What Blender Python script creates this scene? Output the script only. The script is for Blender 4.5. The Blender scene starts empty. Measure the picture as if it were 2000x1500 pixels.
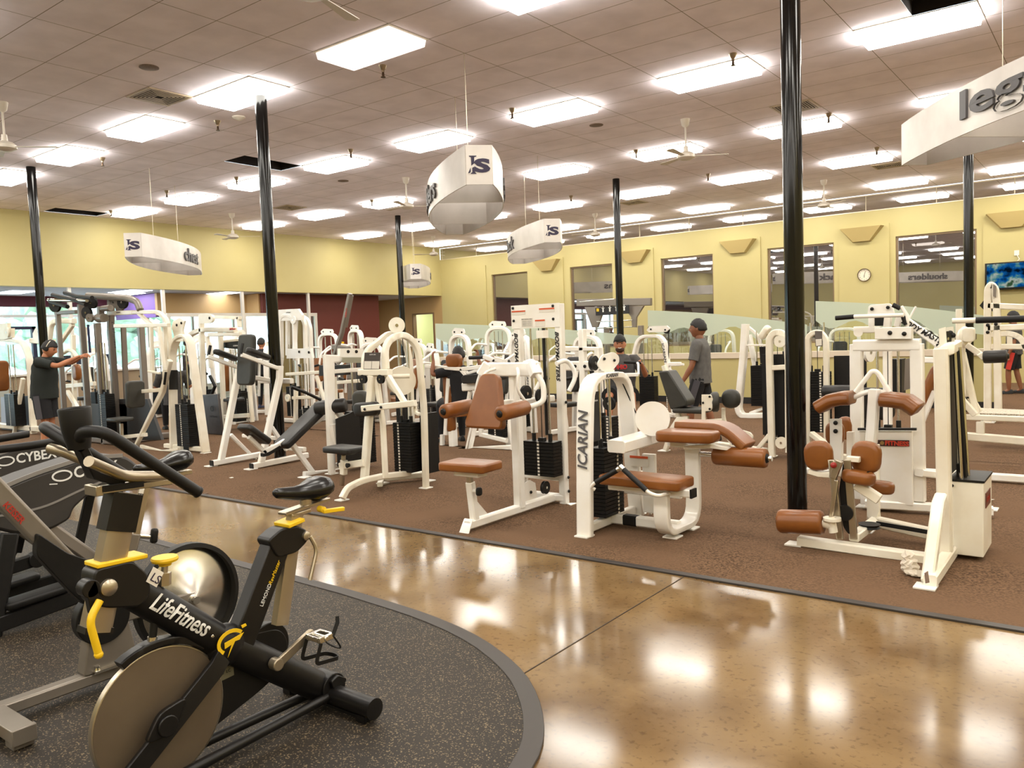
import bpy, bmesh, math, random
from math import sin, cos, pi, radians as rad, atan2, sqrt
from mathutils import Vector as V, Matrix, Euler
random.seed(7)
SC = bpy.context.scene
COL = SC.collection
# ------------------------------------------------------------------ camera
cd = bpy.data.cameras.new('camera'); cam = bpy.data.objects.new('camera', cd); COL.objects.link(cam)
cd.sensor_fit = 'HORIZONTAL'; cd.sensor_width = 36.0; cd.lens = 36.0*1566.13/2000; cd.clip_start = .05; cd.clip_end = 200
_r, _u, _f = V((.7955462, .60479419, -.03647239)), V((-.00856896, .07142084, .99740946)), V((-.60583233, .79317278, -.06200104))
m = Matrix((( _r.x, _u.x, -_f.x), (_r.y, _u.y, -_f.y), (_r.z, _u.z, -_f.z))).to_4x4()
m.translation = V((6.111, -5.5008, 1.6032)); cam.matrix_world = m
SC.camera = cam
# ------------------------------------------------------------------ world: daylight outside the front windows
w = bpy.data.worlds.new('world'); SC.world = w; w.use_nodes = True
bg = w.node_tree.nodes['Background']; bg.inputs[0].default_value = (.72, .87, 1.0, 1); bg.inputs[1].default_value = 5
SC.view_settings.view_transform = 'Standard'; SC.view_settings.look = 'None'; SC.view_settings.gamma = 1
SC.view_settings.use_curve_mapping = False
SC.view_settings.exposure = .66
LAMP = 15.0           # radiance of the lit ceiling panels
# ------------------------------------------------------------------ materials
def lin(c): return tuple((x/12.92 if x <= .04045 else ((x+.055)/1.055)**2.4) for x in [v/255 for v in c])
def mat(name, rgb, rough=.5, metal=0., spec=.5, coat=0., emit=None, es=1.):
    m = bpy.data.materials.new(name); m.use_nodes = True; b = m.node_tree.nodes['Principled BSDF']
    b.inputs['Base Color'].default_value = (*lin(rgb), 1); b.inputs['Roughness'].default_value = rough
    b.inputs['Metallic'].default_value = metal; b.inputs['Specular IOR Level'].default_value = spec
    b.inputs['Coat Weight'].default_value = coat; b.inputs['Coat Roughness'].default_value = .08
    if emit: b.inputs['Emission Color'].default_value = (*lin(emit), 1); b.inputs['Emission Strength'].default_value = es
    return m
def nodes(m): return m.node_tree.nodes, m.node_tree.links, m.node_tree.nodes['Principled BSDF']
def mottle(m, rgb2, scale=8., lo=.35, hi=.7, detail=4., bump=0., vscale=None, mix=1.):
    """blend a second colour into a material with noise; optional bump"""
    N, K, b = nodes(m); tc = N.new('ShaderNodeTexCoord'); n = N.new('ShaderNodeTexNoise'); n.inputs['Scale'].default_value = scale
    n.inputs['Detail'].default_value = detail; K.new(tc.outputs['Object'], n.inputs['Vector'])
    r = N.new('ShaderNodeMapRange'); r.inputs[1].default_value = lo; r.inputs[2].default_value = hi; r.inputs[4].default_value = mix
    K.new(n.outputs[0], r.inputs[0]); mx = N.new('ShaderNodeMix'); mx.data_type = 'RGBA'
    src = b.inputs['Base Color']
    if src.links: K.new(src.links[0].from_socket, mx.inputs[6])
    else: mx.inputs[6].default_value = src.default_value
    mx.inputs[7].default_value = (*lin(rgb2), 1); K.new(r.outputs[0], mx.inputs[0]); K.new(mx.outputs[2], src)
    if bump:
        bp = N.new('ShaderNodeBump'); bp.inputs['Strength'].default_value = bump; bp.inputs['Distance'].default_value = .01
        K.new(n.outputs[0], bp.inputs['Height']); K.new(bp.outputs[0], b.inputs['Normal'])
    return m
WALL = mottle(mat('yellow_wall_paint', (188, 176, 122), .6), (181, 168, 113), .6)
TAN = mat('tan_wall_paint', (176, 142, 92), .65)
REDW = mat('dark_red_wall_paint', (92, 32, 22), .6)
PURP = mat('purple_wall_paint', (120, 88, 150), .6)
PALEG = mat('pale_green_wall_paint', (206, 208, 150), .6)
WHITE = mottle(mat('white_powder_coat', (243, 242, 238), .3, coat=.25), (234, 228, 216), 3.)
WHITE2 = mottle(mat('cream_powder_coat', (238, 234, 220), .33, coat=.2), (224, 214, 192), 3.)
SIGNW = mottle(mat('brushed_sign_metal', (206, 200, 194), .38, .25), (184, 178, 172), 2.2)
SILV = mat('silver_grey_powder_coat', (128, 120, 112), .35, .35)
CHROME = mat('chrome', (215, 212, 205), .16, 1.)
STEEL = mat('brushed_steel', (186, 176, 158), .32, .95)
BLK = mat('black_gloss_paint', (8, 7, 7), .14, spec=.4)
BLKM = mottle(mat('black_matte', (12, 11, 11), .5, spec=.35), (18, 16, 15), 30.)
PLATE = mat('black_weight_plate', (10, 9, 9), .42, spec=.3)
VINYL = mottle(mat('black_vinyl', (30, 28, 27), .4, spec=.4), (38, 36, 34), 6.)
GREYV = mottle(mat('grey_vinyl', (58, 57, 52), .46, spec=.4), (48, 47, 43), 5.)
BROWN = mottle(mat('tan_brown_vinyl', (134, 80, 32), .34), (114, 64, 22), 4.)
RUB = mat('black_rubber', (15, 14, 14), .5, spec=.35)
BASEB = mat('black_baseboard', (28, 26, 26), .5)
YEL = mat('yellow_plastic', (232, 190, 24), .4)
LETB = mat('black_lettering', (24, 22, 26), .5)
LETN = mat('navy_logo', (34, 24, 56), .5)
LETG = mat('grey_lettering', (84, 82, 84), .5)
LETR = mat('red_lettering', (170, 44, 30), .5)
LETW = mat('white_lettering', (225, 225, 222), .5)
PAPER = mat('label_paper', (222, 216, 204), .6)
ORG = mat('orange_label', (206, 84, 40), .6)
SKIN = mottle(mat('skin', (186, 126, 92), .5), (172, 112, 80), 6.)
SKIN2 = mottle(mat('brown_skin', (140, 90, 62), .5), (126, 78, 52), 6.)
HAIR = mat('black_hair', (22, 18, 17), .6)
# floors
CARPET = mottle(mat('brown_carpet', (118, 92, 70), .95, spec=.1), (68, 52, 38), 75., .4, .62, 3., bump=.3)
mottle(CARPET, (106, 82, 62), 1.2, .35, .65)
CONC = mat('polished_concrete', (128, 104, 70), .14, spec=.3)
mottle(CONC, (100, 77, 48), 1.3, .42, .62, 8.); mottle(CONC, (74, 56, 36), 34., .56, .68, 4., mix=.5); mottle(CONC, (142, 118, 84), 3.5, .55, .8, 5., mix=.7)
RUBF = mat('speckled_rubber_floor', (40, 33, 24), .62, spec=.35)
mottle(RUBF, (34, 28, 20), 2., .4, .6); mottle(RUBF, (128, 112, 86), 150., .66, .7, 0., mix=.75)
RSTRIP = mat('rubber_edge_strip', (52, 46, 42), .5)
# roughness variation of the concrete
N, K, b = nodes(CONC); tc = N.new('ShaderNodeTexCoord'); n = N.new('ShaderNodeTexNoise'); n.inputs['Scale'].default_value = 2.; n.inputs['Detail'].default_value = 6
K.new(tc.outputs['Object'], n.inputs['Vector']); r = N.new('ShaderNodeMapRange'); r.inputs[3].default_value = .08; r.inputs[4].default_value = .17
K.new(n.outputs[0], r.inputs[0]); K.new(r.outputs[0], b.inputs['Roughness'])
# ceiling tile with its dark grid lines
U = .6096
def tile_material(name, rgb, line, lx, ly, wd=.006):
    m = mottle(mat(name, rgb, .9, spec=.1), tuple(int(c*.95) for c in rgb), 2.5); N, K, b = nodes(m)
    tc = N.new('ShaderNodeTexCoord'); sp = N.new('ShaderNodeSeparateXYZ'); K.new(tc.outputs['Object'], sp.inputs[0])
    outs = []
    for ax, L in ((0, lx), (1, ly)):
        p = N.new('ShaderNodeMath'); p.operation = 'PINGPONG'; p.inputs[1].default_value = L/2; K.new(sp.outputs[ax], p.inputs[0])
        c = N.new('ShaderNodeMath'); c.operation = 'LESS_THAN'; c.inputs[1].default_value = wd
        K.new(p.outputs[0], c.inputs[0]); outs.append(c)
    mxm = N.new('ShaderNodeMath'); mxm.operation = 'MAXIMUM'; K.new(outs[0].outputs[0], mxm.inputs[0]); K.new(outs[1].outputs[0], mxm.inputs[1])
    mx = N.new('ShaderNodeMix'); mx.data_type = 'RGBA'; K.new(b.inputs['Base Color'].links[0].from_socket, mx.inputs[6])
    mx.inputs[7].default_value = (*lin(line), 1); K.new(mxm.outputs[0], mx.inputs[0]); K.new(mx.outputs[2], b.inputs['Base Color'])
    return m
CEIL = tile_material('ceiling_tile', (250, 243, 252), (150, 140, 134), 2*U, U, .0045)
# PINGPONG folds at L/2, so a line falls on every multiple of L when only the low side is tested
def emis(name, rgb, s):
    m = bpy.data.materials.new(name); m.use_nodes = True; N = m.node_tree.nodes; N.remove(N['Principled BSDF'])
    e = N.new('ShaderNodeEmission'); e.inputs[0].default_value = (*lin(rgb), 1); e.inputs[1].default_value = s
    m.node_tree.links.new(e.outputs[0], N['Material Output'].inputs[0]); return m
LIT = emis('lit_diffuser', (255, 250, 239), LAMP)
LITDIM = emis('dim_diffuser', (255, 238, 222), 1.3)
LITW = emis('cool_lit_diffuser', (235, 242, 255), 9.)
def mixmat(name, a, b_, fac, rough=0., gl=(1, 1, 1)):
    """fac of mirror reflection over a diffuse/transparent body"""
    m = bpy.data.materials.new(name); m.use_nodes = True; N = m.node_tree.nodes; K = m.node_tree.links; N.remove(N['Principled BSDF'])
    mx = N.new('ShaderNodeMixShader'); mx.inputs[0].default_value = fac
    g = N.new('ShaderNodeBsdfGlossy'); g.inputs['Roughness'].default_value = rough; g.inputs[0].default_value = (*gl, 1)
    if a == 'diffuse': d = N.new('ShaderNodeBsdfDiffuse')
    else: d = N.new('ShaderNodeBsdfTransparent')
    d.inputs[0].default_value = (*b_, 1); K.new(d.outputs[0], mx.inputs[1]); K.new(g.outputs[0], mx.inputs[2]); K.new(mx.outputs[0], N['Material Output'].inputs[0])
    return m
MIRR = mixmat('dark_reflective_window', 'diffuse', (.035, .03, .03), .42)
MIRR2 = mixmat('reflective_clerestory_glass', 'diffuse', (.05, .04, .03), .62)
GLASS = mixmat('clear_glass', 'transparent', (.9, .94, .92), .07)
def frost():
    m = bpy.data.materials.new('frosted_glass'); m.use_nodes = True; N = m.node_tree.nodes; K = m.node_tree.links; N.remove(N['Principled BSDF'])
    mx = N.new('ShaderNodeMixShader'); mx.inputs[0].default_value = .72; t = N.new('ShaderNodeBsdfTransparent'); t.inputs[0].default_value = (.85, .95, .9, 1)
    d = N.new('ShaderNodeBsdfDiffuse'); d.inputs[0].default_value = (*lin((212, 218, 204)), 1)
    tl = N.new('ShaderNodeBsdfTranslucent'); tl.inputs[0].default_value = (*lin((212, 218, 204)), 1); m2 = N.new('ShaderNodeMixShader'); m2.inputs[0].default_value = .4
    K.new(d.outputs[0], m2.inputs[1]); K.new(tl.outputs[0], m2.inputs[2]); K.new(t.outputs[0], mx.inputs[1]); K.new(m2.outputs[0], mx.inputs[2]); K.new(mx.outputs[0], N['Material Output'].inputs[0])
    return m
FROST = frost()
# ------------------------------------------------------------------ mesh building helpers
def fillet(pts, r, n=5, closed=False):
    """round the corners of a polyline"""
    pts = [V(p) for p in pts]; out = []; L = len(pts)
    for i, p in enumerate(pts):
        if not closed and i in (0, L-1): out.append(p); continue
        a, c = pts[i-1], pts[(i+1) % L]; u = (a-p); v = (c-p); d = min(r, u.length*.48, v.length*.48)
        u.normalize(); v.normalize(); ang = u.angle(v, 0)
        if ang > 3.05 or d < 1e-4: out.append(p); continue
        p0, p1 = p+u*d, p+v*d
        for k in range(n+1):
            t = k/n; out.append(p0*(1-t)**2+p*2*t*(1-t)+p1*t*t)
    return out
class MB:
    def __init__(s): s.bm = bmesh.new()
    def box(s, c, d, rot=(0, 0, 0)):
        """box centred at c, full size d, euler degrees"""
        M = Matrix.Translation(V(c)) @ Euler([rad(a) for a in rot]).to_matrix().to_4x4() @ Matrix.Diagonal((*d, 1))
        bmesh.ops.create_cube(s.bm, size=1, matrix=M); return s
    def bb(s, x0, x1, y0, y1, z0, z1): return s.box(((x0+x1)/2, (y0+y1)/2, (z0+z1)/2), (abs(x1-x0), abs(y1-y0), abs(z1-z0)))
    def sweep(s, path, prof, nrm=None, closed=False, cap=True):
        """sweep a 2D profile (u along nrm, v across) along a path"""
        P = [V(p) for p in path]; L = len(P); rings = []
        T = []
        for i in range(L):
            a = P[i-1] if (i > 0 or closed) else P[i]; b = P[(i+1) % L] if (i < L-1 or closed) else P[i]
            T.append((b-a).normalized())
        if nrm is None:
            nrm = None
            for i in range(1, L-1):
                c = (P[i]-P[i-1]).cross(P[i+1]-P[i])
                if c.length > 1e-6: nrm = c.normalized(); break
            if nrm is None:
                d = (P[-1]-P[0]).normalized(); nrm = V((0, 0, 1)) if abs(d.z) < .9 else V((0, 1, 0))
            first = nrm
            nr = []; cur = nrm-(T[0]*nrm.dot(T[0])); cur.normalize()
            for t in T:
                cur = cur-t*cur.dot(t)
                if cur.length < 1e-5: cur = t.orthogonal()
                cur.normalize(); nr.append(cur.copy())
        else:
            nr = []
            for t in T:
                c = V(nrm)-t*V(nrm).dot(t)
                if c.length < 1e-4: c = t.orthogonal()
                nr.append(c.normalized())
        for i, p in enumerate(P):
            t, n = T[i], nr[i]; b = t.cross(n); sc = 1.
            if 0 < i < L-1 or closed:
                e = (P[(i+1) % L]-P[i]).normalized(); cs = abs(e.dot(t)); sc = 1/max(cs, .35)
            # only the direction in the bending plane is stretched
            bend = None
            if 0 < i < L-1 or closed:
                k = (P[(i+1) % L]-P[i]).normalized()-(P[i]-P[i-1]).normalized()
                if k.length > 1e-5: bend = k.normalized()
            ring = []
            for (u, v) in prof:
                o = n*u+b*v
                if bend is not None: o = o+bend*(o.dot(bend))*(sc-1)
                ring.append(s.bm.verts.new(p+o))
            rings.append(ring)
        m = len(prof)
        for i in range(L if closed else L-1):
            A, B = rings[i], rings[(i+1) % L]
            for k in range(m):
                try: s.bm.faces.new((A[k], A[(k+1) % m], B[(k+1) % m], B[k]))
                except ValueError: pass
        if cap and not closed:
            s.bm.faces.new(rings[0][::-1]); s.bm.faces.new(rings[-1])
        return s
    def bar(s, path, w=.05, h=.05, nrm=None, r=0., closed=False):
        """rectangular tube; w along the normal nrm, h across"""
        if r: path = fillet(path, r, closed=closed)
        c = min(w, h)*.14
        return s.sweep(path, [(-w/2+c, -h/2), (w/2-c, -h/2), (w/2, -h/2+c), (w/2, h/2-c), (w/2-c, h/2), (-w/2+c, h/2), (-w/2, h/2-c), (-w/2, -h/2+c)], nrm, closed)
    def tube(s, path, r=.02, n=12, fl=0., closed=False):
        if fl: path = fillet(path, fl, closed=closed)
        return s.sweep(path, [(r*cos(2*pi*k/n), r*sin(2*pi*k/n)) for k in range(n)], None, closed)
    def cone(s, p, q, r0, r1=None, n=20):
        """cylinder or cone from p to q"""
        r1 = r0 if r1 is None else r1; p, q = V(p), V(q); t = (q-p).normalized(); a = t.orthogonal().normalized(); b = t.cross(a)
        A = [s.bm.verts.new(p+(a*cos(2*pi*k/n)+b*sin(2*pi*k/n))*r0) for k in range(n)]
        B = [s.bm.verts.new(q+(a*cos(2*pi*k/n)+b*sin(2*pi*k/n))*r1) for k in range(n)]
        for k in range(n): s.bm.faces.new((A[k], A[(k+1) % n], B[(k+1) % n], B[k]))
        s.bm.faces.new(A[::-1]); s.bm.faces.new(B); return s
    def lathe(s, prof, p=(0, 0, 0), axis=(0, 0, 1), n=24, ring=False):
        """revolve (r, h) pairs about axis at p"""
        t = V(axis).normalized(); a = t.orthogonal().normalized(); b = t.cross(a); p = V(p); R = []
        for r, h in prof: R.append([s.bm.verts.new(p+t*h+(a*cos(2*pi*k/n)+b*sin(2*pi*k/n))*max(r, 1e-4)) for k in range(n)])
        for A, B in zip(R, R[1:]):
            for k in range(n): s.bm.faces.new((A[k], A[(k+1) % n], B[(k+1) % n], B[k]))
        if ring:
            for k in range(n): s.bm.faces.new((R[-1][k], R[-1][(k+1) % n], R[0][(k+1) % n], R[0][k]))
            return s
        s.bm.faces.new(R[0][::-1]); s.bm.faces.new(R[-1]); return s
    def plate(s, pts, nrm, t, r=0.):
        """flat polygon pts, thickened by t along nrm (centred)"""
        if r: pts = fillet(pts, r, 4, True)
        n = V(nrm).normalized()*t/2; A = [s.bm.verts.new(V(p)-n) for p in pts]; B = [s.bm.verts.new(V(p)+n) for p in pts]; m = len(pts)
        for k in range(m): s.bm.faces.new((A[k], A[(k+1) % m], B[(k+1) % m], B[k]))
        s.bm.faces.new(A[::-1]); s.bm.faces.new(B); return s
    def pad(s, c, d, rot=(0, 0, 0), r=.03, taper=1., bulge=.0):
        """upholstered cushion: box centred c, size d, rounded edges; taper narrows the +x end in y"""
        b = bmesh.new(); bmesh.ops.create_cube(b, size=1)
        for v in b.verts:
            f = taper if v.co.x > 0 else 1.
            v.co = V((v.co.x*d[0], v.co.y*d[1]*f, v.co.z*d[2]))
        r = min(r, min(d)*.48)
        ve = [e for e in b.edges if abs((e.verts[0].co-e.verts[1].co).normalized().dot(V([1 if k == min(range(3), key=lambda i: d[i]) else 0 for k in range(3)]))) > .7]
        bmesh.ops.bevel(b, geom=ve, offset=min(r*1.8, sorted(d)[1]*.45), segments=4, affect='EDGES', profile=.5)
        bmesh.ops.bevel(b, geom=[e for e in b.edges if e.calc_face_angle(0) > .9], offset=r*.8, segments=3, affect='EDGES', profile=.5)
        M = Matrix.Translation(V(c)) @ Euler([rad(a) for a in rot]).to_matrix().to_4x4()
        mp = {}
        for v in b.verts: mp[v] = s.bm.verts.new(M @ v.co)
        for f in b.faces: s.bm.faces.new([mp[v] for v in f.verts])
        b.free(); return s
    def ball(s, c, r, sc=(1, 1, 1), sub=2):
        bmesh.ops.create_icosphere(s.bm, subdivisions=sub, radius=r, matrix=Matrix.Translation(V(c)) @ Matrix.Diagonal((*sc, 1))); return s
    def make(s, name, m, parent=None, smooth=40, bevel=0., kind=None, label=None, cat=None, group=None):
        bmesh.ops.recalc_face_normals(s.bm, faces=s.bm.faces)
        if parent and parent.get('category') == 'exercise machine':      # nothing reaches below the floor
            for v in s.bm.verts: v.co.z = max(v.co.z, 0)
        me = bpy.data.meshes.new(name)
        if smooth:
            for f in s.bm.faces: f.smooth = True
            for e in s.bm.edges: e.smooth = e.calc_face_angle(0) < rad(smooth)
        s.bm.to_mesh(me); s.bm.free(); o = bpy.data.objects.new(name, me); COL.objects.link(o)
        if isinstance(m, (list, tuple)):
            for x in m: me.materials.append(x)
        else: me.materials.append(m)
        if parent: o.parent = parent
        if bevel:
            b = o.modifiers.new('bevel', 'BEVEL'); b.width = bevel; b.segments = 2; b.limit_method = 'ANGLE'; b.angle_limit = rad(45)
        if kind: o['kind'] = kind
        tag(o, label, cat, group); return o
def tag(o, label=None, cat=None, group=None):
    if label: o['label'] = label
    if cat: o['category'] = cat
    if group: o['group'] = group
    return o
def root(name, loc, yaw=0., label=None, cat=None, group=None):
    o = bpy.data.objects.new(name, None); COL.objects.link(o); o.location = loc; o.rotation_euler = (0, 0, rad(yaw)); o.empty_display_size = .2
    return tag(o, label, cat, group)
def struct(name, g, m, **k): return g.make(name, m, kind='structure', **k)
def dup(o, loc=None, yaw=None, label=None, parent=None):
    """copy a thing with its parts and sub-parts"""
    c = o.copy(); COL.objects.link(c)
    if parent: c.parent = parent
    if loc is not None: c.location = loc
    if yaw is not None: c.rotation_euler = (0, 0, rad(yaw))
    if label: c['label'] = label
    for ch in list(o.children): dup(ch, parent=c)
    return c
_tx = {}
def textmesh(txt, bold=0., ext=.004, shear=0.):
    """text as vertices and faces, 1 unit cap height-ish, starting at x=0"""
    k = (txt, bold, ext, shear)
    if k not in _tx:
        cu = bpy.data.curves.new('t', 'FONT'); cu.body = txt; cu.size = 1; cu.extrude = ext; cu.offset = bold; cu.shear = shear; cu.resolution_u = 3
        ob = bpy.data.objects.new('t', cu); COL.objects.link(ob); dg = bpy.context.evaluated_depsgraph_get(); me = ob.evaluated_get(dg).to_mesh()
        _tx[k] = ([v.co.copy() for v in me.vertices], [tuple(p.vertices) for p in me.polygons]); ob.evaluated_get(dg).to_mesh_clear()
        bpy.data.objects.remove(ob); bpy.data.curves.remove(cu)
    return _tx[k]
def lettering(name, txt, m, parent, M, w=None, h=None, bold=0., thick=.004, shear=0., fn=None):
    """lay lettering: M maps text plane (x right, y up, z out) to parent space; w, h fit its extent (centred)"""
    vs, fs = textmesh(txt, bold, .01, shear); xs = [v.x for v in vs]; ys = [v.y for v in vs]; x0, x1, y0, y1 = min(xs), max(xs), min(ys), max(ys)
    sx = (w/(x1-x0)) if w else None; sy = (h/(y1-y0)) if h else sx; sx = sx or sy
    g = MB(); vv = []
    for v in vs:
        p = V(((v.x-(x0+x1)/2)*sx, (v.y-(y0+y1)/2)*sy, thick*(.5+(.5 if v.z > 0 else -.5))))
        vv.append(g.bm.verts.new(fn(p) if fn else M @ p))
    for f in fs:
        try: g.bm.faces.new([vv[i] for i in f])
        except ValueError: pass
    return g.make(name, m, parent, smooth=0)
def frame(o, x, y): 
    """matrix with origin o, text direction x, text up y"""
    x = V(x).normalized(); y = V(y); y = (y-x*y.dot(x)).normalized(); z = x.cross(y)
    M = Matrix(((x.x, y.x, z.x), (x.y, y.y, z.y), (x.z, y.z, z.z))).to_4x4(); M.translation = V(o); return M
# ------------------------------------------------------------------ the room
XL, XR, YB, YF, ZC = -14.2, 12.2, 16.95, -13.4, 4.877
ZS = 3.13; ZW = 4.45            # underside of the left soffit, top of the back wall
XO = -17.85                     # glazed front of the lobby on the left
# ceiling tiles; holes where a tile is missing
holes = [(-11, -10, 5, 7), (-23, -22, 5, 7), (7, 8, 6, 7)]
g = MB(); xs = sorted({XL/U, XR/U, *[h[0] for h in holes], *[h[1] for h in holes]}); ys = sorted({YF/U, YB/U, *[h[2] for h in holes], *[h[3] for h in holes]})
for a, b in zip(xs, xs[1:]):
    for c, d in zip(ys, ys[1:]):
        if (a, b) and any(h[0] <= a and b <= h[1] and h[2] <= c and d <= h[3] for h in holes): continue
        vs = [g.bm.verts.new((x*U, y*U, ZC)) for x, y in ((a, c), (a, d), (b, d), (b, c))]; g.bm.faces.new(vs)
bmesh.ops.remove_doubles(g.bm, verts=g.bm.verts, dist=1e-5)
struct('ceiling', g, CEIL, smooth=0)
DARK = mat('dark_plenum', (34, 27, 25), .9)
for i, h in enumerate(holes):
    g = MB(); g.bb(h[0]*U, h[1]*U, h[2]*U, h[3]*U, ZC+.001, ZC+.3); bmesh.ops.delete(g.bm, geom=[f for f in g.bm.faces if f.normal.z < -.5], context='FACES')
    struct('trim_%d' % (40+i), g, DARK, smooth=0)
# floors: concrete walkway, carpet to the back, speckled rubber in front
g = MB(); g.bb(XL-4.2, XR, YF, YB+.2, -.06, 0); struct('floor', g, CONC, smooth=0)
YC = -.76
g = MB(); g.bb(XL-1, XR, YC, YB, 0, .008); struct('floor_carpet', g, CARPET, smooth=0)
g = MB(); g.bar([(XL, YC-.02, .006), (XR, YC-.02, .006)], .012, .06); struct('trim_1', g, RSTRIP)
edge = [(-14, -2.1), (-1.2, -2.11), (2.2, -2.2), (2.95, -2.26), (3.45, -2.38), (3.87, -2.6), (4.13, -2.84), (4.32, -3.1), (4.42, -3.45), (4.4, -4.1), (4.2, -5.2), (3.9, -6.5), (3.6, -8.), (3.4, -13.3)]
pe = [V((x, y, 0)) for x, y in edge]; pe = fillet(pe, .5, 3)
g = MB(); vs = [g.bm.verts.new((p.x, p.y, .01)) for p in pe]+[g.bm.verts.new((-14, -13.3, .01))]; f = g.bm.faces.new(vs)
ex = bmesh.ops.extrude_face_region(g.bm, geom=[f]); bmesh.ops.translate(g.bm, vec=(0, 0, -.0095), verts=[v for v in ex['geom'] if isinstance(v, bmesh.types.BMVert)])
struct('floor_rubber', g, RUBF, smooth=0)
g = MB(); g.bar([(p.x, p.y, .008) for p in pe[1:-1]], .014, .085, (0, 0, 1)); struct('trim_2', g, RSTRIP, smooth=30)
# the control joint sawn across the concrete
g = MB(); g.plate([(3.868, -2.6, .0015), (3.874, -2.6, .0015), (3.872, YC-.04, .0015), (3.866, YC-.04, .0015)], (0, 0, 1), .002); struct('trim_3', g, mat('joint_filler', (52, 40, 30), .8), smooth=0)
# back wall with five windows and shallow piers between them
WX = [(-11.78, -10.2), (-8.46, -6.86), (-5.15, -3.47), (-1.86, -.06), (1.46, 3.27), (4.78, 6.6), (8.1, 9.9)]; WZ0, WZ1 = 1.06, 3.735
g = MB(); x = XL
for a, b in WX: g.bb(x, a, YB, YB+.2, 0, WZ1); x = b
g.bb(x, XR, YB, YB+.2, 0, WZ1); g.bb(XL, XR, YB, YB+.2, WZ1, ZW)
for a, b in WX: g.bb(a, b, YB, YB+.2, 0, WZ0)
for a, b in zip([-13.5]+[w[1] for w in WX[:-1]], [w[0] for w in WX]):
    c = (a+b)/2; g.bb(c-.62, c+.62, YB-.035, YB+.01, 0, ZW-.36)
struct('wall_back', g, WALL, smooth=0, bevel=0)
FRM = mat('window_frame_bronze', (132, 112, 88), .4, .5)
for i, (a, b) in enumerate(WX):
    g = MB(); y = YB+.11
    g.bb(a, b, y, y+.012, WZ0, WZ1); o = struct('window_%d' % (i+1), g, MIRR, smooth=0)
    g = MB(); f = .045
    for (x0, x1, z0, z1) in ((a, a+f, WZ0, WZ1), (b-f, b, WZ0, WZ1), (a+f, b-f, WZ0, WZ0+f), (a+f, b-f, WZ1-f, WZ1)): g.bb(x0, x1, y-.05, y-.003, z0, z1)
    g.make('window_frame', FRM, o, smooth=0)
g = MB(); g.bb(XL, XR, YB+.02, YB+.03, ZW, ZC); cl = struct('window_8', g, MIRR2, smooth=0)
g = MB(); g.bb(XL, XR, YB-.0, YB+.018, ZW-.004, ZW+.02)
g.bb(XL, XR, YB, YB+.018, ZC-.035, ZC-.012); g.make('window_frame', mat('glazing_bead', (226, 214, 190), .4, .3), cl, smooth=0)
g = MB()
for k in range(17): g.bb(XL+.1+k*1.65-.008, XL+.1+k*1.65+.008, YB+.005, YB+.018, ZW+.02, ZC-.035)
g.make('glazing_joint', mat('glazing_joint', (205, 192, 165), .5), cl, smooth=0)
# left: soffit above the opening to the lobby
g = MB(); g.bb(XL-.3, XL, YF, YB, ZS, ZC); struct('wall_left', g, WALL, smooth=0)
g = MB(); g.bb(XR, XR+.2, YF, YB, 0, ZC); struct('wall_right', g, WALL, smooth=0)
g = MB(); g.bb(XO-.3, XR, YF-.2, YF, 0, ZC); struct('wall_front', g, WALL, smooth=0)
g = MB(); g.bb(XL, XR, YB-.015, YB-.001, .01, .15); struct('baseboard_back', g, BASEB, smooth=0)
# lobby beyond the opening
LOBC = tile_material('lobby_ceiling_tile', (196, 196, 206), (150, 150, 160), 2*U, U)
g = MB(); vs = [g.bm.verts.new(p) for p in ((XO, YF, ZS), (XO, YB, ZS), (XL-.29, YB, ZS), (XL-.29, YF, ZS))]; g.bm.faces.new(vs)
struct('ceiling_lobby', g, LOBC, smooth=0)
DOORX = (-15.75, -14.62)
g = MB(); g.bb(XO, DOORX[0], YB, YB+.15, 0, ZS); g.bb(DOORX[0], DOORX[1], YB, YB+.15, 2.53, ZS); g.bb(DOORX[1], XL, YB, YB+.15, 0, ZS)
struct('wall_lobby_back', g, TAN, smooth=0)
g = MB(); a, b = DOORX; 
for q in ((a, a+.05, 0, 2.53), (b-.05, b, 0, 2.53), (a+.05, b-.05, 2.48, 2.53)): g.bb(q[0], q[1], YB-.03, YB+.16, q[2], q[3])
struct('door_1', g, mat('door_frame_brown', (120, 92, 62), .5), smooth=0)
# the lit pale green room behind that doorway
g = MB(); g.bb(-17, -13.6, YB+2.6, YB+2.7, 0, 3.1); g.bb(-17, -16.95, YB+.16, YB+2.6, 0, 3.1); g.bb(-13.6, -13.55, YB+.16, YB+2.6, 0, 3.1); g.bb(-17, -13.5, YB+.16, YB+2.7, 3.1, 3.15)
struct('wall_far_room', g, PALEG, smooth=0)
g = MB(); g.bb(-17, -13.5, YB+.16, YB+2.7, -.03, 0); struct('floor_far_room', g, mat('pale_tile_floor', (190, 180, 160), .5), smooth=0)
g = MB(); g.bb(-15.7, -14.9, YB+2.5, YB+2.59, 0, 2.1); struct('door_2', g, mat('olive_door', (150, 148, 96), .5), smooth=0)
g = MB(); g.bb(-16.4, -14.4, YB+.5, YB+1.7, 3.07, 3.095); tag(g.make('ceiling_light', LITW, smooth=0), 'ceiling light panel in the pale green room beyond the far doorway', 'light')
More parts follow.
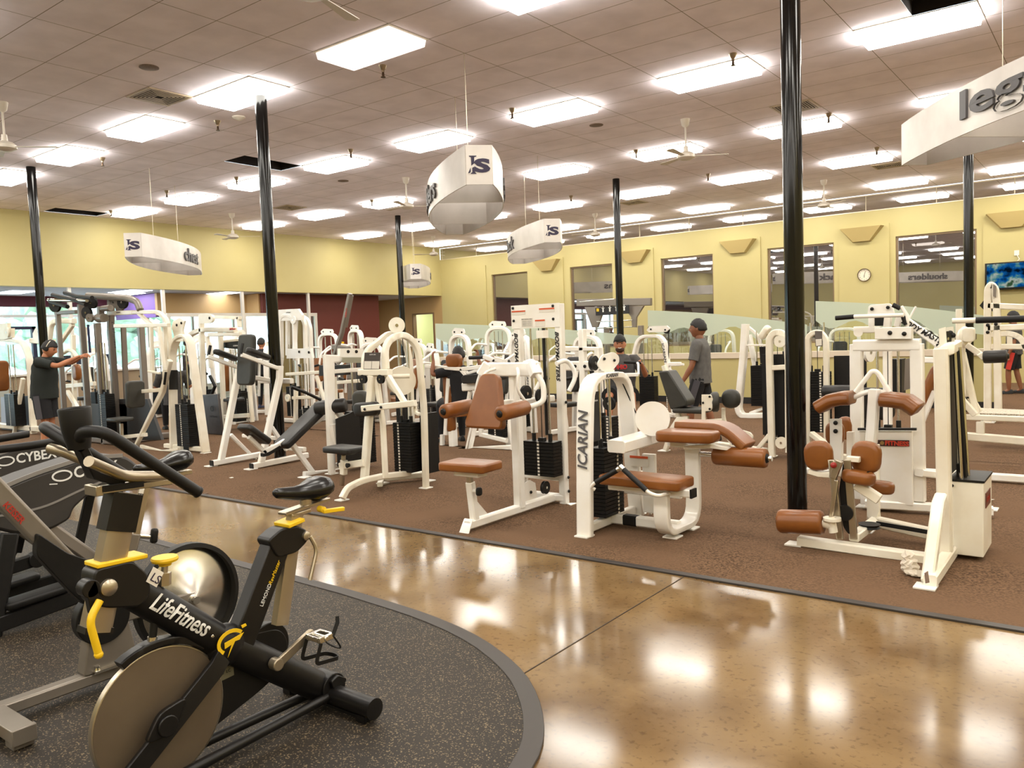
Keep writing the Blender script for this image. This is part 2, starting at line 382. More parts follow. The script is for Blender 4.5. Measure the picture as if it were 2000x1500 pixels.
# red, tan and purple partitions of the lobby
XP = -14.75
g = MB(); g.bb(XP-.12, XP, 11.35, 14.25, 0, ZS-.01); g.bb(XP-.12, XP, 9.45, 11.35, 2.5, ZS-.01); struct('wall_lobby_red', g, REDW, smooth=0)
g = MB(); g.bb(XP-.12, XP, 14.25, YB, 0, ZS-.01)
g2 = g; bmesh.ops.delete(g.bm, geom=list(g.bm.verts), context='VERTS')
g = MB(); g.bb(-15.6, -15.48, 6.5, 9.45, 2.5, ZS-.01); g.bb(-15.6, -14.87, 9.4, 9.5, 2.5, ZS-.01); struct('wall_lobby_tan', g, TAN, smooth=0)
g = MB(); g.bb(XO, -15.6, 6.5, 6.6, 2.45, ZS-.01); struct('wall_lobby_purple', g, PURP, smooth=0)
# white aluminium storefront
ALU = mat('storefront_aluminium', (216, 212, 206), .35, .3)
g = MB(); xx = XP+.03
g.bb(xx-.05, xx+.05, 6.3, 11.45, 2.42, 2.52)
for y in (6.35, 7.35, 8.75, 9.75, 10.55, 11.4): g.bb(xx-.05, xx+.05, y-.045, y+.045, 0, 2.42)
sf = struct('window_9', g, ALU, smooth=0)
g = MB(); g.bb(xx-.005, xx+.005, 6.35, 11.4, .05, 2.42); g.make('window_pane', GLASS, sf, smooth=0)
for i, y in enumerate((1.2, 3.6, 6.0, 8.42, 10.8)):
    g = MB(); g.bb(XL-.12, XL-.04, y-.04, y+.04, 0, ZS); struct('trim_%d' % (10+i), g, ALU, smooth=0)
# glazed entrance front with a maroon header
g = MB(); g.bb(XO-.15, XO, YF, YB, 2.84, ZS); struct('wall_header', g, mat('maroon_header_paint', (92, 30, 44), .6), smooth=0)
g = MB(); g.bb(XO-.15, XO, 12.2, YB, 0, 2.84); g.bb(XO-.15, XO, YF, -7, 0, 2.84); struct('wall_entrance', g, TAN, smooth=0)
g = MB()
for k in range(13): y = 12.-k*1.5; g.bb(XO-.1, XO-.02, y-.04, y+.04, .0, 2.84)
g.bb(XO-.1, XO-.02, -7, 12.2, 2.55, 2.62); g.bb(XO-.1, XO-.02, -7, 12.2, 0, .35)
wf = struct('window_10', g, ALU, smooth=0)
g = MB(); g.bb(XO-.065, XO-.055, -7, 12.2, .35, 2.84); g.make('window_pane', GLASS, wf, smooth=0)
g = MB()
for k in range(4): g.bb(XO-.12, XO-.0, 4.2-k*1.0-.05, 4.2-k*1.0+.05, 0, 2.3)
g.bb(XO-.12, XO, 1.15, 4.25, 2.22, 2.3); g.make('door_frame', mat('dark_bronze_frame', (40, 40, 60), .4, .5), wf, smooth=0)
# outside: pavement and foliage in daylight
g = MB(); g.bb(-60, XO-.16, -30, 40, -.2, -.05); struct('ground_outside', g, mat('pale_pavement', (206, 206, 200), .8), smooth=0)
LEAF = mottle(mat('sunlit_leaves', (150, 178, 154), .8), (198, 218, 204), 3.)
random.seed(4)
for k in range(9):
    y = -3+(k//2)*3.4; r = root('tree', (-24-(k%2)*5, y+(k%2)*1.7, -.05), 0, 'leafy green tree outside the lobby windows, %s' % ('nearest the entrance', 'behind the white arch machine', 'seen past the black column', 'left of the cable tower', 'behind the cable tower', 'right of the cable tower', 'behind the front desk', 'seen past the purple wall', 'farthest along the glazing')[k], 'tree', 'trees outside the entrance glazing')
    g = MB(); g.cone((0, 0, 0), (.1, 0, 2.2), .16, .1, 10); g.make('trunk', mat('bark', (96, 78, 62), .9), r)
    g = MB()
    for q in range(26): g.ball((random.uniform(-1, 1), random.uniform(-1, 1), 2.6+random.uniform(-1.5, 1.3)), .35+random.random()*.3, sub=1)
    for v in g.bm.verts: v.co += V((random.uniform(-.09, .09), random.uniform(-.09, .09), random.uniform(-.09, .09)))
    g.make('foliage', LEAF, r, smooth=0)
# ceiling lights on the regular grid
FRAME = mat('light_frame', (210, 202, 190), .5)
rows = {-11: 'behind', -5: 'front'}
def light_fix(loc, m, lab, grp):
    r = root('ceiling_light', loc, 0, lab, 'light', grp)
    g = MB(); a, b, t = U, U/2, .022
    for q in ((-a, a, -b, -b+t), (-a, a, b-t, b), (-a, -a+t, -b+t, b-t), (a-t, a, -b+t, b-t)): g.bb(q[0], q[1], q[2], q[3], -.012, .0)
    g.make('frame', FRAME, r, smooth=0); g = MB(); A = [g.bm.verts.new((x*(a-t), y*(b-t), -.012)) for x, y in ((-1, -1), (1, -1), (1, 1), (-1, 1))]
    B = [g.bm.verts.new((x*(a-t-.012), y*(b-t-.012), -.085)) for x, y in ((-1, -1), (1, -1), (1, 1), (-1, 1))]   # lens depth added so its glowing sides brighten the ceiling
    for k in range(4): g.bm.faces.new((A[k], A[(k+1) % 4], B[(k+1) % 4], B[k]))
    g.bm.faces.new(B); g.make('diffuser', m, r, smooth=0); return r
cols = ['first', 'second', 'third', 'fourth', 'fifth', 'sixth', 'seventh', 'eighth', 'ninth', 'tenth', 'eleventh']
ords = {-5: 'first rearward', -11: 'second rearward', -17: 'third rearward', 1: 'nearest', 7: 'second', 13: 'third', 19: 'fourth', 25: 'farthest'}
proto = None
for j in (-17, -11, -5, 1, 7, 13, 19, 25):
    for n, i in enumerate((-22, -18, -14, -10, -6, -2, 2, 6, 10, 14, 18)):
        lab = 'fluorescent ceiling panel, %s row from the walkway, %s from the left wall' % (ords[j], cols[n])
        loc = ((i+1)*U, (j+.5)*U, ZC-.001)
        if (i, j) == (-2, 1): light_fix(loc, LITDIM, 'dim fluorescent panel with one lit tube, the only half-lit ceiling light', 'ceiling light panels'); continue
        if proto is None: proto = light_fix(loc, LIT, lab, 'ceiling light panels')
        else: dup(proto, loc, label=lab)
for n, (x, y) in enumerate([(-16.3, 3.2), (-16.3, 6.0), (-15.2, 5.6), (-16.3, .2), (-15.2, 8.4), (-16.3, 10.5), (-16, 14.)]):
    g = MB(); g.bb(-.6, .6, -.3, .3, -.01, 0); o = g.make('ceiling_light', LITW, smooth=0); o.location = (x, y, ZS-.002)
    tag(o, 'lobby ceiling light panel, number %s along the lobby from the entrance' % cols[n], 'light', 'lobby ceiling lights')
# columns
CX = [(-9.35, .9, 'left edge'), (-2.80, 1.03, 'left centre, between the dip station and the arch machine'), (-9.35, 9.98, 'middle far'), (-2.66, 9.96, 'centre far'), (4.02, .99, 'large right foreground'), (4.03, 10.0, 'right far')]
labs = ['black steel column beside the man in headphones', 'tall black steel column behind the vertical knee raise pads', 'slender far black column behind the seated row machine', 'far black column behind the half wall, left of the standing man', 'nearest black steel column in front of the white weight stacks', 'far right black column beside the television']
for (x, y, _), lb in zip(CX, labs):
    r = root('column', (x, y, .008), 0, lb, 'column', 'black steel columns')
    g = MB(); g.cone((0, 0, 0), (0, 0, ZC-.01), .076, n=32); g.make('shaft', BLK, r)
    g = MB(); g.cone((0, 0, 0), (0, 0, .012), .1, n=24); g.make('base_collar', BLKM, r)
# ------------------------------------------------------------------ cardio row (local x forward, y towards the walkway, z up)
def saddle(name, parent, p, tilt=0., L=.27, W=.17):
    """bicycle saddle: nose towards +x"""
    g = MB(); secs = []; n = 14
    prof = [(.5, .014, .02), (.45, .026, .04), (.3, .034, .05), (.12, .046, .056), (-.06, .066, .07), (-.2, .1, .088), (-.34, .12, .1), (-.45, .105, .085), (-.5, .055, .05)]
    rings = []
    for (u, hw, th) in prof:
        cx = u*L; hw = hw*W/.236; top = .03*(abs(u-.0)**1.5)*1.6; rings.append([g.bm.verts.new(V((cx, hw*cos(2*pi*k/n), top+th*.55*(sin(2*pi*k/n) if sin(2*pi*k/n) > 0 else .9*sin(2*pi*k/n)) - .012*exp_(hw, cos(2*pi*k/n))))) for k in range(n)])
    for A, B in zip(rings, rings[1:]):
        for k in range(n): g.bm.faces.new((A[k], A[(k+1) % n], B[(k+1) % n], B[k]))
    g.bm.faces.new(rings[0][::-1]); g.bm.faces.new(rings[-1])
    M = Matrix.Translation(V(p)) @ Matrix.Rotation(rad(tilt), 4, 'Y'); bmesh.ops.transform(g.bm, matrix=M, verts=g.bm.verts)
    return g.make(name, mat('saddle_vinyl', (12, 11, 11), .26), parent, smooth=70)
def exp_(hw, c): return 0. if abs(c) > .35 else (1-abs(c)/.35)*min(1, hw*12)
BRASS = mat('champagne_aluminium', (168, 156, 136), .34, .8)
BK = mottle(mat('black_bike_frame', (14, 12, 12), .4, spec=.4), (19, 17, 16), 9.)
FLY = mottle(mat('flywheel_face', (112, 98, 80), .5, .35), (100, 86, 70), 3.)
def life_bike():
    r = root('exercise_bike', (3.35, -3.3, .012), -90, 'black indoor cycling bike with yellow levers and large flywheel, nearest on the rubber floor', 'exercise bike')
    g = MB(); B8 = lambda w, h: None
    g.sweep(fillet([(.04, 0, .095), (.49, 0, .44), (.88, 0, .79)], .1), [(.043*cos(t*pi/6), .062*sin(t*pi/6)) for t in range(12)], (0, 1, 0))
    g.sweep([(.42, 0, .42), (.36, 0, .52), (.225, 0, .76)], [(-.034, -.052), (.034, -.052), (.034, .052), (-.034, .052)], (0, 1, 0))
    g.ball((.48, 0, .43), .085, (1, .62, 1), 3)
    g.plate([(.29, 0, .80), (.245, 0, .72), (.15, 0, .72), (.09, 0, .755), (.09, 0, .80), (.14, 0, .83), (.22, 0, .835)], (0, 1, 0), .085, .02)
    g.plate([(.97, 0, .86), (.985, 0, .75), (.94, 0, .72), (.82, 0, .69), (.78, 0, .73), (.79, 0, .80), (.84, 0, .86)], (0, 1, 0), .095, .025)
    g.make('frame', BK, r, smooth=35, bevel=.006)
    for s in (1, -1):
        g = MB(); g.bar([(.52, s*.045, .41), (.56, s*.062, .38), (1.02, s*.07, .045)], .02, .075, (0, 1, 0)); g.plate([(.69, s*.075, .33), (.8, s*.075, .31), (.86, s*.075, .22), (.75, s*.075, .22)], (0, 1, 0), .022, .03)
        g.cone((.775, s*.075, .255), (.775, s*.095, .255), .038); g.make('fork_leg', BK, r, bevel=.004)
        g = MB(); g.tube([(.0, s*.045, .06), (1.03, s*.085, .045)], .02); g.make('base_tube', BK, r)
    g = MB(); g.tube([(-.0, -.29, .058), (-.0, .29, .058)], .043, 24); g.lathe([(.0, 0), (.045, 0), (.045, .012), (.0, .016)], (0, .29, .058), (0, 1, 0)); g.bb(-.035, .035, .22, .27, 0, .03); g.bb(-.035, .035, -.27, -.22, 0, .03); g.bb(-.03, .03, -.24, .24, .012, .024); g.make('rear_stabilizer', BK, r)
    g = MB(); g.tube([(1.04, -.25, .05), (1.04, .25, .05)], .035, 20); g.bb(1.0, 1.07, .19, .24, 0, .03); g.bb(1.0, 1.07, -.24, -.19, 0, .03); g.make('front_stabilizer', BK, r)
    g = MB(); g.cone((.0, -.052, .09), (0, .052, .09), .062, n=20); g.plate([(.03, .04, .13), (-.01, .04, .145), (-.055, .04, .115), (-.05, .04, .1), (.02, .04, .09)], (0, 1, 0), .06, .01); g.make('clamp', BK, r, bevel=.003)
    g = MB(); g.lathe([(.0, -.011), (.243, -.011), (.247, -.006), (.247, .006), (.243, .011), (.0, .011)], (.755, 0, .262), (0, 1, 0), 64); fw = g.make('flywheel', FLY, r, smooth=25)
    g = MB(); g.lathe([(.247, -.012), (.2495, -.01), (.2495, .01), (.247, .012), (.244, .012), (.244, -.012)], (.755, 0, .262), (0, 1, 0), 64, True); g.make('rim', STEEL, fw)
    # guard over the wheel
    g = MB(); c = V((.755, 0, .262)); g.bar([c+V((cos(a)*.272, 0, sin(a)*.272)) for a in [rad(38+i*8) for i in range(13)]][::-1] and [c+V((sin(rad(-36+i*6))*-.268, 0, cos(rad(-36+i*6))*.268)) for i in range(1, 14)][::-1], .05, .03, (0, 1, 0)); gd = g.make('wheel_guard', BK, r, bevel=.003)
    # chain guard with the sprocket disc and data plate
    g = MB(); g.plate([(.34, -.05, .42), (.2, -.05, .40), (.16, -.05, .33), (.2, -.05, .22), (.32, -.05, .17), (.7, -.05, .06), (.8, -.05, .1), (.78, -.05, .3), (.6, -.05, .39)], (0, 1, 0), .035, .05)
    g.cone((.255, -.075, .34), (.255, -.035, .34), .098, n=40); cg = g.make('chain_guard', BK, r, bevel=.004)
    g = MB(); g.plate([(.515, -.03, .34), (.43, -.03, .345), (.43, -.03, .285), (.515, -.03, .28)], (0, 1, 0), .003); g.make('data_plate', mat('data_plate', (120, 116, 96), .5), cg)
    lettering('data_text', 'CE  LC', LETB, cg, frame((.47, -.027, .312), (-1, 0, 0), (0, 0, 1)), w=.05, thick=.001)
    # crank, pedal, toe strap
    for s, ang in ((1, 28), (-1, 208)):
        q = V((.3, s*.075, .305)); e = q+V((-cos(rad(ang))*.172, s*.02, sin(rad(ang))*.172))
        g = MB(); g.sweep([q, e], [(-.008, -.019), (.008, -.019), (.008, .019), (-.008, .019)], (0, 1, 0)); g.cone(q-V((0, s*.03, 0)), q+V((0, s*.012, 0)), .025); g.cone(e-V((0, s*.008, 0)), e+V((0, s*.01, 0)), .018)
        cr = g.make('crank', BRASS, r, bevel=.004)
        g = MB(); p = e+V((0, s*.06, .0)); g.bb(p.x-.04, p.x+.035, p.y-.045, p.y-.03, p.z-.012, p.z+.012); g.bb(p.x-.04, p.x+.035, p.y+.03, p.y+.045, p.z-.012, p.z+.012); g.bb(p.x-.04, p.x-.028, p.y-.03, p.y+.03, p.z-.012, p.z+.012); g.bb(p.x+.025, p.x+.035, p.y-.03, p.y+.03, p.z-.01, p.z+.01); g.cone(p-V((0, .06, 0)), p+V((0, .05, 0)), .011)
        pd = g.make('pedal', CHROME, r, bevel=.002)
        g = MB(); g.sweep(fillet([p+V((.03, -.045, -.01)), p+V((.06, -.045, -.085)), p+V((-.06, -.045, -.10)), p+V((-.07, 0, -.1)), p+V((-.06, .045, -.1)), p+V((.06, .045, -.085)), p+V((.03, .045, -.01))], .02), [(-.002, -.008), (.002, -.008), (.002, .008), (-.002, .008)]); g.tube(fillet([p+V((-.035, -.045, 0)), p+V((-.07, -.05, -.06)), p+V((-.09, 0, -.08)), p+V((-.07, .05, -.06)), p+V((-.035, .045, 0))], .03), .004, 6); g.sweep([p+V((-.03, .045, .0)), p+V((-.055, .05, .05)), p+V((-.06, .045, .075))], [(-.001, -.008), (.001, -.008), (.001, .008), (-.001, .008)]); g.make('toe_strap', RUB, pd)
    # seat post, slider, saddle
    g = MB(); g.sweep([(.225, 0, .43), (.118, 0, .875)], [(-.018, -.03), (.018, -.03), (.022, -.015), (.022, .015), (.018, .03), (-.018, .03), (-.022, .015), (-.022, -.015)], (0, 1, 0)); g.make('seat_post', BRASS, r)
    g = MB(); g.sweep([(.19, 0, .838), (.11, 0, .85)], [(-.052, -.008), (.052, -.008), (.052, .008), (-.052, .008)], (0, 1, 0)); g.make('post_collar', YEL, r, bevel=.003)
    g = MB(); g.bar([(.185, 0, .885), (-.05, 0, .905)], .055, .014, (0, 1, 0)); g.bar([(.15, 0, .868), (.05, 0, .875)], .04, .018, (0, 1, 0)); g.cone((.06, 0, .9), (.06, 0, .945), .026); sl = g.make('seat_slider', STEEL, r, bevel=.003)
    saddle('saddle', r, (.085, 0, .955), -2)
    g = MB(); g.cone((.01, .02, .875), (.01, .055, .872), .014); g.bar([(.02, .06, .868), (-.08, .075, .862)], .018, .02, (0, 0, 1)); g.make('slider_lever', YEL, r, bevel=.003)
    g = MB(); g.tube(fillet([(.09, .055, .775), (.07, .07, .72), (.12, .075, .6)], .03), .009, 8); g.lathe([(0, 0), (.02, 0), (.018, .01), (.01, .014), (0, .014)], (.105, .044, .78), (0, 1, 0), 16); g.make('post_lever', STEEL, r)
    # handlebar post, its collar, lever and carriage
    g = MB(); g.sweep([(.96, 0, .64), (.83, 0, 1.09)], [(-.026, -.044), (.026, -.044), (.034, -.03), (.034, .03), (.026, .044), (-.026, .044), (-.034, .03), (-.034, -.03)], (0, 1, 0)); g.make('handlebar_post', BRASS, r, smooth=30)
    g = MB(); g.sweep([(.868, 0, .965), (.832, 0, 1.09)], [(-.036, -.052), (.036, -.052), (.042, 0), (.036, .052), (-.036, .052), (-.042, 0)], (0, 1, 0)); g.make('post_sleeve', BK, r, smooth=20); g = MB(); g.sweep([(.962, 0, .635), (.956, 0, .655)], [(-.03, -.048), (.03, -.048), (.03, .048), (-.03, .048)], (0, 1, 0)); g.make('post_end_cap', BK, r)
    g = MB(); g.sweep([(.96, 0, .868), (.785, 0, .862)], [(-.048, -.008), (.048, -.008), (.048, .008), (-.048, .008)], (0, 1, 0)); g.make('post_collar', YEL, r, bevel=.004)
    g = MB(); g.lathe([(0, 0), (.03, 0), (.028, .012), (.014, .02), (0, .021)], (.93, .046, .79), (0, 1, 0), 20); g.make('pivot_bolt', STEEL, r)
    g = MB(); g.plate([(1.0, .035, .79), (.97, .035, .83), (.95, .035, .74), (.99, .035, .71)], (0, 1, 0), .03, .01); g.cone((.985, .0, .8), (.985, .05, .8), .03); g.make('clamp', BK, r, bevel=.004)
    g = MB(); g.tube(fillet([(.97, .07, .76), (1.015, .085, .71), (.995, .09, .59)], .03), .013, 10); g.ball((.995, .09, .59), .015); g.make('post_lever', YEL, r)
    g = MB(); g.bar([(.93, 0, 1.115), (.67, 0, 1.105)], .075, .022, (0, 1, 0)); g.bb(.92, .945, -.042, .042, 1.1, 1.135); g.make('handlebar_carriage', STEEL, r, bevel=.003)
    g = MB(); g.bar([(.925, .039, 1.122), (.78, .039, 1.117)], .006, .022, (0, 1, 0)); g.make('carriage_slot', BLKM, r)
    g = MB(); g.pad((.795, 0, 1.135), (.045, .04, .022), r=.008); g.make('slider_knob', YEL, r)
    # bars
    g = MB(); g.tube(fillet([(.68, .0, 1.125), (.84, .0, 1.15), (.98, -.1, 1.25), (1.0, -.15, 1.26)], .05), .018, 12); g.tube(fillet([(.68, .02, 1.125), (.84, .04, 1.15), (1.02, .17, 1.24)], .05), .018, 12); g.make('handlebar', BRASS, r)
    for s in (1, -1):
        g = MB(); g.tube(fillet([(.985, .03*s, 1.28), (1.02, .14*s, 1.335), (.98, .2*s, 1.33), (.68, .21*s, 1.085)], .05), .0195, 14); g.lathe([(0, 0), (.021, 0), (.021, .006), (0, .012)], (.68, .21*s, 1.085), (-.77, 0, -.63), 14); g.make('grip', RUB, r)
    g = MB(); g.lathe([(.034, -.06), (.045, 0), (.05, .07), (.048, .075), (.042, .07), (.04, .0), (.03, -.05)], (1.0, .06, 1.33), (.05, 0, 1), 20); g.bar([(.98, .03, 1.27), (.93, 0, 1.17), (.84, 0, 1.125)], .05, .03, (0, 1, 0)); g.make('bottle_holder', RUB, r)
    # resistance knob
    g = MB(); g.cone((.71, 0, .73), (.7, 0, .81), .012); g.cone((.71, 0, .73), (.706, 0, .775), .026, n=6); kn = g.make('resistance_shaft', STEEL, r)
    g = MB(); g.lathe([(0, 0), (.022, 0), (.024, .012), (.045, .016), (.048, .024), (.045, .032), (0, .034)], (.7, 0, .80), (0, 0, 1), 14); g.make('resistance_knob', YEL, r, smooth=30)
    g = MB(); g.tube([(.745, .0, .66), (.765, 0, .545)], .014, 10); br = g.make('brake_arm', RUB, r)
    g = MB(); g.cone((.764, 0, .556), (.768, 0, .53), .017, n=10); g.make('brake_spring', CHROME, br)
    # writing along the beam and on the tubes
    d = V((-.39, 0, -.33)).normalized(); up = V((-.65, 0, .76))
    o = V((.672, .058, .615)); lettering('brand_text', 'LifeFitness', LETW, r, frame(o, d, up), w=.265, h=.064, bold=.012, shear=.25, thick=.002, fn=lambda p: o+d*p.x+(up.normalized()*p.y)+V((0, -abs(p.y)*.25+p.z-.006, 0)))
    o2 = V((.31, .036, .585)); d2 = V((-.2, 0, .34)).normalized(); lettering('model_text', 'LEMOND', LETW, r, frame(o2, d2, V((-.86, 0, -.5)).cross(d2).cross(d2)*-1 if False else V((-.86, 0, -.5))*-1), w=.09, thick=.002)
    o3 = V((.262, .036, .665)); lettering('model_text', 'RevMaster', YEL, r, frame(o3, d2, V((.86, 0, .5))), w=.1, shear=.3, thick=.002)
    # the round emblem: an arc and a slanted stroke
    g = MB(); c = V((.485, .0545, .455)); arc = [c+V((.05*cos(rad(a)), .0, .034*sin(rad(a)))) for a in range(60, 300, 20)]
    arc = [c+V((-.055*cos(rad(a)), 0, .042*sin(rad(a)))) for a in range(35, 235, 15)]; g.sweep(arc, [(-.001, -.007), (.001, -.007), (.001, .007), (-.001, .007)], (0, 1, 0)); g.plate([c+V(q) for q in ((.03, 0, .005), (-.055, 0, .02), (-.035, 0, -.002), (-.015, 0, -.002), (.02, 0, -.055), (.0, 0, -.01), (.03, 0, -.018))], (0, 1, 0), .002)
    g.plate([c+V(q) for q in ((-.045, 0, .05), (-.065, 0, .052), (-.07, 0, .042), (-.05, 0, .038))], (0, 1, 0), .002); g.make('emblem', YEL, r, smooth=0)
    g = MB(); g.plate([(.80, .05, .775), (.765, .052, .745), (.735, .052, .79), (.77, .05, .82)][::-1], (0, 1, 0), .002); st = g.make('sticker', PAPER, r, smooth=0)
    lettering('logo', 'LS', LETN, st, frame((.765, .0535, .777), (-.7, 0, -.6), (-.6, 0, .7)), w=.035, thick=.001)
    for p in ((.53, .052, .40), (.56, .05, .5)):
        g = MB(); g.lathe([(0, 0), (.007, 0), (.005, .004), (0, .005)], p, (0, 1, 0), 10); g.make('bolt', CHROME, r)
    return r
life_bike()
def keiser_bike():
    r = root('exercise_bike', (2.28, -3.3, .012), -90, 'silver grey cycling bike with rear cone flywheel, second in the row behind the black one', 'exercise bike')
    KG = mottle(mat('keiser_grey_paint', (138, 130, 120), .38, .45), (124, 116, 106), 4.)
    g = MB(); g.bar([(-.28, 0, .06), (.98, 0, .06)], .07, .055, (0, 1, 0)); g.make('base_beam', KG, r, bevel=.005)
    for x in (.93, -.28):
        g = MB(); g.bb(x-.045, x+.045, -.27, .33, .03, .085); g.bb(x-.04, x+.04, .24, .32, 0, .03); g.bb(x-.04, x+.04, -.26, -.2, 0, .03); g.bb(x-.047, x+.047, .305, .335, .02, .088); fo = g.make('foot_bar', KG, r, bevel=.004)
        if x > 0:
            g = MB(); g.lathe([(0, -.014), (.03, -.014), (.034, 0), (.03, .014), (0, .014)], (x+.07, .16, .035), (0, 1, 0), 18); g.make('caster', mat('amber_wheel', (140, 104, 40), .4), fo)
    g = MB(); g.sweep(fillet([(.43, 0, .08), (.43, 0, .35)], 0), [(-.03, -.095), (.03, -.095), (.03, .095), (-.03, .095)], (0, 1, 0)); g.plate([(.56, 0, .085), (.3, 0, .085), (.34, 0, .3), (.39, 0, .5), (.47, 0, .5), (.52, 0, .3)], (0, 1, 0), .075, .02); g.make('pedestal', KG, r, bevel=.006)
    g = MB(); g.bb(.36, .52, -.06, .06, .088, .1)
    for x in (.385, .5): g.lathe([(0, 0), (.016, 0), (.012, .01), (.012, .02), (0, .022)], (x, .04, .1), (0, 0, 1), 12)
    g.make('bolt_plate', CHROME, r)
    g = MB(); g.bar([(.42, 0, .38), (.98, 0, 1.2)], .06, .085, (0, 1, 0)); g.make('front_arm', KG, r, bevel=.006)
    g = MB(); g.plate([(.72, .034, .80), (.66, .034, .74), (.6, .034, .68), (.5, .034, .62), (.42, .034, .5), (.4, .034, .38), (.47, .034, .33), (.6, .034, .5), (.73, .034, .7)], (0, 1, 0), .05, .02); g.cone((.46, .0, .34), (.46, .055, .34), .125, n=40); g.make('drive_cover', BLKM, r, bevel=.004)
    lettering('brand_text', 'KEISER', LETR, r, frame((.795, .032, .9), (-.56, 0, -.82), (-.82, 0, .56)), w=.115, bold=.02, thick=.002)
    g = MB(); g.bar([(.36, 0, .42), (.27, 0, .69)], .055, .062, (0, 1, 0)); g.make('seat_tube', KG, r, bevel=.005)
    g = MB(); g.bar([(.27, 0, .66), (.195, 0, .92)], .035, .045, (0, 1, 0)); sp = g.make('seat_post', STEEL, r, bevel=.003)
    g = MB(); g.bar([(.292, .019, .69), (.218, .019, .91)], .001, .024, (0, 1, 0)); g.make('scale_strip', PAPER, sp)
    lettering('scale_text', 'BCDEFGH', LETB, sp, frame((.256, .0205, .80), (.32, 0, -.95), (-.95, 0, -.32)), w=.17, thick=.001)
    g = MB(); g.bar([(.2, 0, .935), (-.05, 0, .945)], .04, .022, (0, 1, 0)); g.cone((.07, 0, .94), (.07, 0, .985), .024); g.make('seat_slider', STEEL, r, bevel=.003)
    saddle('saddle', r, (.1, 0, .995), 4, .29)
    g = MB(); g.cone((.24, .0, .67), (.19, 0, .655), .012); g.make('knob_shaft', CHROME, r); g = MB(); g.pad((.165, 0, .655), (.03, .035, .075), (0, -10, 0), .012); g.make('seat_knob', RUB, r)
    g = MB(); g.bar([(.36, 0, .3), (-.02, 0, .3)], .05, .05, (0, 1, 0)); g.make('rear_arm', KG, r, bevel=.004)
    g = MB(); g.lathe([(.262, -.03), (.285, -.025), (.285, .025), (.262, .03)], (-.01, -.03, .285), (0, 1, 0), 64, True); g.make('flywheel_tyre', RUB, r)
    STEELC = mat('spun_aluminium', (205, 200, 190), .22, 1.)
    N, K, b = nodes(STEELC); b.inputs['Anisotropic'].default_value = .85; tn = N.new('ShaderNodeTangent'); tn.direction_type = 'RADIAL'; tn.axis = 'Y'; K.new(tn.outputs[0], b.inputs['Tangent'])
    g = MB(); g.lathe([(0, .055), (.02, .055), (.03, .045), (.263, -.02), (.263, -.035), (0, -.04)], (0, 0, 0), (0, 1, 0), 64); fw = g.make('flywheel', STEELC, r, smooth=50); fw.location = (-.01, -.02, .285)
    g = MB(); g.cone((0, .05, 0), (0, .075, 0), .02); g.make('hub', CHROME, fw)
    g = MB(); q = V((.46, .06, .34)); e = q+V((.03, .02, .17)); g.bar([q, e], .014, .03, (0, 1, 0)); g.make('crank', CHROME, r, bevel=.003)
    g = MB(); p = e+V((.0, .05, .0)); g.bb(p.x-.05, p.x+.04, p.y-.04, p.y+.04, p.z-.008, p.z+.008); g.cone(e, p, .01); g.plate([(p.x+.045, p.y, p.z+.01), (p.x+.06, p.y, p.z-.03), (p.x+.02, p.y, p.z-.06)], (0, 1, 0), .05, .01); g.make('pedal', CHROME, r)
    g = MB(); g.tube(fillet([(.98, .0, 1.19), (.95, .1, 1.19), (.8, .21, 1.2), (.62, .22, 1.21)], .05), .017); g.tube(fillet([(.98, .0, 1.19), (.95, -.1, 1.19), (.8, -.21, 1.2), (.62, -.22, 1.21)], .05), .017); g.make('handlebar', RUB, r)
keiser_bike()
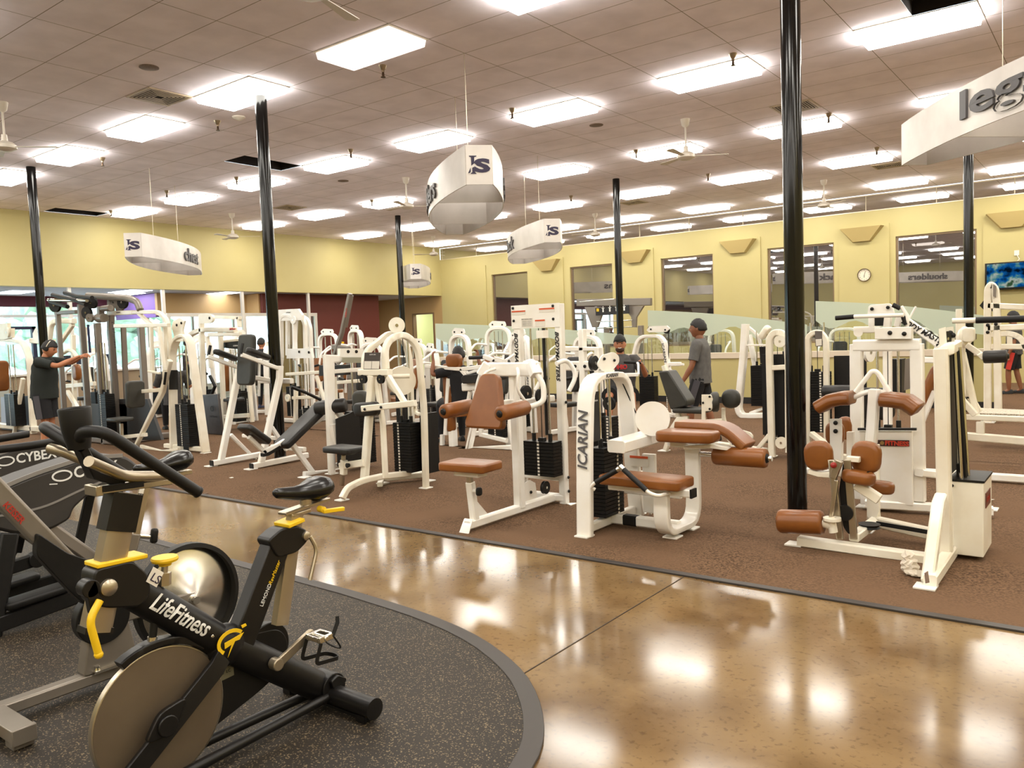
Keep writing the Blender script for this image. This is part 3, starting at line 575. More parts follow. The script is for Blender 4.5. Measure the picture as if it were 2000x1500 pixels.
def arc_trainer(x, yy, lab):
    r = root('arc_trainer', (x, yy, .012), -90, lab, 'elliptical machine', 'dark grey arc trainers by the walkway')
    DG = mottle(mat('dark_grey_shroud', (46, 43, 41), .5), (52, 48, 46), 5.); LG = mat('light_grey_trim', (128, 124, 120), .4)
    P = [(-.47, .80), (-.5, .72), (-.28, .735), (-.12, .69), (-.02, .62), (.0, .56), (.12, .515), (.3, .53), (.48, .62), (.52, .72), (.42, .80), (.2, .86), (-.1, .92), (-.36, .905)]
    g = MB(); g.plate([(a, 0, b) for a, b in P], (0, 1, 0), .30, .05); g.make('shroud', DG, r, smooth=35, bevel=.02)
    g = MB(); g.sweep(fillet([(.4, .152, .81), (.2, .152, .87), (-.1, .152, .925), (-.34, .152, .905)], .1), [(-.004, -.012), (.004, -.012), (.004, .012), (-.004, .012)], (0, 1, 0)); g.sweep(fillet([(.42, .152, .66), (.15, .152, .66), (-.1, .152, .74), (-.42, .152, .80)], .1), [(-.002, -.006), (.002, -.006), (.002, .006), (-.002, .006)], (0, 1, 0)); g.make('trim_strip', LG, r)
    lettering('brand_text', 'CYBEX', LETW, r, frame((-.17, .152, .845), (-1, 0, .02), (0, 0, 1)), w=.27, h=.07, bold=.02, thick=.002)
    g = MB(); c = V((.035, .153, .835)); g.sweep([c+V((.055*cos(t), 0, .03*sin(t))) for t in [k*pi/10 for k in range(20)]], [(-.001, -.005), (.001, -.005), (.001, .005), (-.001, .005)], (0, 1, 0), True); g.sweep([c+V((.03, 0, -.045)), c+V((.075, 0, -.04))], [(-.001, -.003), (.001, -.003), (.001, .003), (-.001, .003)], (0, 1, 0)); g.make('logo', LETW, r)
    for s in (1, -1):
        g = MB(); g.bar([(.14, s*.1, .56), (-.36, s*.12, .04)], .06, .075, (0, 1, 0)); g.make('frame_tube', SILV, r, bevel=.008)
        g = MB(); g.bar([(-.3, s*.17, .74), (-.12, s*.19, .1)], .03, .06, (0, 1, 0)); g.make('link_arm', BLKM, r, bevel=.004)
        g = MB(); g.bar([(.36, s*.2, .56), (.5, s*.23, .0)], .05, .09, (0, 1, 0)); g.make('front_leg', BLKM, r, bevel=.006)
        g = MB(); g.bar([(.52, s*.23, .06), (-.1, s*.23, .12)], .05, .09, (0, 1, 0)); g.cone((-.08, s*.2, .12), (-.08, s*.27, .12), .055); g.make('footplate_arm', BLKM, r, bevel=.004)
        g = MB(); g.pad((.25, s*.21, .165), (.36, .14, .045), (0, 4, 0), .02); g.make('footplate', RUB, r)
        g = MB(); g.tube([(.5, s*.2, .75), (.62, s*.2, .95), (.62, s*.2, 1.35)], .018, fl=.05); g.make('handle', RUB, r)
    g = MB(); g.bar([(-.36, -.25, .035), (-.36, .25, .035)], .07, .06, (0, 0, 1)); g.bar([(.5, -.27, .035), (.5, .27, .035)], .07, .06, (0, 0, 1)); g.make('base', BLKM, r, bevel=.005)
    g = MB(); g.bar([(.4, 0, .7), (.56, 0, 1.35)], .09, .09, (0, 1, 0)); g.make('console_post', DG, r, bevel=.006)
    g = MB(); g.pad((.56, 0, 1.42), (.08, .34, .26), (0, -20, 0), .03); co = g.make('console', DG, r)
    return r
a1 = arc_trainer(.85, -3.3, 'dark grey arc trainer with a white swoosh logo, beside the silver cycling bike')
dup(a1, (-.25, -3.2, .012), -90, 'dark grey arc trainer farthest along the row, partly hidden behind its twin')
# horizontal rail tubes of the next machine, entering from the left edge
# ------------------------------------------------------------------ strength machine components
def num_mat():
    m = bpy.data.materials.new('weight_numbers'); m.use_nodes = True; N, K, b = nodes(m); b.inputs['Roughness'].default_value = .5
    tc = N.new('ShaderNodeTexCoord'); sp = N.new('ShaderNodeSeparateXYZ'); K.new(tc.outputs['Object'], sp.inputs[0]); p = N.new('ShaderNodeMath'); p.operation = 'PINGPONG'; p.inputs[1].default_value = .0155
    K.new(sp.outputs[2], p.inputs[0]); c = N.new('ShaderNodeMath'); c.operation = 'GREATER_THAN'; c.inputs[1].default_value = .0062; K.new(p.outputs[0], c.inputs[0])
    mx = N.new('ShaderNodeMix'); mx.data_type = 'RGBA'; mx.inputs[6].default_value = (*lin((24, 22, 22)), 1); mx.inputs[7].default_value = (*lin((222, 216, 204)), 1); K.new(c.outputs[0], mx.inputs[0]); K.new(mx.outputs[2], b.inputs['Base Color']); return m
NUM = num_mat()
def stack(r, c, w, d, z0, z1, rods=1.4, side='y', off=None, gap=.031):
    """weight stack: c=(x, y), w along x, d along y; grooved plates, top plate, two guide rods, cable and number strip on the -y or +x face"""
    x, y = c; g = MB(); zs = []; z = z0
    while z < z1-.001: zs += [(z+.002, 1), (min(z+gap-.004, z1), 1), (min(z+gap-.002, z1), .94)]; z += gap
    R = []
    for zz, s in zs:
        ww, dd = w/2-(1-s)*.08, d/2-(1-s)*.08; R.append([g.bm.verts.new((x+a*ww, y+b*dd, zz)) for a, b in ((-1, -1), (1, -1), (1, 1), (-1, 1))])
    for A, B in zip(R, R[1:]):
        for k in range(4): g.bm.faces.new((A[k], A[(k+1) % 4], B[(k+1) % 4], B[k]))
    g.bm.faces.new(R[0][::-1]); g.bm.faces.new(R[-1]); st = g.make('weight_stack', PLATE, r, smooth=0)
    o = off or 0
    g = MB()
    if side == 'y': g.bb(x+o-.011, x+o+.011, y-d/2-.003, y-d/2+.001, z0, z1)
    else: g.bb(x+w/2-.001, x+w/2+.003, y+o-.011, y+o+.011, z0, z1)
    g.make('number_strip', NUM, st, smooth=0)
    lx = w > d; q = (w if lx else d)*.27
    for s in (1, -1):
        p = (x+s*q, y) if lx else (x, y+s*q); g = MB(); g.cone((*p, z1), (*p, rods), .011, n=12); g.make('guide_rod', CHROME, r)
        g = MB(); g.cone((*p, z1), (*p, z1+.07), .02, n=12); g.make('rod_bushing', RUB, r)
    g = MB(); g.cone((x, y, z1+.02), (x, y, rods), .004, n=6); g.make('cable', RUB, r); g = MB(); g.bb(x-.03, x+.03, y-.025, y+.025, z1, z1+.03); g.make('top_plate', PLATE, r)
    return st
def bars(r, name, m, L, bevel=.004):
    g = MB()
    for a in L:
        pts, w, h = a[0], a[1], a[2]; nr = a[3] if len(a) > 3 else None; rr = a[4] if len(a) > 4 else 0.
        g.bar(pts, w, h, nr, rr)
    return g.make(name, m, r, bevel=bevel)
def roller(r, p, q, rad_, m, name='roller_pad', knob=True):
    p, q = V(p), V(q); t = (q-p).normalized(); L = (q-p).length; e = rad_*.25
    g = MB(); g.lathe([(rad_*.6, 0), (rad_*.9, .004), (rad_, e), (rad_*1.01, L/2), (rad_, L-e), (rad_*.9, L-.004), (rad_*.6, L)], p, t, 24); o = g.make(name, m, r, smooth=60)
    g = MB(); g.lathe([(0, -.018), (rad_*.35, -.014), (rad_*.5, 0), (rad_*.62, .004)], p, t, 16); g.make('end_cap', BLKM, o); return o
def cushion(r, c, d, rot, m, name='pad', rr=.03, taper=1.):
    g = MB(); g.pad(c, d, rot, rr, taper); return g.make(name, m, r, smooth=50)
def bolts(r, P, ax, rad_=.013):
    for p in P:
        g = MB(); g.lathe([(0, -.004), (rad_, -.004), (rad_, .004), (rad_*.6, .01), (0, .011)], p, ax, 12); g.make('bolt', BLKM, r)
def pulley(r, p, rad_, ax=(0, 1, 0), m=None, t=.03):
    g = MB(); g.lathe([(0, -t/2), (rad_, -t/2), (rad_*.86, -t/5), (rad_*.86, t/5), (rad_, t/2), (0, t/2)], p, ax, 28); o = g.make('pulley', m or BLKM, r)
    g = MB(); a = V(ax).normalized(); g.cone(V(p)-a*(t*.7), V(p)+a*(t*.7), rad_*.2, n=12); g.make('axle', CHROME, o); return o
def foot(r, P, d=.09):
    for p in P:
        g = MB(); g.pad((p[0], p[1], .006), (d, d, .012), r=.003); g.make('foot_plate', WHITE, r)
FZ = .008
# --- standing leg machine with the tall white arch, nearest of the tan ones
r = root('leg_machine', (2.78, 0, FZ), 0, 'white arch frame machine with tan bench and elbow pad, black handles crossing over the bench', 'exercise machine')
g = MB(); g.bar([(0, -.27, .0), (0, -.235, .7), (0, -.185, 1.235), (0, .42, 1.235), (0, .475, .8), (0, .57, .0)], .135, .05, (1, 0, 0), .21); g.make('arch', WHITE, r, smooth=30, bevel=.004)
bars(r, 'base_frame', WHITE, [([(-.02, -.27, .045), (-.02, .56, .045)], .07, .06), ([(.0, .15, .06), (.60, .15, .06)], .075, .08, (0, 1, 0)), ([(.12, .53, .2), (.12, .6, .02)], .05, .03)])
g = MB(); g.bar([(.12, .15, .06), (.24, .15, .06)], .079, .084, (0, 1, 0)); g.make('rubber_bumper', RUB, r)
foot(r, [(0, -.28), (0, .58), (.6, .03), (.6, .34)], .12)
stack(r, (-.01, .1), .14, .30, .1, .66, 1.21, 'x', .06)
g = MB(); g.bar([(.6, -.14, .37), (.6, -.14, .06), (.6, .42, .05), (.6, .42, .68)], .12, .05, (1, 0, 0), .17); g.make('curved_post', WHITE, r, smooth=30, bevel=.004)
bars(r, 'seat_rail', WHITE, [([(.14, -.1, .385), (.83, -.1, .385)], .08, .06, (0, 1, 0))]); bars(r, 'lower_rail', WHITE, [([(.6, .2, .3), (.1, .2, .3)], .04, .07, (0, 1, 0))]); bars(r, 'rear_plate', WHITE, [([(.17, .5, .55), (.17, .5, .05)], .12, .04, (1, 0, 0))])
g = MB(); g.bb(.83, .845, -.145, -.055, .352, .418); g.make('end_cap', RUB, r)
cushion(r, (.45, -.1, .45), (.68, .30, .075), (0, 0, 0), BROWN, 'seat', .022)
cushion(r, (.66, .22, .76), (.46, .28, .085), (0, 0, 0), BROWN, 'elbow_pad', .03, .8)
g = MB(); g.sweep(fillet([(.46, .5, .81), (.85, .5, .81), (1.03, .5, .66)], .1), [(-.11, -.035), (.11, -.035), (.125, -.01), (.11, .035), (-.11, .035), (-.125, -.01)], (0, 1, 0)); g.make('thigh_pad', BROWN, r, smooth=50, bevel=.01)
roller(r, (1.2, .42, .59), (.78, .42, .59), .075, BROWN)
g = MB(); g.tube([(1.24, .42, .59), (.6, .42, .59)], .02); g.make('roller_axle', CHROME, r)
bars(r, 'arm_beam', WHITE, [([(.16, -.03, .68), (.2, .52, .70)], .17, .1, (1, 0, 0)), ([(.6, .3, .66), (.8, .3, .68), (.92, .45, .64)], .03, .09, (0, 0, 1)), ([(.45, .3, .68), (.6, .42, .66)], .04, .1, (0, 0, 1))])
g = MB(); g.lathe([(0, -.02), (.135, -.02), (.14, -.01), (.14, .02), (0, .02)], (.3, .33, .87), (.35, -1, .1), 36); cm = g.make('cam_disc', WHITE, r); bolts(cm, [(.24, .31, .83), (.27, .31, .80)], (.35, -1, .1))
for s, P in ((1, [(.12, -.3, .385), (.1, -.32, .40), (.12, -.33, .43), (.34, -.3, .56)]), (-1, [(.68, -.17, .385), (.66, -.3, .385), (.6, -.32, .4), (.36, -.3, .57)])):
    g = MB(); g.tube(fillet(P, .04), .014); h = g.make('handle', WHITE, r); a, b_ = V(P[-2]), V(P[-1]); g = MB(); g.tube([a.lerp(b_, .12), a.lerp(b_, .93)], .0195); g.make('grip', RUB, h); g = MB(); g.cone(a.lerp(b_, .93), b_.lerp(a, -.06), .021); g.make('end_cap', CHROME, h)
g = MB(); g.plate([(.0, .06, 1.27), (.0, -.02, 1.33), (.0, .06, 1.4), (.0, .25, 1.42), (.0, .33, 1.38), (.0, .33, 1.33), (.0, .22, 1.27)], (1, 0, 0), .012, .03)
g.bb(-.05, .01, .08, .24, 1.255, 1.275); pc = g.make('pulley_cover', WHITE, r); bolts(pc, [(.012, .08, 1.37), (.012, .24, 1.35)], (1, 0, 0), .012); pulley(pc, (-.04, .0, 1.34), .06, (1, 0, 0)); pulley(pc, (-.04, .25, 1.34), .06, (1, 0, 0))
g = MB(); g.tube([(-.04, .31, 1.33), (.1, .5, .8)], .005, 6); g.make('cable', RUB, r)
lettering('brand_text', 'ICARIAN', LETG, r, frame((0, -.262, .76), (0, .08, .99), (-1, 0, 0)), w=.46, h=.09, bold=.02, shear=.2, thick=.002)
lettering('brand_text', 'ICARIAN', LETG, r, frame((.069, .1, 1.238), (0, 1, 0), (0, 0, 1)), w=.19, h=.032, bold=.02, shear=.2, thick=.002)
g = MB(); g.bb(.03, .036, -.19, -.06, .73, 1.12); pl = g.make('instruction_placard', BLKM, r)
lettering('placard_text', 'CAUTION', LETW, pl, frame((.037, -.125, 1.05), (0, 1, 0), (0, 0, 1)), w=.08, thick=.001)
g = MB(); g.bb(.0, .17, .475, .479, .44, .53); lb = g.make('warning_label', PAPER, r); g = MB(); g.bb(.0, .17, .472, .476, .51, .53); g.make('label_header', ORG, lb)
# --- lateral raise machine with the chest pad
r = root('shoulder_machine', (1.87, 0, FZ), 0, 'tall white cable machine with tan chest pad, two tan rollers and a small tan seat', 'exercise machine')
PY = .66
bars(r, 'tower', WHITE, [([(.10, PY, .0), (.115, PY, 1.86)], .075, .075, (0, 1, 0)), ([(-.37, PY, .0), (-.36, PY, 1.86)], .075, .075, (0, 1, 0)), ([(-.4, PY, .24), (.12, PY, .24)], .05, .06, (0, 1, 0))])
g = MB(); g.bb(-.41, .145, PY-.045, PY-.037, 1.645, 1.865); hp = g.make('header_panel', WHITE, r)
bolts(hp, [(-.385, PY-.048, 1.84), (.075, PY-.048, 1.84), (-.38, PY-.048, 1.72), (.075, PY-.048, 1.72)], (0, -1, 0), .013)
for x0, x1, z0, z1 in ((-.4, -.24, 1.775, 1.815), (-.08, .09, 1.785, 1.825), (-.13, -.02, 1.655, 1.72), (-.29, -.16, 1.655, 1.74)):
    g = MB(); g.bb(x0, x1, PY-.048, PY-.045, z0, z1); o = g.make('warning_label', PAPER, hp)
    if x0 != -.29: g = MB(); g.bb(x0, x1, PY-.05, PY-.047, z1-.014, z1); g.make('label_header', ORG, o)
lettering('placard_text', 'SAFETY INSTRUCTIONS', LETB, hp, frame((-.225, PY-.05, 1.73), (1, 0, 0), (0, 0, 1)), w=.12, thick=.001)
for k in range(4): lettering('placard_text', 'WARNING use with care', LETG, hp, frame((-.225, PY-.05, 1.712-k*.014), (1, 0, 0), (0, 0, 1)), w=.11, h=.006, thick=.001)
for x in (-.365, .105): lettering('brand_text', 'BODYMASTERS', LETB, r, frame((x, PY-.041, 1.375), (0, 0, -1), (1, 0, 0)), w=.46, h=.042, bold=.03, shear=.3, thick=.002)
bars(r, 'base_frame', WHITE, [([(0, -.62, .055), (0, .66, .055)], .07, .07, (1, 0, 0)), ([(0, .62, .055), (.12, .66, .055)], .06, .07, (0, 0, 1)), ([(-.37, .66, .055), (.1, .66, .055)], .06, .07, (0, 0, 1)), ([(0, .1, .06), (-.0, .1, .98)], .085, .085, (1, 0, 0)), ([(0, .06, .985), (0, .66, .985)], .07, .06, (1, 0, 0)), ([(0, -.52, .06), (0, -.56, .4)], .065, .065, (1, 0, 0))])
g = MB(); g.plate([(0, -.49, .1), (0, -.36, .1), (0, -.5, .24)], (1, 0, 0), .012); g.make('gusset', WHITE, r); g = MB(); g.plate([(-.05, -.66, .0), (.05, -.66, .0), (.045, -.6, .1), (-.045, -.6, .1)], (0, 1, .6), .012); g.make('foot_plate', WHITE, r); g = MB(); g.plate([(0, .14, .1), (0, .36, .1), (0, .34, .24), (0, .26, .28), (0, .14, .26)], (1, 0, 0), .012); g.make('gusset', WHITE, r)
bolts(r, [(.012, .26, .17), (.155, .66, .12), (.155, .66, .25), (.155, .66, .95)], (1, 0, 0), .014)
g = MB(); g.plate([(.11, .66, 0), (.21, .60, 0), (.21, .72, 0)], (0, 0, 1), .012); g.make('foot_plate', WHITE, r)
g = MB(); g.bar([(0, -.56, .38), (0, -.568, .46)], .045, .045, (1, 0, 0)); g.make('seat_post', STEEL, r); g = MB(); g.bb(-.09, .13, -.62, -.5, .455, .5); g.bb(-.14, -.09, -.6, -.53, .45, .49); g.make('seat_bracket', WHITE, r)
g = MB(); g.cone((.03, -.56, .33), (.075, -.56, .33), .014); kb = g.make('knob_shaft', WHITE, r); g = MB(); g.pad((.09, -.56, .33), (.03, .06, .07), r=.012); g.make('adjustment_knob', RUB, r)
cushion(r, (0, -.55, .535), (.46, .3, .07), (0, 0, 4), BROWN, 'seat', .02)
g = MB(); pts = [(-.185, .80), (.185, .80), (.20, .84), (.095, 1.22), (.06, 1.245), (-.06, 1.245), (-.095, 1.22), (-.20, .84)]
g.plate([(a+.02, -.37+(b-.8)*.25, b+.02) for a, b in pts], (0, -.97, .24), .075, .04); g.make('chest_pad', BROWN, r, smooth=30, bevel=.014)
g = MB(); g.bar([(0, -.3, 1.0), (0, .08, 1.0)], .06, .05); g.make('pad_support', WHITE, r)
for s in (-1, 1):
    g = MB(); g.tube([(s*.3, -.2, .985), (s*.3, -.06, .985), (s*.37, .0, 1.02), (s*.36, .02, 1.16), (s*.28, .0, 1.29)], .024, 12, fl=.06); ar = g.make('swing_arm', WHITE, r)
    roller(r, (s*.3, -.52, .965), (s*.3, -.16, .985), .062, BROWN)
    g = MB(); g.tube([(s*.12, -.02, 1.3), (s*.19, -.1, 1.27), (s*.17, -.1, 1.12), (s*.19, -.02, 1.02)], .014, 10, fl=.05); g.make('hand_grip', WHITE, r)
bars(r, 'pivot_beam', WHITE, [([(-.3, .04, 1.29), (.3, .04, 1.29)], .07, .12, (0, 1, 0)), ([(.24, .03, 1.34), (.3, .0, 1.24)], .09, .09), ([(-.24, .03, 1.34), (-.3, .0, 1.24)], .09, .09), ([(0, .08, .98), (0, .08, 1.3)], .09, .06)])
for s in (-1, 1):
    g = MB(); g.tube([(s*.18+.18, .22, 1.33), (s*.18+.2, .36, 1.36), (s*.18+.26, .42, 1.22), (s*.18+.22, .34, 1.08)], .02, 10, fl=.08); g.make('cam_guard', WHITE, r)
pulley(r, (.0, .25, 1.06), .075, (1, 0, 0)); pulley(r, (.12, .3, 1.04), .06, (1, 0, 0)); pulley(r, (0, .5, .17), .06, (1, 0, 0))
stack(r, (-.03, .52), .34, .14, .28, .60, 1.64, 'y', .0)
g = MB(); g.tube([(.04, .5, 1.64), (.04, .5, .66)], .016, 8); g.make('selector_rod', BLKM, r)
g = MB(); g.bb(.0, .08, .44, .52, 1.55, 1.62); g.make('rod_clamp', WHITE, r)
# --- open rectangular cable frame right behind it
r = root('cable_machine', (1.95, 1.6, FZ), 0, 'open white rectangular cable frame with bolted cross rail, behind the lateral raise machine', 'exercise machine')
bars(r, 'frame', WHITE, [([(-0.563, 0, 1.419), (-0.134, 0, 1.412), (-0.161, 0, 0.632), (.08, 0, .03)], .075, .06, (0, 1, 0)), ([(-0.57, 0, 1.24), (-0.128, 0, 1.238)], .07, .1, (0, 1, 0)), ([(-.32, 0, 0), (-.32, 0, 1.62)], .075, .07, (0, 1, 0)), ([(-.35, 0, .05), (.1, 0, .05)], .07, .08), ([(.05, 0, .05), (.05, .5, .05)], .07, .06)])
bolts(r, [(-0.396, -0.04, 1.236), (-0.276, -0.04, 1.235), (-0.202, -0.04, 1.235)], (0, -1, 0), .018)
stack(r, (-.12, .02), .3, .14, .1, .72, 1.3, 'y', .1); pulley(r, (-.14, .0, 1.2), .1); pulley(r, (-.02, .0, .85), .07)
# --- arm curl machine in black upholstery under the paired arches
r = root('arm_machine', (0, .3, FZ), 0, 'cream double arch machine with black arm pad, exercise placard and tall numbered weight stack', 'exercise machine')
g = MB(); g.bar([(0.25, -0.192, 1.295), (0.25, -0.197, 1.556), (0.25, 0.067, 1.653), (0.25, 0.276, 1.509), (0.25, 0.329, 0.87), (0.25, 0.306, 0.012)], .055, .065, (1, 0, 0), .13); g.make('arch', WHITE2, r, smooth=30, bevel=.004)
g = MB(); g.bar([(-0.05, -0.208, 1.255), (-0.05, -0.188, 1.463), (-0.05, 0.186, 1.664), (-0.05, 0.386, 1.578), (-0.05, 0.452, 1.381), (-0.05, 0.429, 0.263)], .055, .065, (1, 0, 0), .13); g.make('arch', WHITE2, r, smooth=30, bevel=.004)
g = MB(); g.bar([(-0.105, -0.22, 1.261), (0.335, -0.22, 1.261)], .07, .065, (0, 1, 0)); g.bar([(0.082, -0.22, 1.23), (0.014, -0.22, 0.89), (-0.113, -0.22, 0.163)], .07, .08, (0, 1, 0)); g.bar([(0.113, -0.2, 1.228), (0.177, -0.2, 0.737), (0.178, -0.2, 0.189)], .05, .05, (0, 1, 0)); g.make('front_post', WHITE2, r, smooth=30, bevel=.004)
g = MB(); g.plate([(0.007, -0.24, 1.464), (0.231, -0.24, 1.461), (0.197, -0.24, 1.293), (-0.02, -0.24, 1.293)], (0, 1, 0), .012); pl = g.make('instruction_placard', mat('placard_brown', (66, 58, 54), .5), r)
for q in ([(0.005, -0.25, 1.377), (0.11, -0.25, 1.376), (0.097, -0.25, 1.299), (-0.008, -0.25, 1.299)], [(0.117, -0.25, 1.376), (0.221, -0.25, 1.375), (0.208, -0.25, 1.298), (0.105, -0.25, 1.299)]):
    g = MB(); g.plate(q, (0, 1, 0), .004); g.make('placard_picture', PAPER, pl)
lettering('placard_text', 'BICEPS CURL', LETW, pl, frame((0.129, -0.25, 1.442), (1, 0, 0), (0, 0, 1)), w=.09, thick=.001)
bars(r, 'base_frame', WHITE2, [([(0, -0.627, 0.042), (0, -0.555, 0.131), (0, -0.371, 0.172), (0, -0.089, 0.172), (0, 0.323, 0.138)], .06, .06, (1, 0, 0), .12), ([(-0.383, 0.267, 0.06), (-0.235, 0.477, 0.06), (-0.134, 0.666, 0.06)], .06, .08, (0, 0, 1)), ([(-0.383, 0.267, 0.06), (-0.125, 0.001, 0.06)], .05, .06, (0, 0, 1)), ([(-0.704, 0.946, 0.05), (-0.175, 0.708, 0.05)], .05, .06, (0, 0, 1))])
foot(r, [(-0.084, -0.557, 0), (0.246, 0.309, 0), (-0.381, 0.285, 0), (-0.013, 0.634, 0)], .11)
for q in ([(-0.023, -0.25, 1.195)], [(0.231, -0.25, 1.196)]):
    for p in q: pulley(r, p, .045, (0, 1, 0))
g = MB(); g.lathe([(0, -.03), (.15, -.03), (.155, 0), (.15, .03), (0, .03)], (0.1, 0.163, 1.151), (1, -.6, 0), 36); g.make('cam_disc', WHITE2, r)
pulley(r, (0.05, 0.182, 1.731), .085, (.7, -.7, 0), WHITE2, .05); g = MB(); g.plate([(0.02, 0.155, 1.663), (0.02, 0.26, 1.661), (0.02, 0.241, 1.596), (0.02, 0.166, 1.598)], (.7, -.7, 0), .04); g.make('pulley_bracket', WHITE2, r)
g = MB(); g.cone((0.165, -0.2, 1.218), (0.384, 0, 1.211), .022); g.make('cross_shaft', WHITE2, r)
stack(r, (-.02, .33), .26, .16, .16, .69, 1.6, 'y', -.05)
g = MB(); g.bb(.13, .17, .38, .62, .13, .78); g.bb(-.22, -.18, .38, .56, .1, 1.1); g.make('stack_shroud', BLKM, r)
bars(r, 'movement_arm', WHITE2, [([(0.051, -0.35, 0.904), (0.794, -0.35, 0.978)], .045, .062, (0, 1, 0)), ([(0.393, -0.3, 1.226), (0.615, -0.3, 0.954)], .045, .055, (0, 1, 0)), ([(0.745, -0.3, 0.967), (0.733, -0.3, 0.879), (0.793, -0.3, 0.866)], .03, .03, (0, 1, 0), .03)])
bolts(r, [(0.114, -0.38, 0.903), (0.35, -0.38, 0.93)], (0, -1, 0), .014)
cushion(r, (-0.001, -0.22, 0.889), (.36, .12, .14), (0, -4, 0), VINYL, 'arm_pad', .03); cushion(r, (-0.301, -0.05, 0.93), (.19, .09, .26), (0, 0, 10), GREYV, 'chest_pad', .04)
cushion(r, (-0.357, -0.25, 0.457), (.44, .28, .065), (0, 0, 0), VINYL, 'seat', .025)
bars(r, 'seat_post', STEEL, [([(-0.386, -0.25, 0.396), (-0.435, -0.25, 0.066)], .04, .04, (0, 1, 0))]); bars(r, 'seat_arm', WHITE2, [([(-0.444, -0.25, 0.272), (-0.068, -0.25, 0.337)], .05, .075, (0, 1, 0)), ([(-0.382, -0.25, 0.342), (-0.401, -0.25, 0.189)], .06, .07, (0, 1, 0))])
g = MB(); g.lathe([(0, 0), (.02, 0), (.026, .03), (0, .034)], (-0.248, -0.3, 0.305), (0, -1, 0), 14); g.make('adjustment_knob', RUB, r)
# --- vertical knee raise station
r = root('dip_station', (-3.05, 1, FZ), 0, 'white vertical knee raise station with grey back pad and black forearm pads', 'exercise machine')
for x in (-.36, .36):
    a = '-' if x < 0 else '+'
    if x < 0: P = [(-0.36, -0.459, 0.066), (-0.36, -0.098, 1.299)]; B = [(-0.36, -0.596, 0.045), (-0.36, 0.179, 0.057)]; AR = [(-0.36, -0.053, 1.255), (-0.36, -0.57, 1.452)]; HD = [(-0.36, -0.555, 1.458), (-0.36, -0.517, 1.591)]; PD = (-0.36, -0.301, 1.42); MID = [(-0.36, -0.299, 0.388), (-0.36, 0.072, -0.049)]
    else: P = [(0.36, -0.349, 0.064), (0.36, 0.005, 1.129), (0.36, 0.023, 1.29)]; B = [(0.36, -0.488, 0.039), (0.36, 0.384, 0.059)]; AR = [(0.36, 0.012, 1.25), (0.36, -0.544, 1.462)]; HD = [(0.36, -0.557, 1.475), (0.36, -0.52, 1.602)]; PD = (0.36, -0.298, 1.425); MID = [(0.36, -0.164, 0.507), (0.36, 0.056, 0.174)]
    bars(r, 'side_frame', WHITE, [(P, .07, .08, (1, 0, 0)), (B, .075, .075, (1, 0, 0)), (MID, .05, .05, (1, 0, 0))])
    g = MB(); b0, b1 = V(B[0]), V(B[1]); u = (b0-b1).normalized()*.012; g.bar([b0, b0+u], .078, .078, (1, 0, 0)); g.make('end_cap', RUB, r)
    g = MB(); g.bar(AR, .05, .05, (1, 0, 0)); ar = g.make('arm', WHITE, r, bevel=.004)
    g = MB(); g.tube(HD, .02); g.make('handle', RUB, r)
    ang = math.degrees(atan2(AR[1][2]-AR[0][2], AR[0][1]-AR[1][1])); cushion(r, (PD[0], PD[1], PD[2]+.035), (.12, .36, .07), (-ang, 0, 0), VINYL, 'forearm_pad', .03)
bars(r, 'cross_frame', WHITE, [([(-.36, .2, 1.08), (.36, .2, 1.08)], .06, .07, (0, 1, 0)), ([(-.36, .35, .14), (.36, .35, .14)], .06, .06, (0, 1, 0)), ([(-.36, -.1, .35), (-.0, -.12, .36), (.36, -.1, .35)], .05, .05, (0, 1, 0)), ([(-.05, .2, 1.08), (-.05, -.13, 1.15)], .06, .05, (0, 0, 1)), ([(-.05, -.14, 1.1), (-.05, -.12, 1.5)], .05, .04, (0, 1, 0))])
foot(r, [(-0.403, -0.587, 0), (0.345, -0.495, 0)], .13)
g = MB(); g.plate([(a-.04, -.2+(b-1.4)*.1, b) for a, b in ((-.15, 1.05), (.15, 1.05), (.165, 1.2), (.15, 1.72), (-.15, 1.72), (-.165, 1.2))], (0, -1, .1), .085, .07); g.make('back_pad', GREYV, r, smooth=30, bevel=.02)
# --- tall rectangular stack frame with the round holed header
r = root('leg_curl_machine', (-1.4, 1.2, FZ), 0, 'white leg curl machine, black angled bench and roller before a rectangular stack frame', 'exercise machine')
bars(r, 'tower', WHITE, [([(0, -0.478, 0.013), (0, -0.437, 1.383), (0, 0.181, 1.367), (0, 0.131, 0.051)], .07, .075, (1, 0, 0)), ([(0, -0.457, 0.096), (0, 0.117, 0.098)], .06, .06, (1, 0, 0)), ([(0, -0.369, 1.227), (0, 0.155, 1.227)], .04, .05, (1, 0, 0))])
g = MB(); g.plate([(0.02, -0.296, 1.395), (0.02, -0.29, 1.499), (0.02, 0.077, 1.485), (0.02, 0.095, 1.377)], (1, 0, 0), .05); hp = g.make('header_panel', WHITE, r); bolts(hp, [(0.05, -0.174, 1.457), (0.05, -0.044, 1.452)], (1, -.6, 0), .02)
g = MB(); g.plate([(0.06, -0.276, 1.387), (0.06, 0.017, 1.374), (0.06, 0.013, 1.311), (0.06, -0.28, 1.326)], (1, 0, 0), .01); nb = g.make('brand_plate', mat('brand_plate', (150, 148, 130), .4), r)
stack(r, (-.02, .02), .17, .34, .06, .72, 1.33, 'x', -.1); 
g = MB(); g.plate([(0.1, -0.459, 0.667), (0.1, -0.1, 0.754), (0.1, -0.077, 0.089), (0.1, -0.464, 0.099)], (1, 0, 0), .02); g.make('stack_shroud', BLKM, r)
foot(r, [(-0.034, -0.451, 0), (-0.144, -0.766, 0)], .12)
cushion(r, (-0.25, -0.65, 0.62), (.26, .84, .085), (33, 0, 0), VINYL, 'bench_pad', .03)
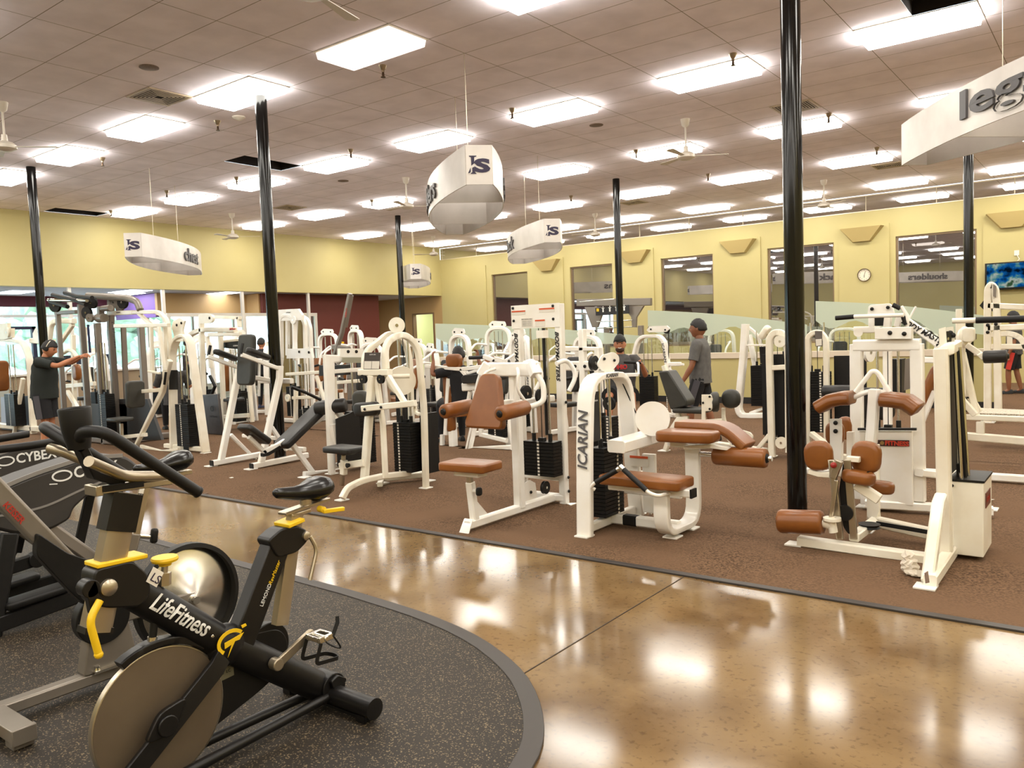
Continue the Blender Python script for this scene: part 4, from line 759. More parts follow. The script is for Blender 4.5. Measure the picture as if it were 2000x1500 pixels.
cushion(r, (-0.25, -1.342, 0.581), (.26, .36, .07), (-38, 0, 0), VINYL, 'chest_pad', .03)
roller(r, (-0.2, -0.512, 0.786), (0.12, -0.308, 0.824), .085, VINYL)
bars(r, 'bench_frame', WHITE, [([(-0.25, -1.255, 0.36), (-0.25, -1.057, 0.41), (-0.25, -0.206, 0.723)], .05, .05, (1, 0, 0)), ([(-0.25, -1.416, 0.556), (-0.25, -1.214, 0.349)], .05, .045, (1, 0, 0)), ([(-0.25, -0.842, 0.405), (-0.25, -0.553, 0.006)], .055, .06, (1, 0, 0)), ([(-0.25, -0.689, 0.016), (-0.25, -0.453, -0.01), (-0.25, -0.136, -0.087), (-0.25, 0.159, -0.103)], .06, .07, (1, 0, 0)), ([(-0.05, -0.332, 0.772), (-0.05, 0.17, 0.204)], .05, .07, (1, 0, 0)), ([(0.05, -0.467, 0.605), (0.05, -0.444, 0.357), (0.05, 0.002, 0.074)], .06, .07, (1, 0, 0), .1)])
g = MB(); g.bar([(-0.25, -1.257, 0.331), (-0.25, -1.188, 0.333), (-0.25, -1.023, 0.393)], .06, .04, (1, 0, 0)); g.make('hinge_bracket', BLKM, r)
g = MB(); g.tube([(0.1, -1.079, 1.097), (0.1, -0.878, 1.017), (0.1, -0.672, 0.917)], .018); g.make('handle', RUB, r)
# --- pectoral machine with the placarded arch, and grey shroud behind
r = root('row_machine', (-5.2, 1.12, FZ), 0, 'cream arch machine with overhead branded arm and grey seat, beside the cable tower', 'exercise machine')
g = MB(); g.bar([(-0.384, 0, -0.006), (-0.302, 0, 0.95), (-0.267, 0, 1.501), (-0.112, 0, 1.716), (0.134, 0, 1.764), (0.261, 0, 1.661), (0.362, 0, 0.959), (0.491, 0, 0.015)], .13, .05, (0, 1, 0), .1); g.make('arch', WHITE2, r, smooth=30, bevel=.004)
bars(r, 'base_frame', WHITE2, [([(-.62, 0, .05), (.5, 0, .05)], .07, .07, (0, 1, 0)), ([(-1.275, -0.15, -0.105), (-0.334, -0.15, 0.922), (-0.075, -0.15, 1.389)], .07, .08, (0, 1, 0)), ([(-1.083, -0.15, 0.03), (-0.491, -0.15, -0.024), (0.025, -0.15, 0.039)], .05, .06, (0, 1, 0), .05), ([(-1.684, -0.15, 0.148), (-0.917, -0.15, 0.227)], .06, .06, (0, 1, 0)), ([(-1.066, -0.15, 0.904), (-0.301, -0.15, 0.946)], .05, .06, (0, 1, 0)), ([(-0.249, -0.1, 1.893), (-0.341, -0.1, 1.115)], .06, .06, (0, 1, 0)), ([(-1.815, -0.1, 0.161), (-1.765, -0.1, 0.027)], .07, .08, (0, 1, 0))])
g = MB(); g.bar([(-.05, 0, .05), (.1, 0, .05)], .075, .075, (0, 1, 0)); g.make('rubber_bumper', RUB, r)
g = MB(); g.bar([(-2.136, 0, 2.186), (-1.319, 0, 2.166)], .08, .07, (0, 1, 0)); g.bar([(-1.319, 0, 2.166), (-0.576, 0, 2.14), (-0.327, 0, 1.988), (-0.306, 0, 1.423)], .07, .06, (0, 1, 0), .12); g.bar([(-1.192, 0, 2.152), (-0.869, 0, 1.977), (-0.499, 0, 1.782)], .06, .05, (0, 1, 0)); g.make('top_beam', WHITE2, r, smooth=30, bevel=.004)
lettering('brand_text', 'ICARIAN', LETG, r, frame((-1.728, -0.05, 2.184), (1, 0, 0), (0, 0, 1)), w=.12, thick=.002)
for P in ([(-0.373, -0.25, 1.9), (-0.412, -0.25, 1.218)], [(0.026, -0.35, 1.888), (0.119, -0.35, 1.247)]): bars(r, 'swing_arm', WHITE2, [(P, .05, .055, (0, 1, 0))])
bars(r, 'pivot_bar', WHITE2, [([(-1.558, -0.2, 1.956), (0.046, -0.2, 1.915)], .06, .06, (0, 1, 0)), ([(-0.437, -0.3, 1.236), (-0.118, -0.3, 1.206)], .04, .03, (0, 1, 0))])
g = MB(); g.tube([(0.145, -0.35, 1.224), (0.081, -0.35, 1.043)], .018); g.make('handle', RUB, r)
g = MB(); g.plate([(-0.173, -0.02, 1.889), (-0.119, -0.02, 1.98), (0.056, -0.02, 2.02), (0.19, -0.02, 1.968), (0.12, -0.02, 1.841), (0.128, -0.02, 1.665), (-0.083, -0.02, 1.67)], (0, 1, 0), .03); pc = g.make('pulley_cover', WHITE2, r); bolts(pc, [(-0.02, -0.04, 1.915), (0.11, -0.04, 1.941)], (0, -1, 0), .02)
g = MB(); g.plate([(-0.216, -0.08, 1.239), (-0.015, -0.08, 1.239), (-0.035, -0.08, 0.944), (-0.265, -0.08, 0.941)], (0, 1, 0), .02); g.make('foam_sleeve', RUB, r)
stack(r, (.03, .0), .34, .16, .08, .72, 1.6, 'y', -.03)
cushion(r, (-0.974, -0.25, 0.873), (.1, .28, .42), (0, 4, 0), GREYV, 'back_pad', .03); cushion(r, (-1.494, -0.25, 0.46), (.36, .3, .06), (0, 0, 0), GREYV, 'seat', .025)
bars(r, 'seat_post', STEEL, [([(-1.47, -0.25, 0.395), (-1.478, -0.25, 0.212)], .05, .05, (0, 1, 0))])
foot(r, [(0.493, -0.002, 0), (-0.496, -0.543, 0), (-0.379, 0.014, 0)], .12)
# ------------------------------------------------------------------ right hand group
r = root('glute_machine', (5.0, .3, FZ), 0, 'cream hip machine with two square brown pads and big brown roller, nearest on the right', 'exercise machine')
bars(r, 'base_frame', WHITE2, [([(-0.736, -0.05, 0.036), (-0.252, -0.05, 0.028), (0.186, -0.05, 0.021)], .07, .09, (0, 0, 1)), ([(.21, -.6, .04), (.21, .5, .05)], .075, .075, (0, 0, 1)), ([(-0.366, 0.55, 0.676), (-0.37, 0.55, 0.133), (-0.315, 0.45, 0.114), (0.05, 0.4, 0.082)], .07, .08, (0, 1, 0)), ([(-0.37, 0, 0.094), (-0.337, 0.5, 0.116)], .06, .07, (0, 0, 1)), ([(0.19, -0.556, 0.017), (0.19, -0.195, 0.42), (0.19, -0.105, 0.446)], .075, .07, (0, 1, 0))])
g = MB(); g.bar([(0.199, 0, 0.054), (0.176, 0, 1.402)], .085, .085, (0, 1, 0)); g.make('post', WHITE2, r, bevel=.004)
g = MB(); g.bar([(0.238, 0.42, 0.459), (0.193, 0.42, 1.361)], .05, .05, (0, 1, 0)); g.bar([(0.176, 0, 1.372), (0.22, 0, 1.398), (0.202, 0.42, 1.41)], .07, .07, (0, 0, 1)); g.make('rear_post', WHITE2, r, bevel=.004)
g = MB(); g.bb(.20, .40, .12, .52, .03, .52); bx = g.make('stack_cover', WHITE2, r, smooth=0, bevel=.006); bolts(bx, [(.22, .117, .49), (.22, .117, .08)], (0, -1, 0), .01)
g = MB(); g.bb(.195, .405, .115, .525, .52, .535); g.make('cover_rim', RUB, bx)
g = MB(); g.bb(.401, .405, .2, .42, .34, .44); lb = g.make('brand_badge', mat('badge_maroon', (96, 40, 26), .45), bx); lettering('brand_text', 'FITNESS', LETR, lb, frame((.406, .31, .39), (0, 1, 0), (0, 0, 1)), w=.16, thick=.001)
g = MB(); g.bb(.23, .29, .22, .26, .53, .62); g.make('weight_stack', PLATE, r)
for q in (.15, .21, .27):
    g = MB(); g.cone((.24+q*.2, q, .53), (.215+q*.1, q, 1.4), .012, n=10); g.make('guide_rod', BLKM if q == .21 else CHROME, r)
g = MB(); g.bb(.2, .21, .06, .4, .56, 1.36); g.make('rod_shroud', BLKM, r)
g = MB(); g.plate([(0.151, 0.1, 1.389), (0.148, 0.1, 1.527), (0.187, 0.1, 1.539), (0.196, 0.1, 1.388)], (0, 1, 0), .015); pb0 = g.make('pulley_cover', WHITE2, r); g = MB(); g.plate([(0.166, 0.25, 1.417), (0.167, 0.25, 1.534), (0.209, 0.25, 1.539), (0.221, 0.25, 1.402)], (0, 1, 0), .015); pb = g.make('pulley_cover', WHITE2, r); bolts(pb, [(0.194, 0.23, 1.495), (0.209, 0.23, 1.481)], (0, -1, 0), .018); pulley(pb, (0.173, 0.17, 1.46), .05, (1, -.4, 0))
foot(r, [(-0.766, -0.039, 0), (0.188, -0.608, 0), (-0.437, 0.584, 0)], .12)
g = MB(); g.plate([(0.235, -0.9, 0.172), (0.235, -0.811, 0.16), (0.235, -0.767, 0.082), (0.235, -0.872, 0.105)], (1, -.3, 0), .004); g.make('torn_sticker', mat('torn_sticker', (150, 130, 120), .5), r)
roller(r, (-0.854, -0.12, 0.18), (-0.542, -0.12, 0.205), .085, BROWN)
g = MB(); g.tube([(-0.57, -0.12, 0.205), (-0.473, -0.12, 0.187)], .03); g.cone((-0.493, -0.12, 0.25), (-0.474, -0.12, 0.144), .03); g.lathe([(0, -.01), (.06, -.01), (.06, .01), (0, .01)], (-0.483, -0.12, 0.237), (0, 0, 1), 20); g.make('roller_hub', WHITE2, r)
bars(r, 'lever_arm', STEEL, [([(-0.499, -0.1, 0.209), (-0.455, -0.1, 0.508)], .03, .03, (0, 1, 0)), ([(-0.487, -0.07, 0.518), (-0.441, -0.07, 0.64)], .05, .05, (0, 1, 0)), ([(-0.37, 0, 0.083), (-0.409, 0, 0.639)], .03, .05, (0, 1, 0)), ([(-0.452, -0.04, 0.082), (-0.504, -0.04, 0.638)], .03, .045, (0, 1, 0))])
g = MB(); g.plate([(-0.438, 0.02, 0.616), (-0.39, 0.02, 0.619), (-0.379, 0.02, 0.422), (-0.367, 0.02, 0.278), (-0.361, 0.02, 0.134), (-0.402, 0.02, 0.107), (-0.443, 0.02, 0.161), (-0.468, 0.02, 0.414)], (0, 1, 0), .04, .03); g.lathe([(0, -.03), (.055, -.03), (.055, .03), (0, .03)], (-0.423, 0, 0.266), (0, 1, 0), 24); g.make('cam_plate', BLKM, r)
g = MB(); g.ball((-0.474, -0.1, 0.61), .022); g.make('adjustment_knob', mat('red_knob', (150, 30, 24), .4), r)
g = MB(); g.lathe([(0, -.012), (.075, -.014), (.065, 0), (.075, .014), (0, .012)], (-0.327, 0.243, 0.13), (0, 0, 1), 30); g.make('pulley', BLKM, r)
g = MB(); g.bar([(-0.302, 0.344, 0.13), (0.137, 0.219, 0.13)], .03, .008, (0, 0, 1)); g.make('belt', RUB, r)
cushion(r, (-0.632, 0.1, 0.639), (.2, .09, .215), (0, -4, 6), BROWN, 'hip_pad', .05); cushion(r, (-0.309, 0.1, 0.649), (.2, .09, .225), (0, 4, -8), BROWN, 'hip_pad', .05)
cushion(r, (-0.336, 0, 0.522), (.22, .16, .09), (0, 8, 10), BROWN, 'elbow_pad', .04); cushion(r, (-0.244, 0.25, 0.415), (.17, .14, .085), (0, 4, 8), BROWN, 'elbow_pad', .035)
bars(r, 'pad_arm', WHITE2, [([(-0.358, 0.02, 0.467), (-0.206, 0.02, 0.374)], .07, .06, (0, 0, 1)), ([(-0.545, 0.1, 0.504), (-0.63, 0.1, 0.504), (-0.703, 0.1, 0.521)], .04, .05, (0, 0, 1)), ([(-0.414, 0.02, 0.643), (-0.33, 0.02, 0.641)], .04, .05, (0, 0, 1))])
g = MB(); g.bb(-.33, -.27, -.02, .05, .5, .56); g.make('arm_pivot', BLKM, r)
# crumpled towel on the floor
g = MB(); g.ball((0, 0, .05), .05, (1, .8, 1.1), 3); g.ball((-.01, .01, .11), .035, (1, .8, 1), 3); g.ball((.03, -.02, .02), .045, (1.3, .9, .4), 3)
for v in g.bm.verts: v.co += V((sin(v.co.z*160)*.008, cos(v.co.x*170)*.008, sin(v.co.y*150)*.006))
o = g.make('cleaning_cloth', mat('white_cloth', (214, 204, 188), .9)); o.location = (5.06, -.09, .012); tag(o, 'small crumpled white cloth on the carpet beside the slanted foot of the right machine', 'cloth')
# --- big white stack frame with the FITNESS badge and two winged tan pads
r = root('hip_machine', (4.55, 1.7, FZ), 0, 'white rectangular tower with red lettered badge and two winged tan thigh pads', 'exercise machine')
bars(r, 'tower', WHITE, [([(-0.245, 0, 0.078), (-0.241, 0, 1.404)], .08, .1, (0, 1, 0)), ([(0.235, 0, 0.103), (0.225, 0, 1.398)], .08, .1, (0, 1, 0)), ([(-0.262, 0, 1.391), (0.252, 0, 1.389)], .09, .1, (0, 1, 0))])
g = MB(); g.plate([(-0.211, -0.03, 0.673), (0.201, -0.03, 0.691), (0.205, -0.03, 0.072), (-0.205, -0.03, 0.043)], (0, 1, 0), .1); cv = g.make('stack_cover', WHITE, r, smooth=0, bevel=.008)
g = MB(); g.bar([(-0.213, -0.09, 0.689), (0.235, -0.09, 0.708)], .03, .02, (0, 1, 0)); g.make('cover_rim', RUB, cv)
g = MB(); g.plate([(-0.076, -0.09, 0.604), (0.181, -0.09, 0.614), (0.181, -0.09, 0.563), (-0.076, -0.09, 0.553)], (0, 1, 0), .006); lb = g.make('brand_badge', mat('badge_black', (52, 22, 18), .45), cv); lettering('brand_text', 'FITNESS', mat('badge_red', (190, 60, 40), .4), lb, frame((0.09, -0.095, 0.584), (1, 0, 0), (0, 0, 1)), w=.18, h=.04, bold=.04, thick=.002)
g = MB(); g.lathe([(0, 0), (.016, 0), (.016, .003), (0, .003)], (-0.024, -0.094, 0.582), (0, -1, 0), 20); g.make('globe_logo', mat('badge_gold', (140, 110, 60), .4), lb)
g = MB(); g.plate([(-0.075, -0.05, 1.445), (-0.074, -0.05, 1.538), (0.201, -0.05, 1.537), (0.201, -0.05, 1.438)], (0, 1, 0), .09); hp = g.make('header_panel', WHITE, r, bevel=.004); bolts(hp, [(0.043, -0.1, 1.493), (0.15, -0.1, 1.482)], (0, -1, 0), .018)
stack(r, (-0.022, 0.12, 0.65)[:2], .3, .13, .05, .68, 1.36, 'y', 0.)
bars(r, 'base_frame', WHITE, [([(-0.161, -0.093, 0.06), (0.755, 0.066, 0.06)], .07, .08, (0, 0, 1)), ([(0.249, -0.07, 0.35), (0.378, 0.168, 0.3)], .06, .08, (0, 0, 1)), ([(-0.182, -0.293, 0.34), (-0.576, -0.32, 0.34), (-0.786, -0.073, 0.34)], .05, .06, (0, 0, 1), .1), ([(0.55, 0.132, 0.088), (0.65, 0.838, -0.092)], .06, .06, (0, 0, 1)), ([(0.536, 0.1, 0.198), (0.627, 0.1, 0.102), (0.728, 0.15, 0.053)], .05, .05, (0, 1, 0))])
foot(r, [(0.689, 0.395, 0), (-0.193, 0.04, 0)], .13)
g = MB(); g.bar([(0.011, -0.6, 0.646), (0.037, -0.6, 1.07)], .09, .075, (0, 1, 0)); g.make('front_post', WHITE, r, bevel=.004)
g = MB(); g.tube([(-0.114, -0.55, 1.04), (-0.011, -0.55, 1.182), (0.004, -0.55, 1.202), (0.034, -0.55, 1.206), (0.056, -0.55, 1.186), (0.132, -0.55, 1.044)], .019, 12, fl=.05); g.tube([(-0.126, -0.55, 0.999), (-0.042, -0.55, 1.041), (0.025, -0.55, 1.05), (0.088, -0.55, 1.043), (0.15, -0.55, 1.012)], .02, 12, fl=.1); g.make('pad_bracket', WHITE, r)
for s, c in ((-1, (-0.253, -0.6, 0.968)), (1, (0.218, -0.6, 0.979))):
    g = MB(); g.sweep([V(c)+V((-.13, 0, -.05*s*-1 if s < 0 else .02)), V(c)+V((-.03, 0, .012)), V(c)+V((.05, 0, .0+.03*(s < 0))), V(c)+V((.13, 0, .035 if s < 0 else -.06))] , [(-.1, -.055), (.1, -.055), (.135, -.02), (.13, .02), (.1, .05), (-.1, .05), (-.13, .02), (-.135, -.02)], (0, 1, 0)); g.make('thigh_pad', BROWN, r, smooth=50, bevel=.014)
for s, q in ((-1, (-0.329, -0.35, 0.68)), (1, (-0.335, 0, 0.682))):
    cushion(r, q, (.15, .08, .2), (0, 0, -10), BROWN, 'side_pad', .04)
g = MB(); g.plate([(-0.349, -0.42, 0.806), (-0.256, -0.42, 0.81), (-0.253, -0.42, 0.684), (-0.268, -0.42, 0.451), (-0.164, -0.42, 0.458), (-0.078, -0.42, 0.464), (-0.079, -0.42, 0.381), (-0.35, -0.42, 0.36)], (0, 1, 0), .012); g.plate([(-0.271, -0.2, 0.678), (-0.218, -0.2, 0.68), (-0.22, -0.2, 0.443), (-0.273, -0.2, 0.439)], (0, 1, 0), .05); br = g.make('pad_bracket', WHITE, r); bolts(br, [(-0.299, -0.44, 0.777), (-0.3, -0.44, 0.709)], (0, -1, 0), .018)
g = MB(); g.tube([(-0.306, -0.3, 0.624), (-0.308, -0.3, 0.452)], .03); g.make('strut', WHITE, r)
# --- lat and chest press combination behind it
r = root('chest_press', (4.3, 3.4, FZ), 0, 'white overhead press with long horizontal handle and slanted lettered brace, behind the badge tower', 'exercise machine')
g = MB(); g.plate([(-0.303, 0, 1.652), (-0.292, 0, 1.747), (-0.267, 0, 1.762), (-0.09, 0, 1.769), (-0.061, 0, 1.736), (-0.043, 0, 1.652)], (0, 1, 0), .05, .02); hd = g.make('header_panel', WHITE, r, bevel=.004); bolts(hd, [(-0.253, -0.04, 1.719), (-0.101, -0.04, 1.727)], (0, -1, 0), .018)
g = MB(); g.tube([(-0.378, -0.3, 1.646), (0.098, -0.3, 1.642)], .02); h = g.make('handle_bar', WHITE, r); g = MB(); g.tube([(-0.543, -0.3, 1.638), (-0.363, -0.3, 1.646)], .024); g.make('grip', RUB, h)
g = MB(); g.tube([(0.036, -0.1, 1.731), (0.091, -0.1, 1.636), (0.091, -0.1, 1.524)], .018); h = g.make('hand_lever', WHITE, r); g = MB(); g.tube([(-0.04, -0.1, 1.75), (0.026, -0.1, 1.711)], .024); g.tube([(0.054, -0.1, 1.627), (0.082, -0.1, 1.544)], .024); g.make('grip', RUB, h)
g = MB(); g.tube([(0.086, 0, 1.6), (0.152, 0, 1.725)], .01); g.make('pull_pin', WHITE, r)
bars(r, 'frame', WHITE, [([(-0.264, 0, 1.534), (-0.263, 0, 1.651)], .06, .06, (0, 1, 0)), ([(-0.116, 0, 1.529), (-0.105, 0, 1.66)], .06, .07, (0, 1, 0)), ([(-0.024, 0, 1.526), (0, 0, 1.629)], .05, .06, (0, 1, 0)), ([(0.062, 0, 1.585), (0.363, 0, 1.335)], .08, .075, (0, 1, 0)), ([(-0.116, 0, 1.529), (-0.117, 0, -0.01)], .08, .08, (0, 1, 0)), ([(-0.44, 0, 1.508), (-0.18, 0, 1.505)], .06, .07, (0, 1, 0)), ([(.1, 0, .05), (1.2, 0, .05)], .07, .08), ([(0.363, 0, 1.351), (0.428, 0, 0.161)], .08, .08, (0, 1, 0)), ([(0.178, 0, 1.19), (0.43, 0, 1.177)], .05, .06, (0, 1, 0))])
lettering('brand_text', 'BODY MASTERS', LETB, r, frame((0.247, -0.045, 1.456), (.8, 0, -.5), (.5, 0, .8)), w=.5, h=.055, bold=.03, shear=.2, thick=.003)
g = MB(); g.cone((-0.387, -0.05, 1.48), (-0.474, 0.3, 1.476), .045); g.make('pivot_drum', WHITE, r)
g = MB(); g.plate([(-0.238, 0, 1.628), (-0.13, 0, 1.624), (-0.131, 0, 1.54), (-0.239, 0, 1.544)], (0, 1, 0), .03); g.make('weight_guard', RUB, r)
pulley(r, (-0.314, 0.1, 1.265), .1, (1, -.3, 0), WHITE); roller(r, (-0.854, 0.3, 0.83), (-0.539, 0.3, 0.834), .07, VINYL)
cushion(r, (0.235, 0.2, 0.885), (.1, .3, .5), (0, 22, 0), BROWN, 'back_pad', .04); bars(r, 'pad_frame', WHITE, [([(0.299, 0.1, 0.868), (0.132, 0.1, 0.417)], .06, .06, (0, 1, 0))])
cushion(r, (-0.373, 0.6, 0.676), (.4, .1, .36), (0, 0, 0), VINYL, 'knee_pad', .14)
g = MB(); g.plate([(-0.202, 0.6, 1.175), (-0.083, 0.6, 1.174), (-0.086, 0.6, 0.795), (-0.204, 0.6, 0.793)], (0, 1, 0), .2); g.make('stack_shroud', BLKM, r)
g = MB(); g.plate([(-0.048, 0.5, 1.173), (0.017, 0.5, 1.189), (0.01, 0.5, 0.86), (-0.06, 0.5, 0.837)], (0, 1, 0), .02); g.make('side_cover', SILV, r)
# --- abductor machine with grey oval pads and the two arched towers by the big column
r = root('abductor_machine', (2.75, 3.95, FZ), 0, 'cream inner thigh machine with reclined grey back pad and two round grey knee pads', 'exercise machine')
g = MB(); g.bar([(0.024, 0, 0.018), (0.013, 0, 1.203), (0.017, 0, 1.435), (0.073, 0, 1.5), (0.146, 0, 1.504), (0.217, 0, 1.442), (0.238, 0, 1.201), (0.227, 0, 0.079)], .07, .075, (0, 1, 0), .1); g.make('arch', WHITE2, r, smooth=30, bevel=.004)
bars(r, 'base_frame', WHITE2, [([(-0.053, 0.079, 0.07), (-0.847, 0.413, 0.07), (-1.231, 0.152, 0.07)], .06, .08, (0, 0, 1)), ([(0.023, 0, 1.081), (0.242, 0, 1.093)], .05, .06, (0, 1, 0)), ([(-0.149, 0, 0.1), (-0.002, 0, 0.282)], .05, .05, (0, 1, 0)), ([(-1.233, -0.1, 0.302), (-1.137, -0.1, 0.437), (-0.996, -0.1, 0.455)], .05, .06, (0, 1, 0)), ([(-1.233, -0.1, 0.289), (-1.327, -0.1, 0.032)], .06, .06, (0, 1, 0)), ([(-1.369, 0, 1.119), (-1.052, 0, 0.067)], .06, .06, (0, 1, 0))])
foot(r, [(-0.024, 0.1, 0), (-1.399, 0, 0)], .13)
g = MB(); g.plate([(a, .0+b*.0-.0, b) for a, b in ()] or [(-1.393, 0, 1.046), (-1.255, 0, 1.059), (-1.002, 0, 0.68), (-1.01, 0, 0.608), (-1.232, 0, 0.556)], (0, 1, 0), .26, .03); g.make('back_pad', GREYV, r, smooth=30, bevel=.02)
cushion(r, (-0.991, 0, 0.55), (.42, .34, .06), (0, 0, 0), GREYV, 'seat', .025)
g = MB(); g.plate([(-0.765, -0.2, 0.766), (-0.652, -0.2, 0.768), (-0.62, -0.2, 0.718), (-0.629, -0.2, 0.605), (-0.656, -0.2, 0.566), (-0.723, -0.2, 0.564), (-0.73, -0.2, 0.272), (-0.777, -0.2, 0.27)], (0, 1, 0), .03); kb = g.make('knee_bracket', WHITE2, r, bevel=.003); bolts(kb, [(-0.657, -0.22, 0.744), (-0.66, -0.22, 0.593), (-0.745, -0.22, 0.667)], (0, -1, 0), .014)
g = MB(); g.lathe([(0, -.05), (.1, -.05), (.125, -.02), (.125, .03), (.1, .05), (0, .05)], (-0.644, -0.1, 0.671), (.9, .45, 0), 30); g.make('knee_pad', GREYV, r, smooth=60)
cushion(r, (-0.473, 0, 0.704), (.24, .14, .235), (0, -4, -16), GREYV, 'knee_pad', .1)
bars(r, 'pad_arm', WHITE2, [([(-0.574, 0, 0.587), (-0.577, 0, 0.447), (-0.533, 0, 0.333), (-0.403, 0, 0.288)], .04, .045, (0, 1, 0), .06), ([(-0.757, -0.1, 0.425), (-0.542, -0.1, 0.446)], .04, .045, (0, 1, 0))])
g = MB(); g.plate([(-0.441, 0, 0.312), (-0.363, 0, 0.328), (-0.235, 0, 0.296), (-0.198, 0, 0.248), (-0.224, 0, 0.184), (-0.276, 0, 0.168), (-0.391, 0, 0.226)], (0, 1, 0), .03, .02); g.plate([(-0.589, 0.05, 0.248), (-0.515, 0.05, 0.251), (-0.424, 0.05, 0.192), (-0.406, 0.05, 0.104), (-0.492, 0.05, 0.099)], (0, 1, 0), .03, .02); pl = g.make('pivot_plate', WHITE2, r); bolts(pl, [(-0.391, -0.03, 0.267), (-0.231, -0.03, 0.225)], (0, -1, 0), .016)
g = MB(); g.tube([(-0.879, -0.3, 0.341), (-0.869, -0.3, 0.456)], .02); g.make('handle', RUB, r)
g = MB(); g.tube([(-0.43, -0.1, 0.161), (-0.365, -0.1, 0.177)], .015); g.make('pull_pin', RUB, r)
stack(r, (0.04, 0.2, 0.259)[:2], .3, .14, .16, 1.2, 1.5, 'y', 0.); g = MB(); g.bb(-.12, .22, .1, .12, .26, 1.24); g.make('stack_shroud', BLKM, r)
pulley(r, (0.161, -0.05, 1.396), .07, (0, 1, 0), WHITE2); pulley(r, (0.148, -0.03, 0.195), .07, (0, 1, 0), WHITE2)
r = root('thigh_machine', (3.55, 4.2, FZ), 0, 'cream arch tower with grey instruction plate, right of the big black column', 'exercise machine')
g = MB(); g.bar([(-0.431, 0, 0.022), (-0.414, 0, 1.249), (-0.412, 0, 1.431), (-0.34, 0, 1.489), (-0.269, 0, 1.487), (-0.206, 0, 1.413), (-0.203, 0, 1.186), (-0.209, 0, 0.219)], .07, .06, (0, 1, 0), .1); g.make('arch', WHITE2, r, smooth=30, bevel=.004)
g = MB(); g.plate([(-0.319, -0.03, 1.501), (-0.237, -0.03, 1.499), (-0.239, -0.03, 1.319), (-0.315, -0.03, 1.321)], (0, 1, 0), .02); pl = g.make('instruction_placard', mat('placard_grey', (96, 88, 84), .5), r); g = MB(); g.plate([(-0.31, -0.045, 1.405), (-0.24, -0.045, 1.409), (-0.241, -0.045, 1.332), (-0.305, -0.045, 1.327)], (0, 1, 0), .004); g.make('placard_picture', PAPER, pl)
stack(r, (-0.322, 0.06, 0.574)[:2], .28, .14, .3, 1.02, 1.6, 'y', .05); g = MB(); g.bb(-.16, .2, .15, .17, .28, 1.2); g.make('stack_shroud', BLKM, r)
bars(r, 'base_frame', WHITE2, [([(-0.348, -0.122, 0.3), (0.027, -0.341, 0.1)], .06, .07, (0, 0, 1)), ([(-0.397, -0.106, 0.07), (0.361, -0.381, 0.07)], .06, .08, (0, 0, 1))])
# --- branded arch by the half wall, left of the standing man
r = root('pulldown_machine', (-.3, 7.6, FZ), 0, 'white arch machine with black weight stack and pulley cover, left of the standing man', 'exercise machine')
g = MB(); g.bar([(-0.846, 0, 0.127), (-0.753, 0, 1.076), (-0.659, 0, 1.375), (-0.551, 0, 1.466), (-0.222, 0, 1.467), (-0.124, 0, 1.363), (-0.066, 0, 0.885), (0.042, 0, 0.041)], .14, .06, (0, 1, 0), .2); g.make('arch', WHITE, r, smooth=30, bevel=.004)
bars(r, 'base_frame', WHITE, [([(-0.848, 0, 0.05), (0.062, 0, 0.042)], .1, .08, (0, 1, 0)), ([(-0.115, 0, 0.959), (0.184, 0, 0.957)], .07, .07, (0, 1, 0)), ([(-0.095, 0, 0.922), (0.098, 0, 0.702), (0.311, 0, 0.159)], .06, .06, (0, 1, 0)), ([(-0.014, 0, 0.958), (0.242, 0, 0.948)], .04, .04, (0, 1, 0))])
g = MB(); g.plate([(-0.449, -0.05, 1.576), (-0.385, -0.05, 1.648), (-0.041, -0.05, 1.645), (0.017, -0.05, 1.597), (-0.054, -0.05, 1.536), (-0.399, -0.05, 1.537)], (0, 1, 0), .02); pc = g.make('pulley_cover', WHITE, r); bolts(pc, [(-0.356, -0.07, 1.592), (-0.073, -0.07, 1.573)], (0, -1, 0), .016); pulley(pc, (-0.392, 0, 1.592), .06); pulley(pc, (-0.078, 0, 1.563), .06)
lettering('brand_text', 'ICARIAN', LETG, r, frame((-0.102, -0.075, 1.164), (.15, 0, -1), (1, 0, .1)), w=.34, h=.05, bold=.02, thick=.003)
stack(r, (-0.473, 0.02, 0.229)[:2], .30, .16, .1, .74, 1.42, 'y', .4)
g = MB(); g.tube([(-0.048, 0.02, 1.571), (-0.064, 0.02, 0.976)], .008, 6); g.make('cable', RUB, r)
g = MB(); g.bar([(-0.29, -0.1, 0.836), (-0.138, -0.1, 0.836)], .02, .02); g.make('selector_pin', RUB, r)
# --- leaning curved frame further right
r = root('incline_machine', (1.2, 8.0, FZ), 0, 'white curved leaning frame with black stack, between the standing man and the big black column', 'exercise machine')
g = MB(); g.bar([(-0.282, 0, 1.621), (-0.329, 0, 1.037), (-0.417, 0, 0.322), (-0.439, 0, 0.141), (-0.367, 0, 0.017), (-0.184, 0, 0.032), (0.191, 0, 0.054)], .16, .1, (0, 1, 0), .2); g.make('curved_frame', WHITE, r, smooth=30, bevel=.004)
bars(r, 'brace', WHITE, [([(-0.336, 0.3, 1.43), (-0.226, 0.3, 0.842), (-0.109, 0.3, 0.211)], .12, .07, (0, 1, 0)), ([(-0.298, 0, 1.258), (0.106, 0, 1.25)], .05, .03, (0, 1, 0)), ([(-0.267, 0.1, 0.064), (0.052, 0.1, 0.19)], .06, .05, (0, 1, 0)), ([(-0.304, 0.2, 1.565), (-0.142, 0.2, 1.427), (-0.074, 0.2, 1.203)], .06, .05, (0, 1, 0), .1)])
stack(r, (-0.037, 0.1, 0.232)[:2], .34, .2, .2, .9, 1.5, 'y', .5)
